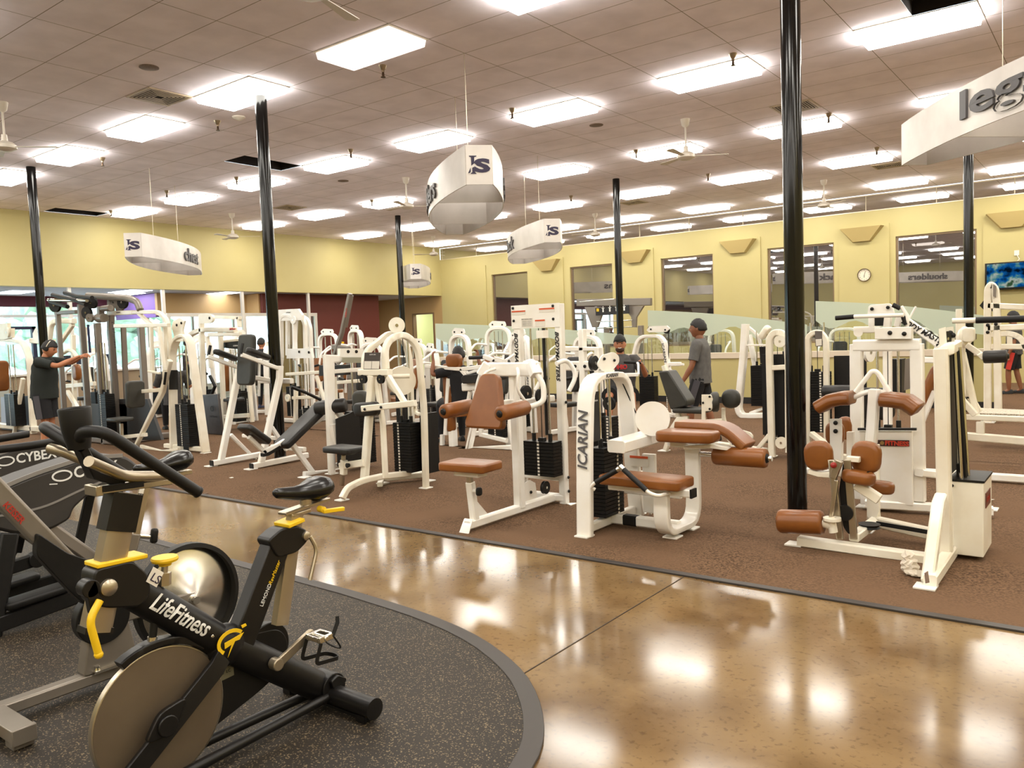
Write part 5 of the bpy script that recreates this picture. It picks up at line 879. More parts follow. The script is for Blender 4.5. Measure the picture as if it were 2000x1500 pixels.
g = MB(); g.pad((0.02, 0.1, 1.468), (.1, .2, .26), (0, 35, 0), .04); g.make('head_pad', WHITE2, r)
g = MB(); g.plate([(-0.083, 0.2, 1.221), (0.016, 0.2, 1.219), (0.011, 0.2, 0.935), (-0.07, 0.2, 0.936)], (0, 1, 0), .2); g.make('stack_shroud', BLKM, r)
# --- right edge: calf bench, black roller arm, tall post rack
r = root('leg_press', (4.9, 4.6, FZ), 0, 'cream machine with long ribbed foot platform and black crank roller at the right edge', 'exercise machine')
bars(r, 'base_frame', WHITE2, [([(-0.256, 0, 0.281), (0.558, 0, 0.244)], .09, .08, (0, 0, 1)), ([(-0.256, 0, 0.494), (0.557, 0, 0.484)], .06, .06, (0, 0, 1)), ([(-0.265, 0, 0.753), (-0.081, 0, 0.517)], .07, .07, (0, 1, 0)), ([(-0.233, 0.2, 0.853), (-0.071, 0.2, 0.531)], .06, .07, (0, 1, 0)), ([(-0.032, 0, 0.445), (-0.032, 0, 0.303)], .06, .08, (0, 1, 0)), ([(-0.224, 0, 1.561), (-0.225, 0, 0.639)], .08, .09, (0, 1, 0)), ([(-0.239, 0, 1.692), (-0.239, 0, 1.551)], .06, .06, (0, 1, 0)), ([(-0.218, 0.1, 1.206), (-0.079, 0.1, 0.49)], .1, .06, (0, 1, 0))])
g = MB(); P = [(-0.222, 1.017, 0.42), (-0.235, 1.657, 0.42), (0.487, 1.481, 0.42), (0.52, 0.957, 0.42)]; g.plate(P, (0, 0, 1), .03); o = g.make('foot_platform', mottle(mat('ribbed_platform', (206, 196, 176), .5), (150, 140, 122), 60., .45, .55), r, smooth=0)
g = MB(); g.tube([(-0.229, -0.5, 1.566), (-0.002, -0.5, 1.563)], .028); h = g.make('handle_bar', WHITE2, r); g = MB(); g.tube([(-0.012, -0.5, 1.563), (0.585, -0.5, 1.561)], .034); g.make('grip', RUB, h)
g = MB(); g.lathe([(0, -.03), (.1, -.03), (.12, 0), (.1, .03), (0, .03)], (-0.17, -0.1, 1.381), (1, -.4, 0), 28); g.pad((-0.124, -0.15, 1.409), (.12, .1, .16), r=.02); g.make('pivot_hub', WHITE2, r)
bars(r, 'crank_arm', WHITE2, [([(-0.137, -0.2, 1.3), (0.007, -0.2, 1.182)], .05, .06, (0, 1, 0)), ([(-0.012, -0.2, 1.16), (0.027, -0.2, 1.192)], .08, .08, (0, 1, 0))]); roller(r, (0.242, -0.2, 1.173), (0.017, -0.2, 1.165), .068, VINYL)
g = MB(); g.bar([(-0.179, 0.1, 0.7), (-0.128, 0.1, 0.701)], .02, .02); g.bar([(-0.133, 0.1, 0.729), (-0.134, 0.1, 0.672)], .02, .02); g.make('pull_pin', RUB, r)
bars(r, 'seat_bracket', WHITE2, [([(-0.312, -0.3, 0.338), (-0.164, -0.3, 0.334)], .06, .09, (0, 0, 1), 0)])
r = root('power_rack', (4.6, 8.4, FZ), 0, 'tall cream twin post rack under the television at the right edge', 'exercise machine')
bars(r, 'frame', WHITE2, [([(-0.105, 0, 0.013), (-0.105, 0, 1.746), (-0.099, 0, 2.005), (-0.059, 0, 2.078), (-0.007, 0, 1.999), (0.013, 0, 1.74), (0.034, 0, 0.041)], .09, .1, (0, 1, 0), .1), ([(-0.099, 0, 1.761), (0.605, 0, 1.689)], .09, .09, (0, 1, 0)), ([(-0.099, 0, 1.425), (0.606, 0, 1.431)], .09, .09, (0, 1, 0)), ([(-0.099, 0, 1.325), (0.196, 0, 1.339), (0.33, 0, 1.26), (0.382, 0, 1.087)], .07, .08, (0, 1, 0), .3), ([(-0.099, 0, 1.148), (0.607, 0, 1.135)], .07, .08, (0, 1, 0)), ([(0.176, 0, 1.317), (0.177, 0, 1.158)], .05, .07, (0, 1, 0))])
bolts(r, [(-0.098, -0.06, 1.471), (-0.098, -0.06, 1.364), (0.007, -0.06, 1.483)], (0, -1, 0), .025); foot(r, [(-0.11, 0.044, 0), (-0.005, 0.367, 0)], .2)
g = MB(); g.plate([(-0.218, 0.1, 1.767), (-0.164, 0.1, 1.842), (-0.011, 0.1, 1.818), (-0.011, 0.1, 1.665), (-0.164, 0.1, 1.703)], (0, 1, 0), .1); g.make('black_bracket', BLKM, r)
g = MB(); g.plate([(-0.026, -0.06, 2.074), (0.013, -0.06, 2.042), (0.006, -0.06, 1.876), (-0.026, -0.06, 1.893)], (0, 1, 0), .05); g.make('grey_cover', SILV, r)
# ------------------------------------------------------------------ left hand group
r = root('cable_tower', (-7.3, 1.0, FZ), 0, 'tall silver grey dual cable tower the man in headphones reaches into', 'exercise machine')
bars(r, 'frame', SILV, [([(-0.212, 0, 2.032), (-0.232, 0, -0.001)], .1, .09, (0, 1, 0)), ([(-0.092, 0.2, 2.453), (-0.177, 0.2, 1.959), (-0.159, 0.2, 0.029)], .1, .1, (0, 1, 0)), ([(-0.543, -0.1, 2.363), (-0.53, -0.1, 0.59)], .09, .08, (0, 1, 0)), ([(-1.689, 0, 2.268), (-0.911, 0, 2.251)], .07, .07, (0, 1, 0)), ([(-1.629, 0, 2.265), (-1.655, 0, 0.439)], .08, .08, (0, 1, 0)), ([(0.054, 0.3, 1.95), (-0.008, 0.3, 0.566)], .08, .06, (0, 1, 0)), ([(0.055, 0.6, 1.945), (0.052, 0.6, 0.432)], .1, .1, (0, 1, 0)), ([(-.95, 0, .06), (.55, 0, .06)], .1, .1), ([(.2, .0, .06), (.2, .9, .06)], .1, .1)])
g = MB(); g.tube([(-0.68, 0.1, 2.52), (0.656, 0.1, 2.402), (0.937, 0.1, 2.329), (1.015, 0.1, 2.196)], .055, 14, fl=.12); g.make('top_tube', SILV, r)
g = MB(); g.tube([(0.099, -0.05, 2.255), (0.372, -0.05, 2.259)], .05); g.tube([(-0.06, -0.05, 2.111), (0.147, -0.05, 2.103)], .075); g.bar([(0.052, -0.05, 2.291), (0.023, -0.05, 2.082)], .09, .09, (0, 1, 0)); g.make('pulley_housing', SILV, r)
for p, q in (((-0.223, -0.15, 2.203), .1), ((-0.129, -0.15, 2.115), .07), ((-0.129, -0.1, 2.367), .1), ((0.017, 0.2, 2.362), .09), ((0.287, 0.2, 2.348), .1), ((0.178, 0.2, 2.286), .08), ((-1.243, -0.2, 2.38), .12), ((-0.898, 0.1, 2.303), .1)): pulley(r, p, q, (.3, -1, 0), SILV if q < .1 else BLKM, .05)
for P in ([(-1.078, -0.3, 2.545), (-0.223, -0.3, 2.404), (0.084, -0.3, 2.321)], [(-0.395, -0.4, 2.537), (0.007, -0.4, 2.456), (0.516, -0.4, 2.403)], [(-1.147, -0.3, 2.48), (-1.193, -0.3, 2.438), (-0.819, -0.3, 2.367), (-0.564, -0.3, 2.32)]):
    g = MB(); g.tube(P, .035); g.make('rope_handle', RUB, r)
g = MB(); g.tube([(-1.247, -0.3, 2.468), (0.128, -0.3, 2.385)], .03); g.make('bar_attachment', CHROME, r)
g = MB(); g.tube([(-0.323, -0.1, 2.011), (-0.319, -0.1, 1.542)], .02, 8); g.make('strap', mat('blue_strap', (30, 40, 80), .6), r)
stack(r, (-0.086, 0, 0.162)[:2], .26, .16, .12, .85, 1.7, 'y', -.04)
g = MB(); g.plate([(-0.291, 0.1, 1.056), (-0.115, 0.1, 1.057), (-0.139, 0.1, 0.755), (-0.298, 0.1, 0.752)], (0, 1, 0), .01); g.make('instruction_placard', PAPER, r)
for a_ in (((-1.164, 0.25, 0.63), (0.136, 0.25, 0.661), (0.091, 0.25, 0.053), (-1.18, 0.25, -0.012)), ((-0.111, 0.25, 0.742), (0.808, 0.25, 0.761), (1.169, 0.25, 0.109), (-0.117, 0.25, 0.043))): 
    g = MB(); g.plate(a_, (0, 1, 0), .05); g.make('stack_shroud', mat('shroud_grey', (46, 44, 44), .5), r)
lettering('brand_text', 'LifeFitness', LETB, r, frame((0.128, 0.1, 1.823), (.12, 0, -1), (1, 0, .1)), w=.45, h=.06, shear=.3, thick=.003)
r = root('fly_machine', (-11.0, 1.2, FZ), 0, 'cream pulley machine with numbered stack at the left edge, behind the headphones man', 'exercise machine')
bars(r, 'frame', WHITE2, [([(-1.844, 0, 1.874), (-0.321, 0, 1.837), (0.092, 0, 1.757), (0.275, 0, 1.476), (0.204, 0, -0.024)], .12, .07, (0, 1, 0), .25), ([(-0.324, 0.3, 1.818), (0.206, 0.3, 1.785), (0.329, 0.3, 1.562)], .1, .1, (0, 1, 0), .12), ([(-0.233, 0.3, 1.795), (0.675, 0.3, 1.774)], .06, .08, (0, 1, 0)), ([(0.16, -0.1, 1.084), (-0.431, -0.1, -0.248)], .07, .08, (0, 1, 0)), ([(-2., 0, .1), (.8, 0, .1)], .1, .12), ([(-0.255, 0.6, 1.818), (-0.107, 0.6, 2.155), (0.173, 0.6, 2.196), (0.894, 0.6, 2.158)], .1, .1, (0, 1, 0), .2), ([(0.239, 0.6, 1.755), (0.842, 0.6, 2.1)], .07, .08, (0, 1, 0))])
g = MB(); g.plate([(-1.376, -0.05, 2.189), (-0.42, -0.05, 2.175), (-0.438, -0.05, 2.074), (-0.245, -0.05, 2.068), (-0.277, -0.05, 1.887), (-0.674, -0.05, 1.857), (-1.432, -0.05, 1.897)], (0, 1, 0), .06); pc = g.make('pulley_cover', WHITE2, r); pulley(pc, (-0.417, -0.1, 1.993), .1, (0, 1, 0), WHITE2)
g = MB(); g.plate([(0.308, 0.1, 1.789), (0.312, 0.1, 1.948), (0.442, 0.1, 2.042), (0.62, 0.1, 2.036), (0.699, 0.1, 1.975), (0.828, 0.1, 1.952), (0.834, 0.1, 1.854), (0.623, 0.1, 1.782)], (0, 1, 0), .06); pc = g.make('pulley_cover', WHITE2, r); bolts(pc, [(0.62, 0.05, 1.969), (0.815, 0.05, 1.944)], (0, -1, 0), .022)
stack(r, (-0.303, -0.1, 0.473)[:2], .45, .2, .15, .78, 1.75, 'y', 0.)
g = MB(); g.plate([(-1.473, 0.1, 0.678), (-0.247, 0.1, 0.722), (0.128, 0.1, 0.718), (0.045, 0.1, -0.044), (-1.569, 0.1, -0.121)], (0, 1, 0), .03); g.make('stack_shroud', mat('pale_shroud', (150, 156, 170), .5), r)
cushion(r, (-0.377, -0.3, 1.145), (.12, .3, .6), (0, 8, 0), BROWN, 'back_pad', .04)
r = root('curl_machine', (-11.3, 2.4, FZ), 0, 'cream machine with rounded tan back pad and slanted braces, seen between the cable tower posts', 'exercise machine')
bars(r, 'frame', WHITE2, [([(-0.229, 0, 1.916), (-0.434, 0, -0.216)], .08, .09, (0, 1, 0)), ([(0.296, 0, 2.06), (0.158, 0, 0.352)], .08, .09, (0, 1, 0)), ([(-0.704, 0, 0.827), (0.57, 0, 0.893)], .07, .09, (0, 1, 0)), ([(-0.444, -0.1, 0.727), (0.131, -0.1, 0.232)], .08, .08, (0, 1, 0)), ([(0.105, 0, 1.532), (0.203, 0, 1.584), (0.444, 0, 0.785)], .06, .06, (0, 1, 0)), ([(-1, 0, .05), (1, 0, .05)], .09, .1)])
g = MB(); g.tube([(-0.277, -0.2, 1.546), (-0.035, -0.2, 1.607), (0.188, -0.2, 1.561), (0.349, -0.2, 1.432)], .04, fl=.08); g.make('arm_tube', WHITE2, r)
cushion(r, (0.26, -0.2, 1.137), (.24, .12, .34), (0, 0, 0), BROWN, 'back_pad', .08)
# --- two cream machines behind the knee raise station, with the brushed shroud
r = root('pulley_rack', (-7.1, 2.9, FZ), 0, 'cream stack machine with dark branded shroud, left of the tall grey back pad', 'exercise machine')
bars(r, 'frame', WHITE2, [([(-0.877, 0, 1.707), (-0.795, 0, 1.812), (-0.442, 0, 1.887), (0.659, 0, 1.852)], .09, .09, (0, 1, 0), .15), ([(-0.394, 0, 2.17), (-0.527, 0, -0.179)], .09, .08, (0, 1, 0)), ([(-0.184, 0, 1.785), (0.805, 0, 1.775)], .06, .07, (0, 1, 0)), ([(-0.275, 0.3, 1.924), (-0.325, 0.3, -0.207)], .08, .08, (0, 1, 0)), ([(0.329, 0.3, 2.091), (0.343, 0.3, 1.903)], .07, .07, (0, 1, 0)), ([(-0.422, 0.3, 2.122), (0.39, 0.3, 2.07)], .07, .06, (0, 1, 0)), ([(-1.059, 0, -0.246), (-0.02, 0, -0.134)], .07, .08, (0, 1, 0)), ([(-0.237, 0, 1.758), (-0.182, 0, 1.171)], .06, .07, (0, 1, 0))])
g = MB(); g.plate([(-0.248, -0.1, 2.173), (-0.032, -0.1, 2.173), (0.144, -0.1, 2.138), (0.185, -0.1, 2.071), (0.113, -0.1, 2.001), (-0.068, -0.1, 1.989), (-0.25, -0.1, 1.995)], (0, 1, 0), .05, .04); pc = g.make('pulley_cover', WHITE2, r); bolts(pc, [(0.072, -0.13, 2.085)], (0, -1, 0), .025)
g = MB(); g.plate([(-0.048, -0.3, 0.705), (0.488, -0.3, 0.732), (0.555, -0.3, 0.006), (-0.006, -0.3, -0.133)], (0, 1, 0), .05); sh = g.make('stack_shroud', mottle(mat('brushed_shroud', (92, 88, 88), .3, .6), (70, 66, 66), 3.), r, bevel=.01)
g = MB(); g.lathe([(.035, -.003), (.05, -.003), (.05, .003), (.035, .003)], (0.316, -0.34, 0.467), (0, 1, 0), 20, True); g.make('logo', LETB, sh)
lettering('brand_text', 'LifeFitness', LETB, sh, frame((0.35, -0.34, 0.331), (1, 0, 0), (0, 0, 1)), w=.23, shear=.2, thick=.002)
lettering('brand_text', 'LifeFitness', LETR, r, frame((0.643, -0.05, 1.871), (1, 0, 0), (0, 0, 1)), w=.2, h=.04, shear=.3, bold=.03, thick=.003)
g = MB(); g.plate([(-0.368, 0.4, 1.538), (-0.357, 0.4, 1.654), (0.267, 0.4, 1.659), (0.388, 0.4, 1.599), (0.44, 0.4, 1.485)], (0, 1, 0), .06); g.make('branded_shroud', BLKM, r)
lettering('brand_text', 'ICARIAN', LETW, r, frame((0.107, 0.35, 1.569), (1, 0, 0), (0, 0, 1)), w=.14, thick=.003)
g = MB(); g.bar([(-0.412, 0.4, 1.442), (-0.39, 0.4, 1.655), (0.284, 0.4, 1.677), (0.479, 0.4, 1.56), (0.471, 0.4, 1.146)], .08, .05, (0, 1, 0), .1); g.make('arch', WHITE2, r, bevel=.004)
stack(r, (-0.053, 0.4, 0.376)[:2], .3, .2, .15, .6, 1.5, 'y', .5); cushion(r, (0.185, 0.2, 0.573), (.34, .26, .06), (0, 0, 0), VINYL, 'seat', .02)
bars(r, 'seat_frame', WHITE2, [([(-0.125, 0.2, 0.249), (0.633, 0.2, 0.303)], .06, .08, (0, 1, 0)), ([(0.688, 0.2, 0.88), (0.715, 0.2, 0.185)], .07, .06, (0, 1, 0))])
g = MB(); g.tube([(0.09, -0.2, 1.042), (0.233, -0.2, 0.858), (0.083, -0.2, 0.671)], .03); g.make('black_strap', RUB, r)
# ------------------------------------------------------------------ half wall with frosted glass
YH = 10.4
g = MB(); g.bb(-8.6, 4.45, YH, YH+.14, 0, .94); struct('wall_half', g, WALL, smooth=0)
g = MB(); g.bb(-8.65, 4.5, YH-.03, YH+.17, .94, 1.06); struct('trim_30', g, mat('cap_paint', (206, 192, 172), .5), smooth=0, bevel=.004)
g = MB(); g.bb(-8.6, 4.45, YH-.012, YH-.001, .01, .14); struct('baseboard_half', g, BASEB, smooth=0)
def glass_panel(x0, z0, x1, z1, lab, y=YH+.07):
    r = root('glass_panel', (0, 0, 0), 0, lab, 'glass partition', 'frosted glass partitions on the half wall')
    n = 24; top = [(x0+(x1-x0)*k/n, z0+(z1-z0)*k/n+.05*sin(pi*k/n)) for k in range(n+1)]
    low = [(x, max(1.3, z-.38-.1*sin(k*.8)-.06*sin(k*.33))) for k, (x, z) in enumerate(top)]
    g = MB(); g.plate([(x, y, z) for x, z in top]+[(x, y, z) for x, z in low[::-1]], (0, 1, 0), .01); g.make('frosted_band', FROST, r, smooth=0)
    g = MB(); g.plate([(x, y, z-.001) for x, z in low]+[(x1, y, 1.06), (x0, y, 1.06)], (0, 1, 0), .01); g.make('clear_pane', GLASS, r, smooth=0)
A0, A1 = (-8.61, 10.47, 1.962), (-2.262, 10.47, 1.444); glass_panel(A0[0], A0[2], A1[0], A1[2], 'sloping frosted glass partition on the half wall behind the far machines, leftmost')
A0, A1 = (-2.246, 10.47, 2.02), (1.201, 10.47, 1.579); glass_panel(A0[0], A0[2], A1[0], A1[2], 'sloping frosted glass partition behind the standing man')
A0, A1 = (1.372, 10.47, 2.028), (4.3, 10.47, 1.607); glass_panel(A0[0], A0[2], A1[0], A1[2], 'tall frosted glass partition right of the big black column')
# wall items: wedge sconces, clock, television, outlet
for i, c in enumerate((-9.33, -6.0, -2.68, .66, 4.0)):
    g = MB(); g.bm.verts.ensure_lookup_table()
    T = [(-.56, 0), (.56, 0)]; y = YB-.036
    P = [V((c-.54, y, 4.04)), V((c+.54, y, 4.04)), V((c+.24, y, 3.68)), V((c-.24, y, 3.68)), V((c-.5, y-.2, 4.04)), V((c+.5, y-.2, 4.04)), V((c+.2, y-.1, 3.68)), V((c-.2, y-.1, 3.68))]
    vs = [g.bm.verts.new(p) for p in P]
    for f in ((0, 1, 2, 3), (4, 5, 6, 7), (4, 5, 1, 0), (5, 6, 2, 1), (6, 7, 3, 2), (7, 4, 0, 3)): g.bm.faces.new([vs[k] for k in f])
    o = g.make('wall_sconce', mat('sconce_paint', (172, 152, 98), .7) if i == 0 else bpy.data.materials['sconce_paint'], smooth=0)
    tag(o, 'wedge shaped tan wall sconce, %s on the back wall' % ('nearest the far corner', 'between the first and second windows', 'between the second and third windows' , 'above the clock', 'above the television')[i], 'wall light', 'wedge sconces on the back wall')
c = V(((0.713, 16.9, 2.811)))
r = root('wall_clock', c, 0, 'round white wall clock with grey rim and black numbers between two windows', 'clock')
g = MB(); g.lathe([(.152, 0), (.165, .01), (.17, .03), (.16, .045), (.15, .03), (.15, 0)], (0, .012, 0), (0, -1, 0), 40, True); g.make('rim', mat('clock_rim', (120, 104, 84), .35, .6), r)
g = MB(); g.lathe([(0, 0), (.155, 0), (.155, .012), (0, .012)], (0, .012, 0), (0, -1, 0), 40); g.make('face', mat('clock_face', (226, 216, 196), .5), r)
for k in range(1, 13):
    a = rad(90-k*30); lettering('numeral', str(k), LETB, r, frame((.12*cos(a), -.001, .12*sin(a)), (1, 0, 0), (0, 0, 1)), h=.026, thick=.001)
for nm, a, L, wd in (('hour_hand', -92, .07, .008), ('minute_hand', 72, .11, .005)):
    a = rad(a); g = MB(); g.bar([(0, -.004, 0), (L*cos(a), -.004, L*sin(a))], .002, wd*1.6, (0, 1, 0)); g.make(nm, LETB, r)
r = root('television', (4.3, 16.75, 0), 0, 'black flat television with a blue picture, high at the right end of the back wall', 'television')
P = [(-0.83, 0, 2.871), (-0.83, 0, 2.225), (0.554, 0, 2.269), (0.551, 0, 2.933)]
zt, zb, xl = P[0][2], P[1][2], P[0][0]
g = MB(); g.bb(xl, xl+1.3, -.04, .04, zb, zt); g.make('casing', BLK, r, bevel=.006)
def screen_mat():
    m = bpy.data.materials.new('television_picture'); m.use_nodes = True; N = m.node_tree.nodes; K = m.node_tree.links; N.remove(N['Principled BSDF']); e = N.new('ShaderNodeEmission')
    tc = N.new('ShaderNodeTexCoord'); mp = N.new('ShaderNodeMapping'); K.new(tc.outputs['Generated'], mp.inputs[0]); mp.inputs['Scale'].default_value = (3, 1, 1.6); n = N.new('ShaderNodeTexNoise'); n.inputs['Scale'].default_value = 1.4; n.inputs['Detail'].default_value = 3; K.new(mp.outputs[0], n.inputs[0])
    cr = N.new('ShaderNodeValToRGB'); K.new(n.outputs[0], cr.inputs[0]); el = cr.color_ramp.elements; el[0].position = .36; el[0].color = (*lin((6, 22, 40)), 1); el[1].position = .47; el[1].color = (*lin((16, 96, 170)), 1)
    for p, c in ((.53, (90, 150, 150)), (.6, (190, 200, 190)), (.68, (60, 90, 60))): x = el.new(p); x.color = (*lin(c), 1)
    K.new(cr.outputs[0], e.inputs[0]); e.inputs[1].default_value = .45; K.new(e.outputs[0], N['Material Output'].inputs[0]); return m
g = MB(); g.bb(xl+.04, xl+1.26, -.045, -.041, zb+.05, zt-.03); g.make('screen', screen_mat(), r, smooth=0)
g = MB(); g.bb(xl+.45, xl+.75, .04, .2, zb+.2, zt-.2); g.make('wall_mount', BLKM, r)
c = (-0.202, 0.18, 3.08); g = MB(); g.bb(-.05, .05, -.006, .006, -.06, .06); o = g.make('wall_outlet', PAPER); o.location = (4.3+c[0], 16.9, c[2]); tag(o, 'small white wall outlet above the television', 'outlet')
g = MB(); g.tube([(4.3+c[0], 16.88, c[2]-.04), (4.3+c[0]+.06, 16.86, c[2]-.15), (4.3+c[0]+.03, 16.8, zt+.02)], .008, 6); g.bm.transform(Matrix.Translation((-4.3, -16.75, 0))); g.make('power_cord', PAPER, r)
# ------------------------------------------------------------------ machines of the middle distance
r = root('seated_press', (-1.3, 3.2, FZ), 0, 'white seated press with tall tan back pad and truss arm, man sitting in it', 'exercise machine')
bars(r, 'base_frame', WHITE, [([(-0.593, 0, -0.06), (-0.167, 0, -0.124), (0.001, 0, -0.055)], .09, .07, (0, 0, 1)), ([(-0.02, 0, -0.086), (0.725, 0, 0.039)], .07, .07, (0, 0, 1)), ([(-0.355, 0, 0.951), (-0.351, 0, -0.061)], .12, .09, (0, 1, 0)), ([(0.144, -0.1, 0.346), (0.008, -0.1, -0.07), (-0.129, -0.1, -0.123)], .12, .05, (0, 1, 0), .1), ([(-0.56, 0, 0.155), (-0.571, 0, -0.043)], .06, .06, (0, 1, 0)), ([(0.303, 0.4, 0.519), (0.4, 0.4, -0.012)], .11, .12, (0, 1, 0)), ([(0.021, 0.2, 0.605), (0.018, 0.2, 0.158), (0.484, 0.2, 0.093)], .06, .06, (0, 1, 0))])
bars(r, 'truss_arm', WHITE, [([(-0.736, -0.1, 1.174), (-0.063, -0.1, 1.127), (0.48, -0.1, 1.168), (0.574, -0.1, 1.252)], .05, .055, (0, 1, 0)), ([(-0.063, -0.1, 1.127), (0.046, -0.1, 1.026)], .05, .05, (0, 1, 0)), ([(-0.063, -0.1, 1.127), (0.077, -0.1, 1.069), (0.48, -0.1, 1.161)], .04, .04, (0, 1, 0)), ([(0.368, -0.1, 1.304), (0.574, -0.1, 1.238)], .05, .06, (0, 1, 0)), ([(0.557, -0.1, 1.266), (0.698, -0.1, 1.237)], .05, .07, (0, 1, 0)), ([(0.361, -0.1, 1.155), (0.573, -0.1, 1.231), (0.768, -0.1, 1.236)], .04, .05, (0, 1, 0))])
g = MB(); g.tube([(0.107, -0.1, 1.285), (0.368, -0.1, 1.29)], .026); g.make('grip', RUB, r)
g = MB(); g.bar([(-0.338, -0.05, 0.991), (-0.444, -0.05, 0.167)], .07, .06, (0, 1, 0)); g.make('pad_support', WHITE, r)
cushion(r, (-0.2, -0.08, 1.244), (.27, .1, .2), (0, 0, 0), BROWN, 'head_pad', .04); cushion(r, (-0.381, -0.02, 0.706), (.15, .1, 1.0), (0, -2, 0), BROWN, 'back_pad', .04)
g = MB(); g.plate([(-0.002, -0.1, 1.011), (0.048, -0.1, 1.047), (0.566, -0.1, 1.084), (0.708, -0.1, 1.077), (0.713, -0.1, 0.986), (0.396, -0.1, 0.941), (0.022, -0.1, 0.924)], (0, 1, 0), .16, .02); g.make('arm_pad', VINYL, r, bevel=.01)
bars(r, 'bracket', WHITE, [([(-0.062, -0.05, 0.868), (0.427, -0.05, 0.902)], .1, .12, (0, 1, 0)), ([(0.05, -0.05, 0.811), (0.002, -0.05, 0.628)], .05, .05, (0, 1, 0))])
stack(r, (0.26, 0.3, 0.528)[:2], .26, .16, .12, .45, 1.1, 'y', .0)
r = root('preacher_bench', (-4.3, 3.6, FZ), 0, 'cream bench machine with flat black pad on a splayed post, behind the angled black bench', 'exercise machine')
g = MB(); g.plate([(-0.7, 0, 1.178), (-0.009, 0, 1.183), (-0.022, 0, 1.01), (-0.715, 0, 0.99)], (0, 1, 0), .12, .01); g.make('pad', VINYL, r, bevel=.01)
bars(r, 'frame', WHITE2, [([(-0.392, 0, 0.974), (-0.394, 0, 0.416), (-0.408, 0, -0.119)], .08, .09, (0, 1, 0)), ([(-0.485, 0, 0.973), (-0.407, 0, 0.77)], .06, .07, (0, 1, 0)), ([(-0.293, 0, 0.877), (0.377, 0, 0.917)], .06, .06, (0, 1, 0)), ([(-0.156, -0.2, 0.442), (0.387, -0.2, 0.033), (0.735, -0.2, -0.244)], .06, .07, (0, 1, 0)), ([(-0.453, 0.1, 0.297), (0.177, 0.1, -0.014)], .06, .07, (0, 1, 0)), ([(-0.652, 0, -0.312), (0.581, 0, -0.256)], .07, .07, (0, 0, 1)), ([(-0.215, 0, 0.156), (0.491, 0, 0.227)], .05, .05, (0, 1, 0)), ([(-0.347, 0, -0.205), (0.652, 0, -0.107)], .05, .06, (0, 0, 1))])
pulley(r, (-0.389, -0.1, 0.152), .07); pulley(r, (0.732, -0.2, -0.278), .06)
r = root('lever_machine', (-5.7, 3.8, FZ), 0, 'cream stack frame with bolted header plate left of the arm curl machine', 'exercise machine')
bars(r, 'frame', WHITE2, [([(-0.302, 0, 0.739), (-0.374, 0, -0.119)], .07, .07, (0, 1, 0)), ([(-0.55, 0, 1.003), (0.404, 0, 1.041)], .06, .06, (0, 1, 0)), ([(-0.65, 0, -0.152), (0.526, 0, -0.076)], .06, .06, (0, 1, 0)), ([(-0.406, 0, 0.566), (0.326, 0, 0.599)], .05, .06, (0, 1, 0)), ([(0.3, 0, 0.977), (0.562, 0, 0.384), (0.554, 0, -0.075)], .06, .06, (0, 1, 0))])
pulley(r, (-0.425, -0.1, 0.574), .07, (0, 1, 0), WHITE2); stack(r, (-0.039, 0, -0.009)[:2], .26, .16, .1, .36, 1.2)
r = root('smith_machine', (-6.9, 5.6, FZ), 0, 'silver grey leaning guide rail frame rising above the others before the red wall', 'exercise machine')
bars(r, 'frame', SILV, [([(0.47, 0, 2.542), (0.161, 0, 1.759), (-0.36, 0, 0.856)], .09, .08, (0, 1, 0)), ([(0.303, 0.2, 2.513), (0.066, 0.2, 1.865)], .05, .05, (0, 1, 0)), ([(0.074, 0, 1.443), (0.01, 0, 0.589)], .12, .1, (0, 1, 0)), ([(-0.15, 0, 1.469), (0.356, 0, 1.417)], .08, .1, (0, 1, 0)), ([(0.327, 0, 1.439), (0.343, 0, 0.805)], .09, .1, (0, 1, 0)), ([(0.343, 0, 0.805), (0.272, 0, -0.174)], .08, .08, (0, 1, 0)), ([(-0.36, 0, 0.856), (-0.446, 0, -0.247)], .08, .08, (0, 1, 0)), ([(-0.444, 0, -0.225), (0.272, 0, -0.174)], .08, .08, (0, 0, 1))])
g = MB(); g.plate([(0.418, -0.1, 1.336), (0.557, -0.1, 1.334), (0.536, -0.1, 1.262), (0.412, -0.1, 1.263)], (0, 1, 0), .06); g.make('catch', BLKM, r)
lettering('brand_text', 'CYBEX', LETR, r, frame((0.385, -0.06, 2.151), (-.25, 0, -1), (1, 0, -.25)), w=.2, thick=.003)
g = MB(); g.plate([(0.263, -0.1, 1.57), (0.31, -0.1, 1.568), (0.307, -0.1, 1.527), (0.26, -0.1, 1.528)], (0, 1, 0), .03); g.make('yellow_tag', YEL, r)
r = root('cable_machine', (-6.95, 4.4, FZ), 0, 'white triple arch tower with branded header plate right behind the left black column', 'exercise machine')
g = MB(); g.plate([(-0.214, 0, 2.242), (0.391, 0, 2.233), (0.505, 0, 2.11), (0.497, 0, 2.012), (-0.234, 0, 2.02)], (0, 1, 0), .06); hp = g.make('header_panel', WHITE, r, bevel=.004); lettering('brand_text', 'LifeFitness', LETB, hp, frame((0.108, -0.04, 2.177), (1, 0, 0), (0, 0, 1)), w=.14, shear=.3, thick=.002)
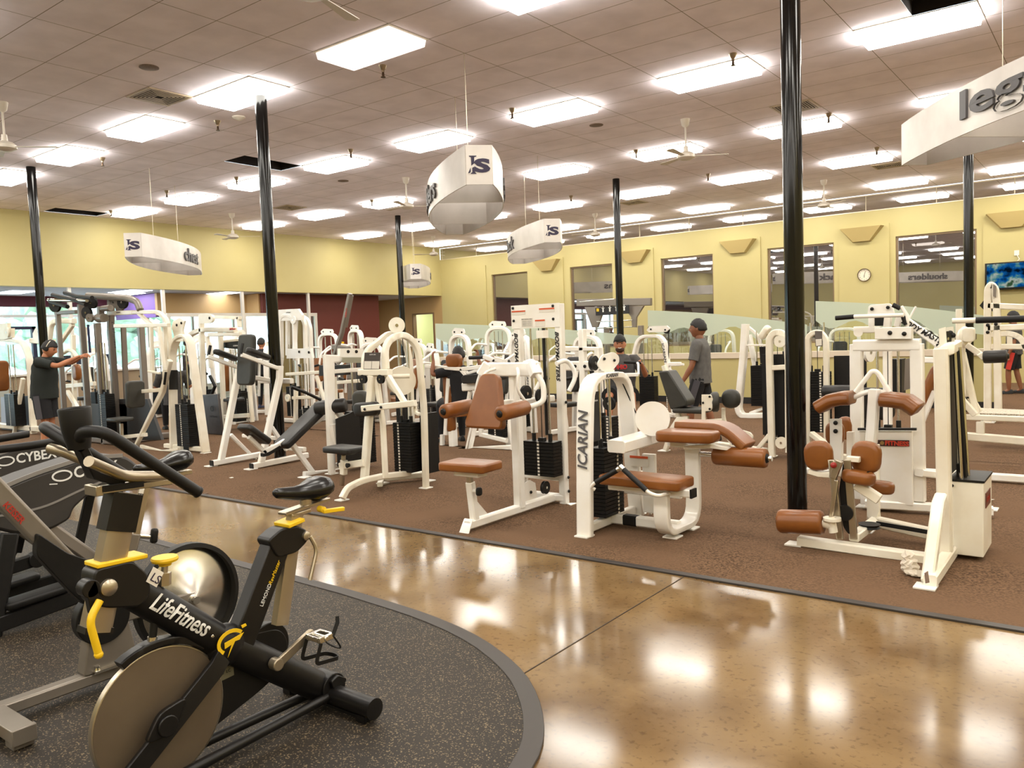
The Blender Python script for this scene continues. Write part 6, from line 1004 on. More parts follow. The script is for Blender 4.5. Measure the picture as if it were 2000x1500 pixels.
for k, (y, P) in enumerate(((0, [(-0.232, 0, 1.29), (-0.182, 0, 2.049), (-0.078, 0, 2.125), (0.129, 0, 2.116), (0.229, 0, 1.983), (0.198, 0, 1.235)]), (.3, [(-0.43, 0.3, 1.33), (-0.363, 0.3, 2.105), (-0.196, 0.3, 2.139), (0.059, 0.3, 2.108), (0.175, 0.3, 1.961), (0.098, 0.3, 0.248)]), (.5, [(-0.476, 0.5, 1.322), (-0.362, 0.5, 2.083), (-0.164, 0.5, 2.106), (-0.007, 0.5, 2.048), (0.076, 0.5, 1.881), (0.038, 0.5, 0.227)]))):
    g = MB(); g.bar(P, .08, .07, (0, 1, 0), .12); g.make('arch', WHITE, r, smooth=30, bevel=.004)
stack(r, (-0.308, 0.3, 0.237)[:2], .26, .16, .1, .7, 1.55); pulley(r, (0.279, -0.06, 2.021), .08, (0, 1, 0), WHITE); bars(r, 'base_frame', WHITE, [([(-.8, 0, .05), (.6, 0, .05)], .08, .08), ([(.35, 0, .05), (.35, .6, .05)], .08, .08), ([(-0.232, 0, 1.29), (-.62, 0, .05)], .08, .07, (0, 1, 0))])
g = MB(); g.plate([(0.06, -0.05, 1.47), (0.775, -0.05, 1.467), (0.806, -0.05, 1.281), (0.028, -0.05, 1.279)], (0, 1, 0), .06); cv = g.make('bolted_cover', WHITE, r); bolts(cv, [(0.438, -0.09, 1.405), (0.728, -0.09, 1.391)], (0, -1, 0), .025)
def far_arch(name, x, y, h, w, lab, pad=None, hdr=True, m=None, brand=None, yaw=0., thick=.08, shroud=None, seat=None, arm=True):
    """weight machine of the far rows: arch over a stack, seat and back pad, press arm"""
    m = m or WHITE; r = root(name, (x, y, FZ), yaw, lab, 'exercise machine')
    g = MB(); g.bar([(-w/2-.06, 0, 0), (-w/2, 0, h*.7), (-w/2+.02, 0, h), (w/2-.02, 0, h), (w/2, 0, h*.7), (w/2+.06, 0, 0)], .11, thick*.7, (0, 1, 0), .2); g.make('arch', m, r, smooth=30)
    stack(r, (0, 0), w*.6, .16, .08, .62, h-.06, 'y', w*.1)
    bars(r, 'base_frame', m, [([(-w/2, 0, .05), (w/2, 0, .05)], .08, .07), ([(0, 0, .05), (0, -.95, .05)], .07, .07), ([(0, -.55, .05), (0, -.6, .42)], .06, .06)], 0)
    if hdr:
        g = MB(); g.plate([(-w*.3, -.02, h), (-w*.36, -.02, h+.08), (-w*.2, -.02, h+.14), (w*.3, -.02, h+.12), (w*.36, -.02, h+.04), (w*.2, -.02, h)], (0, 1, 0), .02, .02); hp = g.make('pulley_cover', m, r); bolts(hp, [(-w*.2, -.035, h+.07), (w*.2, -.035, h+.06)], (0, -1, 0), .016)
    v = pad or VINYL; cushion(r, (0, -.62, .46), (.36, .34, .07), (0, 0, 0), v, 'seat', .02); cushion(r, (0, -.36, .92), (.28, .08, .56), (-8, 0, 0), v, 'back_pad', .03)
    bars(r, 'pad_support', m, [([(0, -.32, .4), (0, -.27, 1.2)], .05, .05)], 0)
    if arm:
        for s in (-1, 1):
            g = MB(); g.tube([(s*.2, -.1, h*.82), (s*.34, -.3, h*.84), (s*.36, -.62, h*.74), (s*.34, -.66, h*.6)], .022, 8, fl=.08); a = g.make('press_arm', m, r); g = MB(); g.tube([(s*.34, -.66, h*.6), (s*.2, -.72, h*.58)], .026, 8); g.make('grip', RUB, a)
    if shroud:
        g = MB(); g.bb(-w*.36, w*.36, -.13, -.115, .1, .95); g.make('stack_shroud', shroud, r)
    if brand: lettering('brand_text', brand, LETG, r, frame((w/2-.005, -.058, h*.62), (.05, 0, -1), (1, 0, .05)), w=.36, h=.05, bold=.02, thick=.002)
    return r
far = [
 ((-1.7, 5, 0), 1.55, .5, 'white branded arch machine left of the tall lateral raise tower', GREYV, 'ICARIAN', -20, None),
 ((-3.1, 5.1, 0), 1.6, .42, 'slim white arch machine left of the frosted glass edge', VINYL, None, 0, None),
 ((-3.3, 6.45, 0), 1.72, .5, 'white machine with red labelled pulley cover in front of the frosted glass', BROWN, None, 15, None),
 ((-4.25, 5.6, 0), 1.35, .5, 'low white machine right of the arm curl arches, near the lit doorway', BROWN, None, -25, None),
 ((-5.9, 6.9, 0), 1.45, .5, 'white machine seen through the paired arches', GREYV, None, 10, None),
 ((-5.35, 5.1, 0), 1.5, .45, 'white machine with a blue instruction card before the tan wall', VINYL, None, 20, SILV),
 ((-0.8, 5.6, 0), 1.5, .55, 'white machine seen through the open cable frame', VINYL, 'ICARIAN', -10, None),
 ((-9.1, 7.2, 0), 1.75, .6, 'tall white arch machine before the red wall, left of the grey rail frame', BROWN, None, 5, None),
 ((-7.9, 7, 0), 1.8, .6, 'tall white arch machine before the red wall, right of the grey rail frame', BROWN, None, -15, SILV),
 ((-11.3, 4.1, 0), 1.6, .55, 'white machine farther back behind the cable tower', BROWN, None, -70, None),
 ((-9.2, 5.6, 0), 1.5, .5, 'white machine farther back between the column and the knee raise pads', GREYV, None, -60, None),
 ((-10, 4.4, 0), 1.7, .55, 'white tower machine far back near the white storefront frames', VINYL, None, -80, None),
 ((-8.1, 4.1, 0), 1.75, .55, 'white tower machine farthest back near the storefront doors', BROWN, None, -75, None),
 ((-4.1, 8.1, 0), 1.5, .45, 'low white machine behind the lateral raise tower', VINYL, None, 0, None),
 ((-12.7, 3.4, 0), 1.5, .5, 'cream machine far back seen between the tower posts', GREYV, None, -80, None),
]
for (p, h, w, lab, v, br, yw, sh) in far: far_arch('weight_machine', p[0]-3.4*0, p[1], h, w, lab, v, True, WHITE, br, yw, shroud=sh)
# beyond the half wall
far2 = [
 ((-1.194, 12, 0.64), 1.5, .6, 'white arched machine beyond the half wall, right of the standing man', GREYV),
 ((1.442, 12.2, 0.621), 1.45, .6, 'white machine beyond the half wall under the tall frosted glass', VINYL),
 ((-5.622, 12.6, 0.62), 1.5, .6, 'white machine beyond the half wall, left of the capped man', VINYL),
 ((2.8, 12.8, 0.583), 1.4, .6, 'white machine beyond the half wall, left of the far right column', GREYV),
 ((-8.05, 12, 0.661), 1.35, .5, 'white machine beyond the half wall at its left end', VINYL),
]
for (p, h, w, lab, v) in far2: far_arch('weight_machine', p[0], p[1], h, w, lab, v, False, WHITE)
r = root('cable_rig', (-4.9, 13.6, .008), 0, 'big grey overhead cable rig with a black pictogram sign, beyond the half wall', 'exercise machine')
bars(r, 'frame', SILV, [([(-1.164, 0, 2.404), (1.128, 0, 2.311)], .12, .2, (0, 1, 0)), ([(-.25, 0, 0), (-.25, 0, 1.7)], .14, .13, (0, 1, 0)), ([(.8, 0, 0), (.8, 0, 1.7)], .14, .13, (0, 1, 0))])
for a_ in ([(-0.916, 0, 2.278), (-0.274, 0, 2.246), (-0.522, 0, 1.695), (-0.686, 0, 1.7)], [(0.299, 0, 2.245), (0.914, 0, 2.215), (0.692, 0, 1.926), (0.669, 0, 1.655), (0.561, 0, 1.658), (0.538, 0, 1.933)]):
    g = MB(); g.plate(a_, (0, 1, 0), .08); g.make('gusset', SILV, r)
bars(r, 'pull_up_bar', CHROME, [([(-0.505, -0.1, 1.85), (0.606, -0.1, 1.849)], .03, .03)]); bars(r, 'pull_up_bar', CHROME, [([(-0.511, -0.1, 1.668), (0.601, -0.1, 1.672)], .03, .03)]); bars(r, 'top_rail', CHROME, [([(-0.905, -0.3, 2.416), (0.193, -0.3, 2.426)], .03, .03)])
g = MB(); g.plate([(-0.494, -0.15, 2.228), (0.538, -0.15, 2.26), (0.547, -0.15, 2.028), (-0.485, -0.15, 2.018)], (0, 1, 0), .02); sg = g.make('pictogram_sign', mat('sign_black', (22, 20, 22), .5), r)
g = MB(); g.plate([(-0.45, -0.17, 2.212), (-0.369, -0.17, 2.208), (-0.371, -0.17, 2.125), (-0.453, -0.17, 2.129)], (0, 1, 0), .006); g.make('yellow_square', YEL, sg)
for i, u in enumerate((1178, 1191, 1204, 1219)):
    c = V([(-0.241, -0.17, 2.174), (-0.032, -0.17, 2.178), (0.174, -0.17, 2.182), (0.408, -0.17, 2.184)][i]); g = MB()
    g.ball(c+V((.0, 0, .07)), .018, (1, .4, 1), 1); g.plate([c+V(q) for q in ((-.045, 0, .045), (.045, 0, .045), (.045, 0, .03), (.02, 0, .02), (.022, 0, -.07), (.002, 0, -.07), (0, 0, -.02), (-.002, 0, -.07), (-.022, 0, -.07), (-.02, 0, .02), (-.045, 0, .03))], (0, 1, 0), .006); g.make('pictogram', LETW, sg)
# tan flat benches far back
for i, (p, lab) in enumerate((((-3.403, -6.763, 0), 'low tan bench before the red wall, behind the black preacher pad'), ((-0.155, -9.778, 0), 'tan bench nearer than its twin, behind the angled black bench'))):
    r = root('flat_bench', (p[0], p[1], FZ), 20, lab, 'bench', 'tan flat benches'); cushion(r, (0, 0, .46), (1.1, .28, .08), (0, 0, 0), BROWN, 'seat', .02)
    for s in (-1, 1): bars(r, 'leg', WHITE, [([(s*.42, 0, .42), (s*.42, 0, .03)], .05, .05), ([(s*.42, -.22, .03), (s*.42, .22, .03)], .05, .05)], 0)
    bars(r, 'rail', WHITE, [([(-.42, 0, .39), (.42, 0, .39)], .05, .05)], 0)
# reception desk seen between the towers, and magazines on it
r = root('reception_desk', (-15.9, 4.2, 0), 90, 'pale front desk with a light top in the lobby behind the cable tower', 'desk')
g = MB(); g.bb(-1.6, 2.2, -.35, .35, 0, 1.0); g.make('body', mat('desk_body', (150, 130, 104), .5), r); g = MB(); g.bb(-1.7, 2.3, -.42, .42, 1.0, 1.05); g.make('worktop', mat('desk_top', (206, 200, 190), .4), r, bevel=.005)
for i in range(3):
    rr = root('computer_monitor', (-15.9, 3.4+i*.9, 1.05), 90, 'dark computer monitor on the front desk, %s from the entrance' % ('first', 'second', 'third')[i], 'monitor', 'monitors on the front desk'); g = MB(); g.bb(-.24, .24, -.02, .02, .12, .42); g.make('screen', mat('monitor_screen', (30, 40, 60), .3), rr); g = MB(); g.bb(-.03, .03, -.02, .02, .01, .14); g.bb(-.1, .1, -.07, .07, 0, .015); g.make('stand', BLKM, rr)
# ------------------------------------------------------------------ hanging signs
def hanging_sign(word, c, ang, L, W, H, lab, chains=None, flip=False, hz=None, letter=.25, off=0.):
    """lens shaped loop of brushed sheet: two curved sides with the word, two flat ends with the initials; c is the middle of its lower edge"""
    r = root('hanging_sign', c, ang, lab, 'sign', 'lens shaped muscle group signs'); n = 16; hw = W/2; ew = W*.3; t = .012
    def side(s, u): return V((u*L/2, s*(ew/2+(hw-ew/2)*cos(u*pi/2)**.9 if abs(u) < 1 else ew/2), 0))
    for s in (1, -1):
        P = [side(s, -1+2*k/n) for k in range(n+1)]; g = MB(); g.sweep([p+V((0, 0, H/2)) for p in P], [(-H/2, -t/2), (H/2, -t/2), (H/2, t/2), (-H/2, t/2)], (0, 0, 1)); sd = g.make('curved_side', SIGNW, r, smooth=60)
        def fn(p, s=s):
            u = max(-.98, min(.98, ((p.x+off)*(-s) if s > 0 else p.x+off)*2/L)); q = side(s, u); du = .01; tt = (side(s, min(1, u+du))-side(s, max(-1, u-du))).normalized(); nn = V((0, 0, 1)).cross(tt)*(1 if s > 0 else -1); nn = nn if nn.y*s > 0 else -nn
            return q+nn*(t/2+.002+p.z)+V((0, 0, H/2+p.y))
        lettering('lettering', word, LETG, sd, None, w=letter*L, h=hz, bold=.02, thick=.02, fn=fn)
    for e in (1, -1):
        g = MB(); g.bb(e*L/2-t/2, e*L/2+t/2, -ew/2, ew/2, 0, H); ed = g.make('end_panel', SIGNW, r, smooth=0)
        M = frame((e*(L/2+t/2+.001), 0, H*.5), (0, e, 0), (0, 0, 1))
        # the initials: a tall I with a slanted foot behind a large S
        def put(pts, nm='logo'):
            g = MB(); g.plate([M @ V((a*H*.5, b*H*.5, .002)) for a, b in pts], M.to_3x3() @ V((0, 0, 1)), .003); return g.make(nm, LETN, ed, smooth=0)
        put([(-.5, .46), (-.5, .42), (-.4, .38), (-.4, -.05), (-.24, .08), (-.24, .38), (-.12, .42), (-.12, .46)]); put([(-.44, -.46), (-.44, -.42), (-.36, -.38), (-.36, -.16), (-.26, -.1), (-.22, -.38), (-.14, -.46)]); put([(-.58, -.42), (-.44, -.14), (-.44, -.36), (-.5, -.42)])
        lettering('logo', 'S', LETN, ed, M @ Matrix.Translation((.08*H, -.02*H, .0)), w=H*.42, h=H*.36, bold=.05, thick=.004)
    for e in (-1, 1):
        g = MB(); g.bar([(e*L*.22, -hw*.86, H/2), (e*L*.22, hw*.86, H/2)], H*.98, .01, (0, 0, 1)); g.make('inner_panel', SIGNW, r, smooth=0)
    for e in (-1, 1):
        g = MB(); g.tube([(e*.83, 0, H*.9), (e*.83, 0, ZC-c[2])], .004, 6); g.bar([(e*.83, -hw*.8, H*.9), (e*.83, hw*.8, H*.9)], .01, .01); g.make('wire', STEEL, r)
    return r
SG = [('chest', (-8.7, 3.0), 1.0, .25, 'hanging lens shaped metal sign reading chest, at the far left'), ('shoulders', (-.6, 2.42), 1.75, .25, 'hanging metal sign whose curved side reads shoulders, large at the centre'), ('back', (-3.12, 7.43), .9, .25, 'hanging metal sign reading back, between the shoulders sign and the far column'),
      ('arms', (-10.2, 11.4), .9, .17, 'small far hanging metal sign reading arms, beside the slender far column'), ('legs', (5.86, 2.07), 1.0, .31, 'large hanging metal sign reading legs, cut by the right edge')]
def all_signs():
    for wd, c, w_, h_, lb in SG: hanging_sign(wd, (c[0], c[1], 3.15), -45, 4.05, .9, .4, lb, letter=w_/4.05, hz=h_, off=-.3 if wd == 'legs' else 0.)
all_signs()
# ceiling fans, sprinklers, vents, speakers
def ceiling_fan(x, y, lab):
    r = root('ceiling_fan', (x, y, ZC), random.random()*90, lab, 'fan', 'white ceiling fans')
    W = FANW
    g = MB(); g.lathe([(0, 0), (.075, 0), (.055, -.1), (.02, -.13), (0, -.13)], (0, 0, 0), (0, 0, 1), 20); g.make('canopy', W, r); g = MB(); g.cone((0, 0, -.1), (0, 0, -.5), .014, n=10); g.make('downrod', W, r)
    g = MB(); g.lathe([(0, -.42), (.035, -.42), (.04, -.5), (.1, -.52), (.14, -.56), (.14, -.6), (.08, -.63), (0, -.635)], (0, 0, 0), (0, 0, 1), 24); g.make('motor', W, r)
    for k in range(3):
        a = rad(120*k+20); g = MB(); u = V((cos(a), sin(a), 0)); v = V((-sin(a), cos(a), .12)); g.plate([u*.13+v*.03, u*.13-v*.03, u*.62-v*.065, u*.66, u*.62+v*.065], u.cross(v), .006)
        for q in g.bm.verts: q.co.z -= .575
        g.make('blade', W, r)
    return r
FANW = mat('fan_white', (214, 206, 194), .4)
for (x, y), lab in zip([(-5.6, -.95), (1.10, -1.32), (.6, 6.45), (-5.6, 6.5), (-11.7, 6.5), (-11.8, 14.), (-5.66, 14.), (.6, 13.8)],
    ['left edge of the ceiling, nearest row', 'top edge of the ceiling above the walkway', 'below the large panel right of the hanging shoulders sign', 'left of the shoulders sign', 'above the chest sign', 'far corner above the arms sign', 'above the back sign', 'right of the big black column']):
    ceiling_fan(x, y, 'white ceiling fan, '+lab)
sp0 = None
for n, (x, y) in enumerate([(-.99, 1.47), (-4.47, 1.48), (-7.84, 1.43), (-9.9, 3.76), (-.99, 4.04), (2.34, 4.06), (-4.5, 4.06), (2.4, 7.8), (2.37, 11.03), (-7.77, 4.01), (-13.0, 4.12), (-1., 7.8), (-4.5, 7.8), (-1., 11.0), (-4.5, 11.), (-8., 7.8), (-8., 11.)]):
    lab = 'brass ceiling sprinkler head, %s line across the room, %s along it' % ({1: 'nearest', 4: 'second', 3: 'second', 7: 'third', 11: 'far'}[int(y)], 'x')
    lab = 'small ceiling sprinkler head hanging %s' % ['right below the dim ceiling panel', 'beside the smoke detector', 'left of the nearest left column', 'by the wire of the chest sign', 'at the left tip of a panel above the shoulders sign', 'before the panel left of the big column', 'above the panel next to the tall left column', 'before the panel behind the big column', 'near the legs sign tip', 'in line with the panel behind the left column', 'over the missing tile near the left wall', 'above the shoulders sign wire', 'left behind the shoulders sign', 'above the back sign', 'between the back and arms signs', 'above the left middle columns', 'far left of the arms sign'][n]
    if sp0 is None:
        r = root('sprinkler_head', (x, y, ZC), 0, lab, 'sprinkler', 'ceiling sprinkler heads'); g = MB(); g.lathe([(0, 0), (.05, 0), (.032, -.045), (.018, -.06), (.018, -.08), (0, -.08)], (0, 0, 0), (0, 0, 1), 16); g.make('escutcheon', mat('satin_nickel', (160, 144, 120), .35, .8), r)
        g = MB(); g.lathe([(0, -.08), (.012, -.08), (.016, -.1), (.016, -.13), (.03, -.135), (.03, -.14), (0, -.14)], (0, 0, 0), (0, 0, 1), 12); g.make('nozzle', mat('dark_brass', (70, 52, 36), .4, .6), r); sp0 = r
    else: dup(sp0, (x, y, ZC), label=lab)
VM = mat('vent_tan', (176, 156, 128), .5)
for (i, j), lab in zip([(-7, 0), (3, 11), (-17, 11), (-7, 21), (-17, 21), (3, 21)], ['beside the bright panel near the left column', 'behind the big black column', 'left of the tall left column top', 'by the far centre column', 'below the shoulders sign', 'under the tip of the legs sign']):
    r = root('ceiling_vent', ((i+.5)*U, (j+.5)*U, ZC-.002), 0, 'square louvred ceiling air vent '+lab, 'vent', 'square ceiling air vents')
    g = MB(); a = U/2-.01
    for q in ((-a, a, -a, -a+.03), (-a, a, a-.03, a), (-a, -a+.03, -a+.03, a-.03), (a-.03, a, -a+.03, a-.03)): g.bb(q[0], q[1], q[2], q[3], -.012, 0)
    g.make('frame', VM, r, smooth=0); g = MB(); g.bb(-a+.03, a-.03, -a+.03, a-.03, -.002, 0); g.make('duct', DARK, r, smooth=0)
    g = MB()
    for k in range(6):
        b_ = a-.05-k*.037; cs = [V((-b_, -b_, -.01)), V((b_, -b_, -.01)), V((b_, b_, -.01)), V((-b_, b_, -.01))]; g.bar(cs, .003, .016, (0, 0, 1), closed=True)
    g.make('louvre', VM, r, smooth=0)
for (x, y), lab in zip([(-2.99, -.36), (-.59, 5.73), (-6.68, 5.78)], ['near the bright left panel', 'right of the shoulders sign', 'left of the shoulders sign']):
    g = MB(); g.lathe([(0, 0), (.11, 0), (.11, -.008), (.09, -.012), (0, -.012)], (0, 0, 0), (0, 0, 1), 28); o = g.make('ceiling_speaker', mottle(mat('speaker_grille', (128, 108, 92), .7), (90, 74, 62), 90.)); o.location = (x, y, ZC-.001); tag(o, 'round ceiling speaker grille '+lab, 'speaker', 'round ceiling speakers')
r = root('smoke_detector', (-4.07, 1.57, ZC), 0, 'white domed smoke detector left of the tall left column', 'smoke detector')
g = MB(); g.lathe([(0, 0), (.09, 0), (.09, -.015), (.06, -.03), (.03, -.05), (0, -.055)], (0, 0, 0), (0, 0, 1), 24); g.make('housing', PAPER, r)
# bits of litter on the carpet near the walkway
for i, (x, y) in enumerate([((-2.365, -0.001, 0))[:2], ((-1.735, -0.73, 0))[:2]]):
    g = MB(); g.plate([(-.03, -.01, .0), (.02, -.02, .0), (.035, .01, .003), (-.01, .018, .004)], (0, 0, 1), .003); o = g.make('paper_scrap', PAPER if i == 0 else mat('dry_leaf', (96, 74, 54), .8)); o.location = (x, y, .012); tag(o, 'small pale paper scrap on the carpet in front of the knee raise station' if i == 0 else 'small dried leaf scrap on the carpet edge by the walkway', 'litter')
# ------------------------------------------------------------------ people
def smoothpath(pts, rad_, n=4):
    """Catmull-Rom through points with (a, b) radii"""
    P = [V(p) for p in pts]; R = [tuple(r) if isinstance(r, (tuple, list)) else (r, r) for r in rad_]; out = []; L = len(P)
    for i in range(L-1):
        p0, p1, p2, p3 = P[max(i-1, 0)], P[i], P[i+1], P[min(i+2, L-1)]
        for k in range(n):
            t = k/n; q = .5*((2*p1)+(p2-p0)*t+(2*p0-5*p1+4*p2-p3)*t*t+(3*p1-p0-3*p2+p3)*t**3)
            out.append((q, tuple(a*(1-t)+b*t for a, b in zip(R[i], R[i+1]))))
    out.append((P[-1], R[-1])); return out
def loft(g, pts, rad_, nrm=(1, 0, 0), n=16, ns=4, fold=0., ph=0.):
    """tapered elliptical tube; a along nrm, b across; fold adds cloth ripples"""
    S = smoothpath(pts, rad_, ns); rings = []
    for i, (p, (a, b)) in enumerate(S):
        t = (S[min(i+1, len(S)-1)][0]-S[max(i-1, 0)][0]).normalized(); u = V(nrm)-t*V(nrm).dot(t); u = u.normalized() if u.length > 1e-3 else t.orthogonal().normalized(); v = t.cross(u)
        rings.append([g.bm.verts.new(p+u*a*cos(2*pi*k/n)*(1+fold*sin(k*2.3+i*1.7+ph))+v*b*sin(2*pi*k/n)*(1+fold*cos(k*1.9+i*1.3+ph))) for k in range(n)])
    for A, B in zip(rings, rings[1:]):
        for k in range(n): g.bm.faces.new((A[k], A[(k+1) % n], B[(k+1) % n], B[k]))
    g.bm.faces.new(rings[0][::-1]); g.bm.faces.new(rings[-1]); return g
def skin_body(J, scale=1.):
    """one continuous surface grown over the joints: edges list of (name, parent); J[name] = (position, radius)"""
    names = list(J); me = bpy.data.meshes.new('tmp'); me.from_pydata([J[n][0] for n in names], [(names.index(n), names.index(J[n][2])) for n in names if J[n][2]], [])
    o = bpy.data.objects.new('tmp', me); COL.objects.link(o); md = o.modifiers.new('s', 'SKIN'); md.use_smooth_shade = True; md.branch_smoothing = .6
    sv = me.skin_vertices[0].data
    for i, n in enumerate(names):
        r = J[n][1]; sv[i].radius = r if isinstance(r, tuple) else (r, r); sv[i].use_root = (i == 0)
    sb = o.modifiers.new('d', 'SUBSURF'); sb.levels = 2; sb.render_levels = 2
    dg = bpy.context.evaluated_depsgraph_get(); ev = o.evaluated_get(dg); m2 = ev.to_mesh(); vs = [v.co.copy() for v in m2.vertices]; fs = [tuple(p.vertices) for p in m2.polygons]; ev.to_mesh_clear(); bpy.data.objects.remove(o); return vs, fs
def head_shape(g, c, R, sx=.106, sy=.084, sz=.13):
    """head with brow, eye sockets, nose, lips, chin and ears; R rotates it"""
    nu, nv = 28, 20; rings = []
    def f(a, b):
        x, y, z = cos(b)*cos(a), cos(b)*sin(a), sin(b); jaw = max(0, -z)
        X, Y, Z = x*sx, y*sy*(1-.32*jaw**1.3), z*sz
        if x < 0: X *= 1.08-.25*jaw
        G = lambda yy, zz, w, h: math.exp(-((y-yy)/w)**2-((z-zz)/h)**2) if x > 0 else 0
        X += .024*G(0, -.12, .13, .16)+.012*G(0, .06, .1, .2)-.012*(G(.34, .1, .16, .1)+G(-.34, .1, .16, .1))+.006*G(0, .27, .5, .09)+.007*G(0, -.42, .22, .06)+.007*G(0, -.52, .2, .05)-.005*G(0, -.47, .3, .025)+.012*G(0, -.8, .3, .15)
        return V((X, Y, Z))
    for j in range(nv+1):
        b = -pi/2+pi*j/nv; rings.append([g.bm.verts.new(V(c)+R @ f(2*pi*i/nu, max(-1.53, min(1.53, b)))) for i in range(nu)])
    for A, B in zip(rings, rings[1:]):
        for i in range(nu): g.bm.faces.new((A[i], A[(i+1) % nu], B[(i+1) % nu], B[i]))
    g.bm.faces.new(rings[0][::-1]); g.bm.faces.new(rings[-1])
    for s in (-1, 1):
        q = V(c)+R @ V((-.008, s*sy*.98, -.005)); bmesh.ops.create_icosphere(g.bm, subdivisions=2, radius=1, matrix=Matrix.Translation(q) @ R.to_4x4() @ Matrix.Diagonal((.018, .009, .03, 1)))
def hair_cap(c, R, front=.35, low=-.25, k=1.1, sx=.106, sy=.084, sz=.13, rough=.05):
    g = MB(); nu, nv = 28, 14; rings = []
    for j in range(nv+1):
        ring = []
        for i in range(nu):
            a = 2*pi*i/nu; lo = low+(front-low)*max(0, min(1, (cos(a)+.35)/.9)); b = math.asin(max(-.95, lo))+(pi/2-.03-math.asin(max(-.95, lo)))*j/nv
            kk = k*(1+rough*sin(i*3.1+j*2.3)) if j else .97
            ring.append(g.bm.verts.new(V(c)+R @ V((cos(b)*cos(a)*sx*kk*(1.06 if cos(a) < 0 else 1), cos(b)*sin(a)*sy*kk, sin(b)*sz*kk))))
        rings.append(ring)
    for A, B in zip(rings, rings[1:]):
        for i in range(nu): g.bm.faces.new((A[i], A[(i+1) % nu], B[(i+1) % nu], B[i]))
    g.bm.faces.new(rings[-1]); return g
def person(loc, yaw, lab, J, skin, shirt, shorts, H=1.75, head_pitch=0., head_yaw=0., hair=True, cap=None, beard=False, phones=False, shoe=None, long_legs=False, stripe=None, wide=1., grip=True, logo=None, group=None, sleeve=.8):
    """J gives pelvis, chest, neck, head, and for each side (l, r) shoulder, elbow, wrist, hand direction, hip, knee, ankle, toe; x forward, y left"""
    r = root('person', loc, yaw, lab, 'person', group); B = {}; W = wide
    def a(n, p, rad_, par): B[n] = (V(p), rad_, par)
    a('pelvis', J['pelvis'], (.12*W, .1*W), None); a('waist', V(J['pelvis']).lerp(V(J['chest']), .45), (.115*W, .09*W), 'pelvis'); a('chest', J['chest'], (.13*W, .105*W), 'waist'); a('neck', J['neck'], .055, 'chest'); a('skull', V(J['neck']).lerp(V(J['head']), .6), .06, 'neck')
    for s in 'lr':
        sg = 1 if s == 'l' else -1
        sh, el, wr, hip, kn, an, toe = [V(J[s+k]) for k in ('sh', 'el', 'wr', 'hip', 'kn', 'an', 'toe')]; hd = V(J[s+'hd']).normalized()
        a(s+'sh', sh, .062, 'chest'); a(s+'ua', sh.lerp(el, .5), .05, s+'sh'); a(s+'el', el, .041, s+'ua'); a(s+'fa', el.lerp(wr, .35), .043, s+'el'); a(s+'wr', wr, (.026, .021), s+'fa')
        pal = wr+hd*.075; a(s+'pa', pal, (.036, .02), s+'wr')
        side = V(J.get(s+'side', (0, 0, 1))); side = (side-hd*side.dot(hd)).normalized(); cur = hd.cross(side)*(1 if grip else .4)*(-sg)
        cur = V(J[s+'curl']) if s+'curl' in J else cur
        for fi, (off, L) in enumerate(((.027, .036), (.009, .04), (-.009, .037), (-.026, .03))):
            b0 = pal+side*off+hd*.02; b1 = b0+hd*L*.7+cur*L*.5; b2 = b1+hd*L*.1+cur*L*.8; a(s+'f%da' % fi, b0, .011, s+'pa'); a(s+'f%db' % fi, b1, .0095, s+'f%da' % fi); a(s+'f%dc' % fi, b2, .008, s+'f%db' % fi)
        t0 = wr+hd*.035+side*.03; a(s+'t0', t0, .012, s+'pa'); a(s+'t1', t0+hd*.035+side*.012+cur*.015, .01, s+'t0')
        a(s+'hip', hip, .085*W, 'pelvis'); a(s+'th', hip.lerp(kn, .5), .075*min(W, 1.15), s+'hip'); a(s+'kn', kn, .055, s+'th'); a(s+'ca', kn.lerp(an, .33), .058, s+'kn'); a(s+'an', an, .036, s+'ca'); a(s+'fo', an.lerp(toe, .55)+V((0, 0, -.02)), .036, s+'an')
    vs, fs = skin_body(B); g = MB(); vv = [g.bm.verts.new(v) for v in vs]
    for f in fs: g.bm.faces.new([vv[i] for i in f])
    R = (Matrix.Rotation(rad(head_yaw), 3, 'Z') @ Matrix.Rotation(rad(head_pitch), 3, 'Y')); hc = V(J['head']); head_shape(g, hc, R)
    body = g.make('body', skin, r, smooth=80)
    for s in (-1, 1):
        g = MB(); g.ball(hc+R @ V((.087, s*.03, .013)), .012, (1, 1, .8), 2); g.make('eye', mat('eye', (30, 22, 18), .2) if 'eye' not in bpy.data.materials else bpy.data.materials['eye'], body)
        g = MB(); g.bar([hc+R @ V((.098, s*.015, .038)), hc+R @ V((.09, s*.047, .036))], .006, .008); g.make('eyebrow', HAIR, body)
    if hair: hair_cap(hc, R).make('hair', HAIR, r, smooth=60)
    if beard:
        g = MB(); bmesh.ops.create_icosphere(g.bm, subdivisions=3, radius=1, matrix=Matrix.Translation(hc+R @ V((.028, 0, -.07))) @ R.to_4x4() @ Matrix.Diagonal((.072, .066, .05, 1))); g.make('beard', mat('brown_beard', (62, 40, 28), .8), r)
        g = MB(); g.bar([hc+R @ V((.101, -.024, -.046)), hc+R @ V((.105, 0, -.052)), hc+R @ V((.101, .024, -.046))], .006, .01); g.make('teeth', LETW, body)
    if cap:
        g = hair_cap(hc+V((0, 0, .006)), R, .28, -.05, 1.13, rough=0.); g.make('cap', cap, r, smooth=60)
        g = MB(); g.plate([hc+R @ V(q) for q in ((.06, .07, .045), (.12, .06, .05), (.165, .03, .045), (.175, 0, .044), (.165, -.03, .045), (.12, -.06, .05), (.06, -.07, .045))], R @ V((0, 0, 1)), .008); g.make('cap_brim', cap, r)
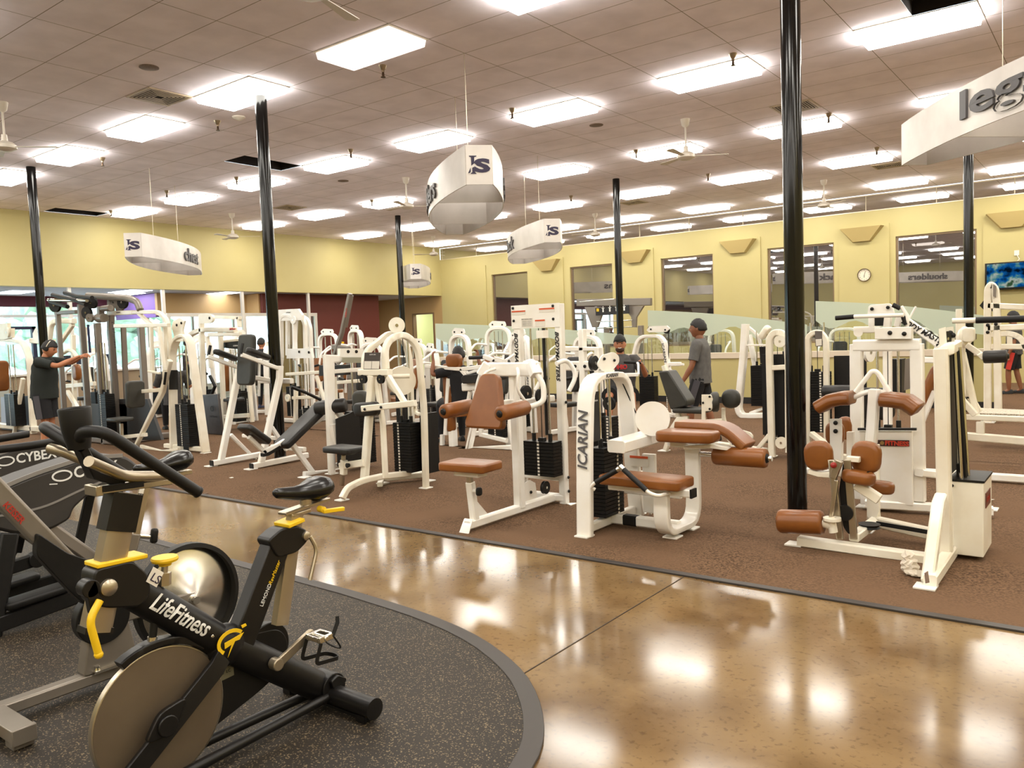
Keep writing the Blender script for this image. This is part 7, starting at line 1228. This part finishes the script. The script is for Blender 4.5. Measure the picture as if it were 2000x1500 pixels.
    if phones:
        for s in (-1, 1):
            g = MB(); g.lathe([(0, 0), (.036, 0), (.04, .012), (.034, .03), (0, .034)], hc+R @ V((-.005, s*.076, 0)), R @ V((0, s, 0)), 20); g.make('ear_cup', BLKM, r)
        g = MB(); g.tube([hc+R @ V((-.005, .1*cos(t), .135*sin(t))) for t in [rad(10+k*16) for k in range(11)]], .008, 8); g.make('headband', STEEL, r)
    # shirt: trunk and sleeves
    pe, ch, nk = V(J['pelvis']), V(J['chest']), V(J['neck']); side = V((0, 1, 0)); hw = (V(J['lsh'])-V(J['rsh'])).length/2
    g = MB(); fw = V((1, 0, 0))
    loft(g, [pe+V((0, 0, -.09)), pe.lerp(ch, .25), pe.lerp(ch, .7), ch+V((0, 0, .05)), V(J['lsh']).lerp(V(J['rsh']), .5)+V((0, 0, .03)), nk+V((0, 0, .0))], [(.155*W, .185*W), (.148*W, .175*W), (.145*W, .18*W), (.14*W, hw*1.05), (.1*W, hw*.8), (.062, .07)], fw, 20, 4, .02, loc[0])
    for s in 'lr': sh, el = V(J[s+'sh']), V(J[s+'el']); loft(g, [sh.lerp(ch, .3), sh, sh.lerp(el, sleeve*.55), sh.lerp(el, sleeve)], [.075, .079, .07, .07], fw if abs((el-sh).normalized().x) < .8 else (0, 1, 0), 14, 3, .02, loc[1])
    st = g.make('shirt', shirt, r, smooth=80)
    if logo: M = frame(ch+V((.145*W, 0, .02)), (0, 1, 0), (0, 0, 1)); lettering('shirt_lettering', logo, mat('shirt_print', (190, 44, 44), .6), st, M, w=.2, h=.07, bold=.05, thick=.004)
    g = MB(); loft(g, [pe+V((0, 0, .04)), pe+V((0, 0, -.04)), V(J['lhip']).lerp(V(J['rhip']), .5)+V((0, 0, -.07))], [(.135*W, .165*W), (.145*W, .185*W), (.13*W, .17*W)], fw, 18, 3)
    for s in 'lr':
        hip, kn, an = V(J[s+'hip']), V(J[s+'kn']), V(J[s+'an']); nr = (0, 1, 0)
        if long_legs: loft(g, [hip, hip.lerp(kn, .5), kn, kn.lerp(an, .4), an], [.1, .088, .064, .064, .046], nr, 14, 3, .01)
        else: loft(g, [hip, hip.lerp(kn, .5), hip.lerp(kn, .88)], [.108*W, .1*W, .096*W], nr, 16, 3, .03, loc[1])
    sho = g.make('shorts' if not long_legs else 'trousers', shorts, r, smooth=80)
    if stripe:
        for s in 'lr':
            hip, kn = V(J[s+'hip']), V(J[s+'kn']); o_ = V((0, .112*W*(1 if s == 'l' else -1), 0)); g = MB(); g.sweep([hip+o_, hip.lerp(kn, .5)+o_*.97, hip.lerp(kn, .88)+o_*.94], [(-.045, -.003), (.045, -.003), (.045, .003), (-.045, .003)], (1, 0, 0)); g.make('side_stripe', stripe, sho)
    for s in 'lr':
        an, toe = V(J[s+'an']), V(J[s+'toe']); d = V((toe.x-an.x, toe.y-an.y, 0)).normalized(); sd = V((-d.y, d.x, 0)); g = MB(); rings = []
        base = an+V((0, 0, -.075)); 
        for u, w_, h_ in ((-.075, .026, .05), (-.06, .036, .085), (0, .04, .095), (.07, .044, .07), (.13, .047, .055), (.17, .04, .045), (.19, .02, .03)):
            c = base+d*u; rings.append([g.bm.verts.new(c+sd*w_*cos(t)+V((0, 0, max(0, sin(t))*h_))) for t in [2*pi*k/14 for k in range(14)]])
        for A, Bq in zip(rings, rings[1:]):
            for k in range(14): g.bm.faces.new((A[k], A[(k+1) % 14], Bq[(k+1) % 14], Bq[k]))
        g.bm.faces.new(rings[0][::-1]); g.bm.faces.new(rings[-1]); g.make('shoe', shoe or RUB, r, smooth=60)
    return r
def stand(H=1.75, lean=0., arms=None, feet=.1, step=0.):
    k = H/1.75; J = dict(pelvis=(0, 0, .95*k), chest=(lean*.35, 0, 1.3*k), neck=(lean*.55+.0, 0, 1.5*k), head=(lean*.7+.02, 0, 1.64*k))
    for s, g_ in (('l', 1), ('r', -1)):
        J.update({s+'sh': (lean*.48, g_*.19*k, 1.42*k), s+'hip': (0, g_*.095*k, .9*k), s+'kn': (.03+step*g_, g_*feet, .49*k), s+'an': (-.02+step*1.6*g_, g_*feet, .085), s+'toe': (.14+step*1.6*g_, g_*(feet+.03), .03)})
        J.update({s+'el': (lean*.3-.03, g_*.25*k, 1.12*k), s+'wr': (lean*.4+.06, g_*.25*k, .87*k), s+'hd': (.2, 0, -1), s+'side': (1, 0, 0)})
    if arms: J.update(arms)
    return J
def sit(z=.5, arms=None, lean=0., kx=.45):
    J = dict(pelvis=(0, 0, z+.1), chest=(lean*.4, 0, z+.45), neck=(lean*.6, 0, z+.65), head=(lean*.7+.02, 0, z+.79))
    for s, g_ in (('l', 1), ('r', -1)):
        J.update({s+'sh': (lean*.5, g_*.2, z+.57), s+'hip': (.02, g_*.1, z+.08), s+'kn': (kx, g_*.16, z+.08), s+'an': (kx+.02, g_*.17, .085), s+'toe': (kx+.17, g_*.2, .03), s+'el': (.1, g_*.3, z+.32), s+'wr': (.36, g_*.28, z+.4), s+'hd': (1, -.2*g_, 0), s+'side': (0, 0, 1)})
    if arms: J.update(arms)
    return J
GRY = mottle(mat('charcoal_heather_cotton', (62, 60, 60), .85), (78, 76, 75), 18.); DGR = mat('dark_green_cotton', (24, 30, 27), .85); BLC = mat('black_cotton', (20, 20, 24), .85); GYC = mat('grey_side_panel', (72, 70, 76), .85)
MIDG = mottle(mat('mid_grey_cotton', (96, 94, 92), .85), (82, 80, 79), 14.)
person((-7.42, .06, FZ), 38, 'man in dark shirt, black shorts and headphones reaching into the grey cable tower',
    stand(1.76, .1, dict(lel=(.36, .2, 1.4), lwr=(.60, .08, 1.5), lhd=(1, -.2, .2), rel=(.36, -.22, 1.36), rwr=(.62, -.1, 1.49), rhd=(1, .1, .2), head=(.13, 0, 1.63)), .09), SKIN, DGR, BLC, head_pitch=22, phones=True, shoe=mat('grey_trainer', (150, 146, 134), .6), stripe=GYC, wide=1.24, sleeve=.72)
person((1.42, 4.98, FZ), -168, 'man in grey shirt and black shorts walking behind the grey reclined pad',
    stand(1.68, -.0, dict(lel=(.06, .25, 1.07), lwr=(.2, .26, .84), lhd=(.4, 0, -1), rel=(-.05, -.24, 1.05), rwr=(.02, -.26, .82)), .09, .1), SKIN2, MIDG, BLC, stripe=GYC, head_pitch=0, wide=1.0, sleeve=.75)
person((.3, 4.72, FZ), -62, 'bearded man in black cap and charcoal shirt with red lettering, seated',
    sit(.60, dict(lel=(.02, .36, .92), lwr=(.30, .3, 1.12), lhd=(1, -.4, .1), rel=(.02, -.36, .92), rwr=(.30, -.3, 1.12), rhd=(1, .4, .1)), .0), SKIN, GRY, BLC, cap=mat('black_cap', (22, 24, 22), .7), hair=False, beard=True, wide=1.2, logo='OHIO', sleeve=.9)
r = root('row_seat_machine', (.3, 4.72, FZ), -62, 'white seat with black grips that the capped man holds', 'exercise machine')
cushion(r, (-.02, 0, .62), (.4, .4, .06), (0, 0, 0), VINYL, 'seat', .025); bars(r, 'frame', WHITE, [([(-.05, 0, .58), (-.05, 0, .05)], .07, .07), ([(-.35, 0, .05), (.75, 0, .05)], .08, .07), ([(.72, 0, .05), (.66, 0, 1.0)], .07, .07, (0, 1, 0)), ([(.66, -.26, .98), (.66, .26, .98)], .05, .05)])
for s in (-1, 1):
    g = MB(); g.tube([(.64, s*.26, .98), (.52, s*.26, 1.13), (.42, s*.24, 1.13)], .016, fl=.04); h = g.make('handle', WHITE, r); g = MB(); g.tube([(.42, s*.3, 1.13), (.42, s*.06, 1.15)], .021); g.make('grip', RUB, h)
person((-1.58, 3.32, FZ), 152, 'man in black seated in the tan padded press, only his hair, hands and legs showing',
    sit(.52, dict(lel=(.05, .4, 1.05), lwr=(.1, .36, 1.26), lhd=(.2, 0, 1), rel=(.05, -.38, 1.05), rwr=(.1, -.34, 1.26), rhd=(.2, 0, 1), lside=(1, 0, 0), rside=(1, 0, 0)), .0, .42), SKIN2, BLC, BLC, long_legs=True, wide=1.0, sleeve=.8)
g = MB(); g.pad((-1.6, 3.34, .475), (.4, .36, .07), (0, 0, 62), .02); o = g.make('press_seat', BROWN, smooth=50); 
o.parent = bpy.data.objects['seated_press']; o.location = V((1.3, -3.2, -FZ)); o.name = 'seat'
person((4.34, 13.75, FZ), 178, 'man in black shorts with a red side stripe, at the far right edge', stand(1.66, .0, None, .09, .06), SKIN2, GRY, BLC, stripe=mat('red_stripe', (196, 52, 40), .7), shoe=BLKM)
person((-10.72, 6.45, FZ), 110, 'person in black leggings standing far back behind the knee raise station', stand(1.7), SKIN, BLC, BLC, long_legs=True, shoe=mat('navy_trainer', (34, 40, 70), .6))
person((-8.1, 2.6, FZ), 150, 'person in dark grey clothes seated far behind the cream arch machine', sit(.5), SKIN, GRY, BLC, long_legs=True)
person((-13.4, 6.1, 0), 60, 'man in a dark brown shirt standing far left near the lobby glazing', stand(1.78), SKIN2, mat('dark_brown_cotton', (50, 38, 36), .85), BLC)
person(((-10.208, 12.9, 0.617))[:2]+(FZ,), -60, 'person exercising beyond the half wall, head seen over its left part', stand(1.6), SKIN, GRY, BLC)
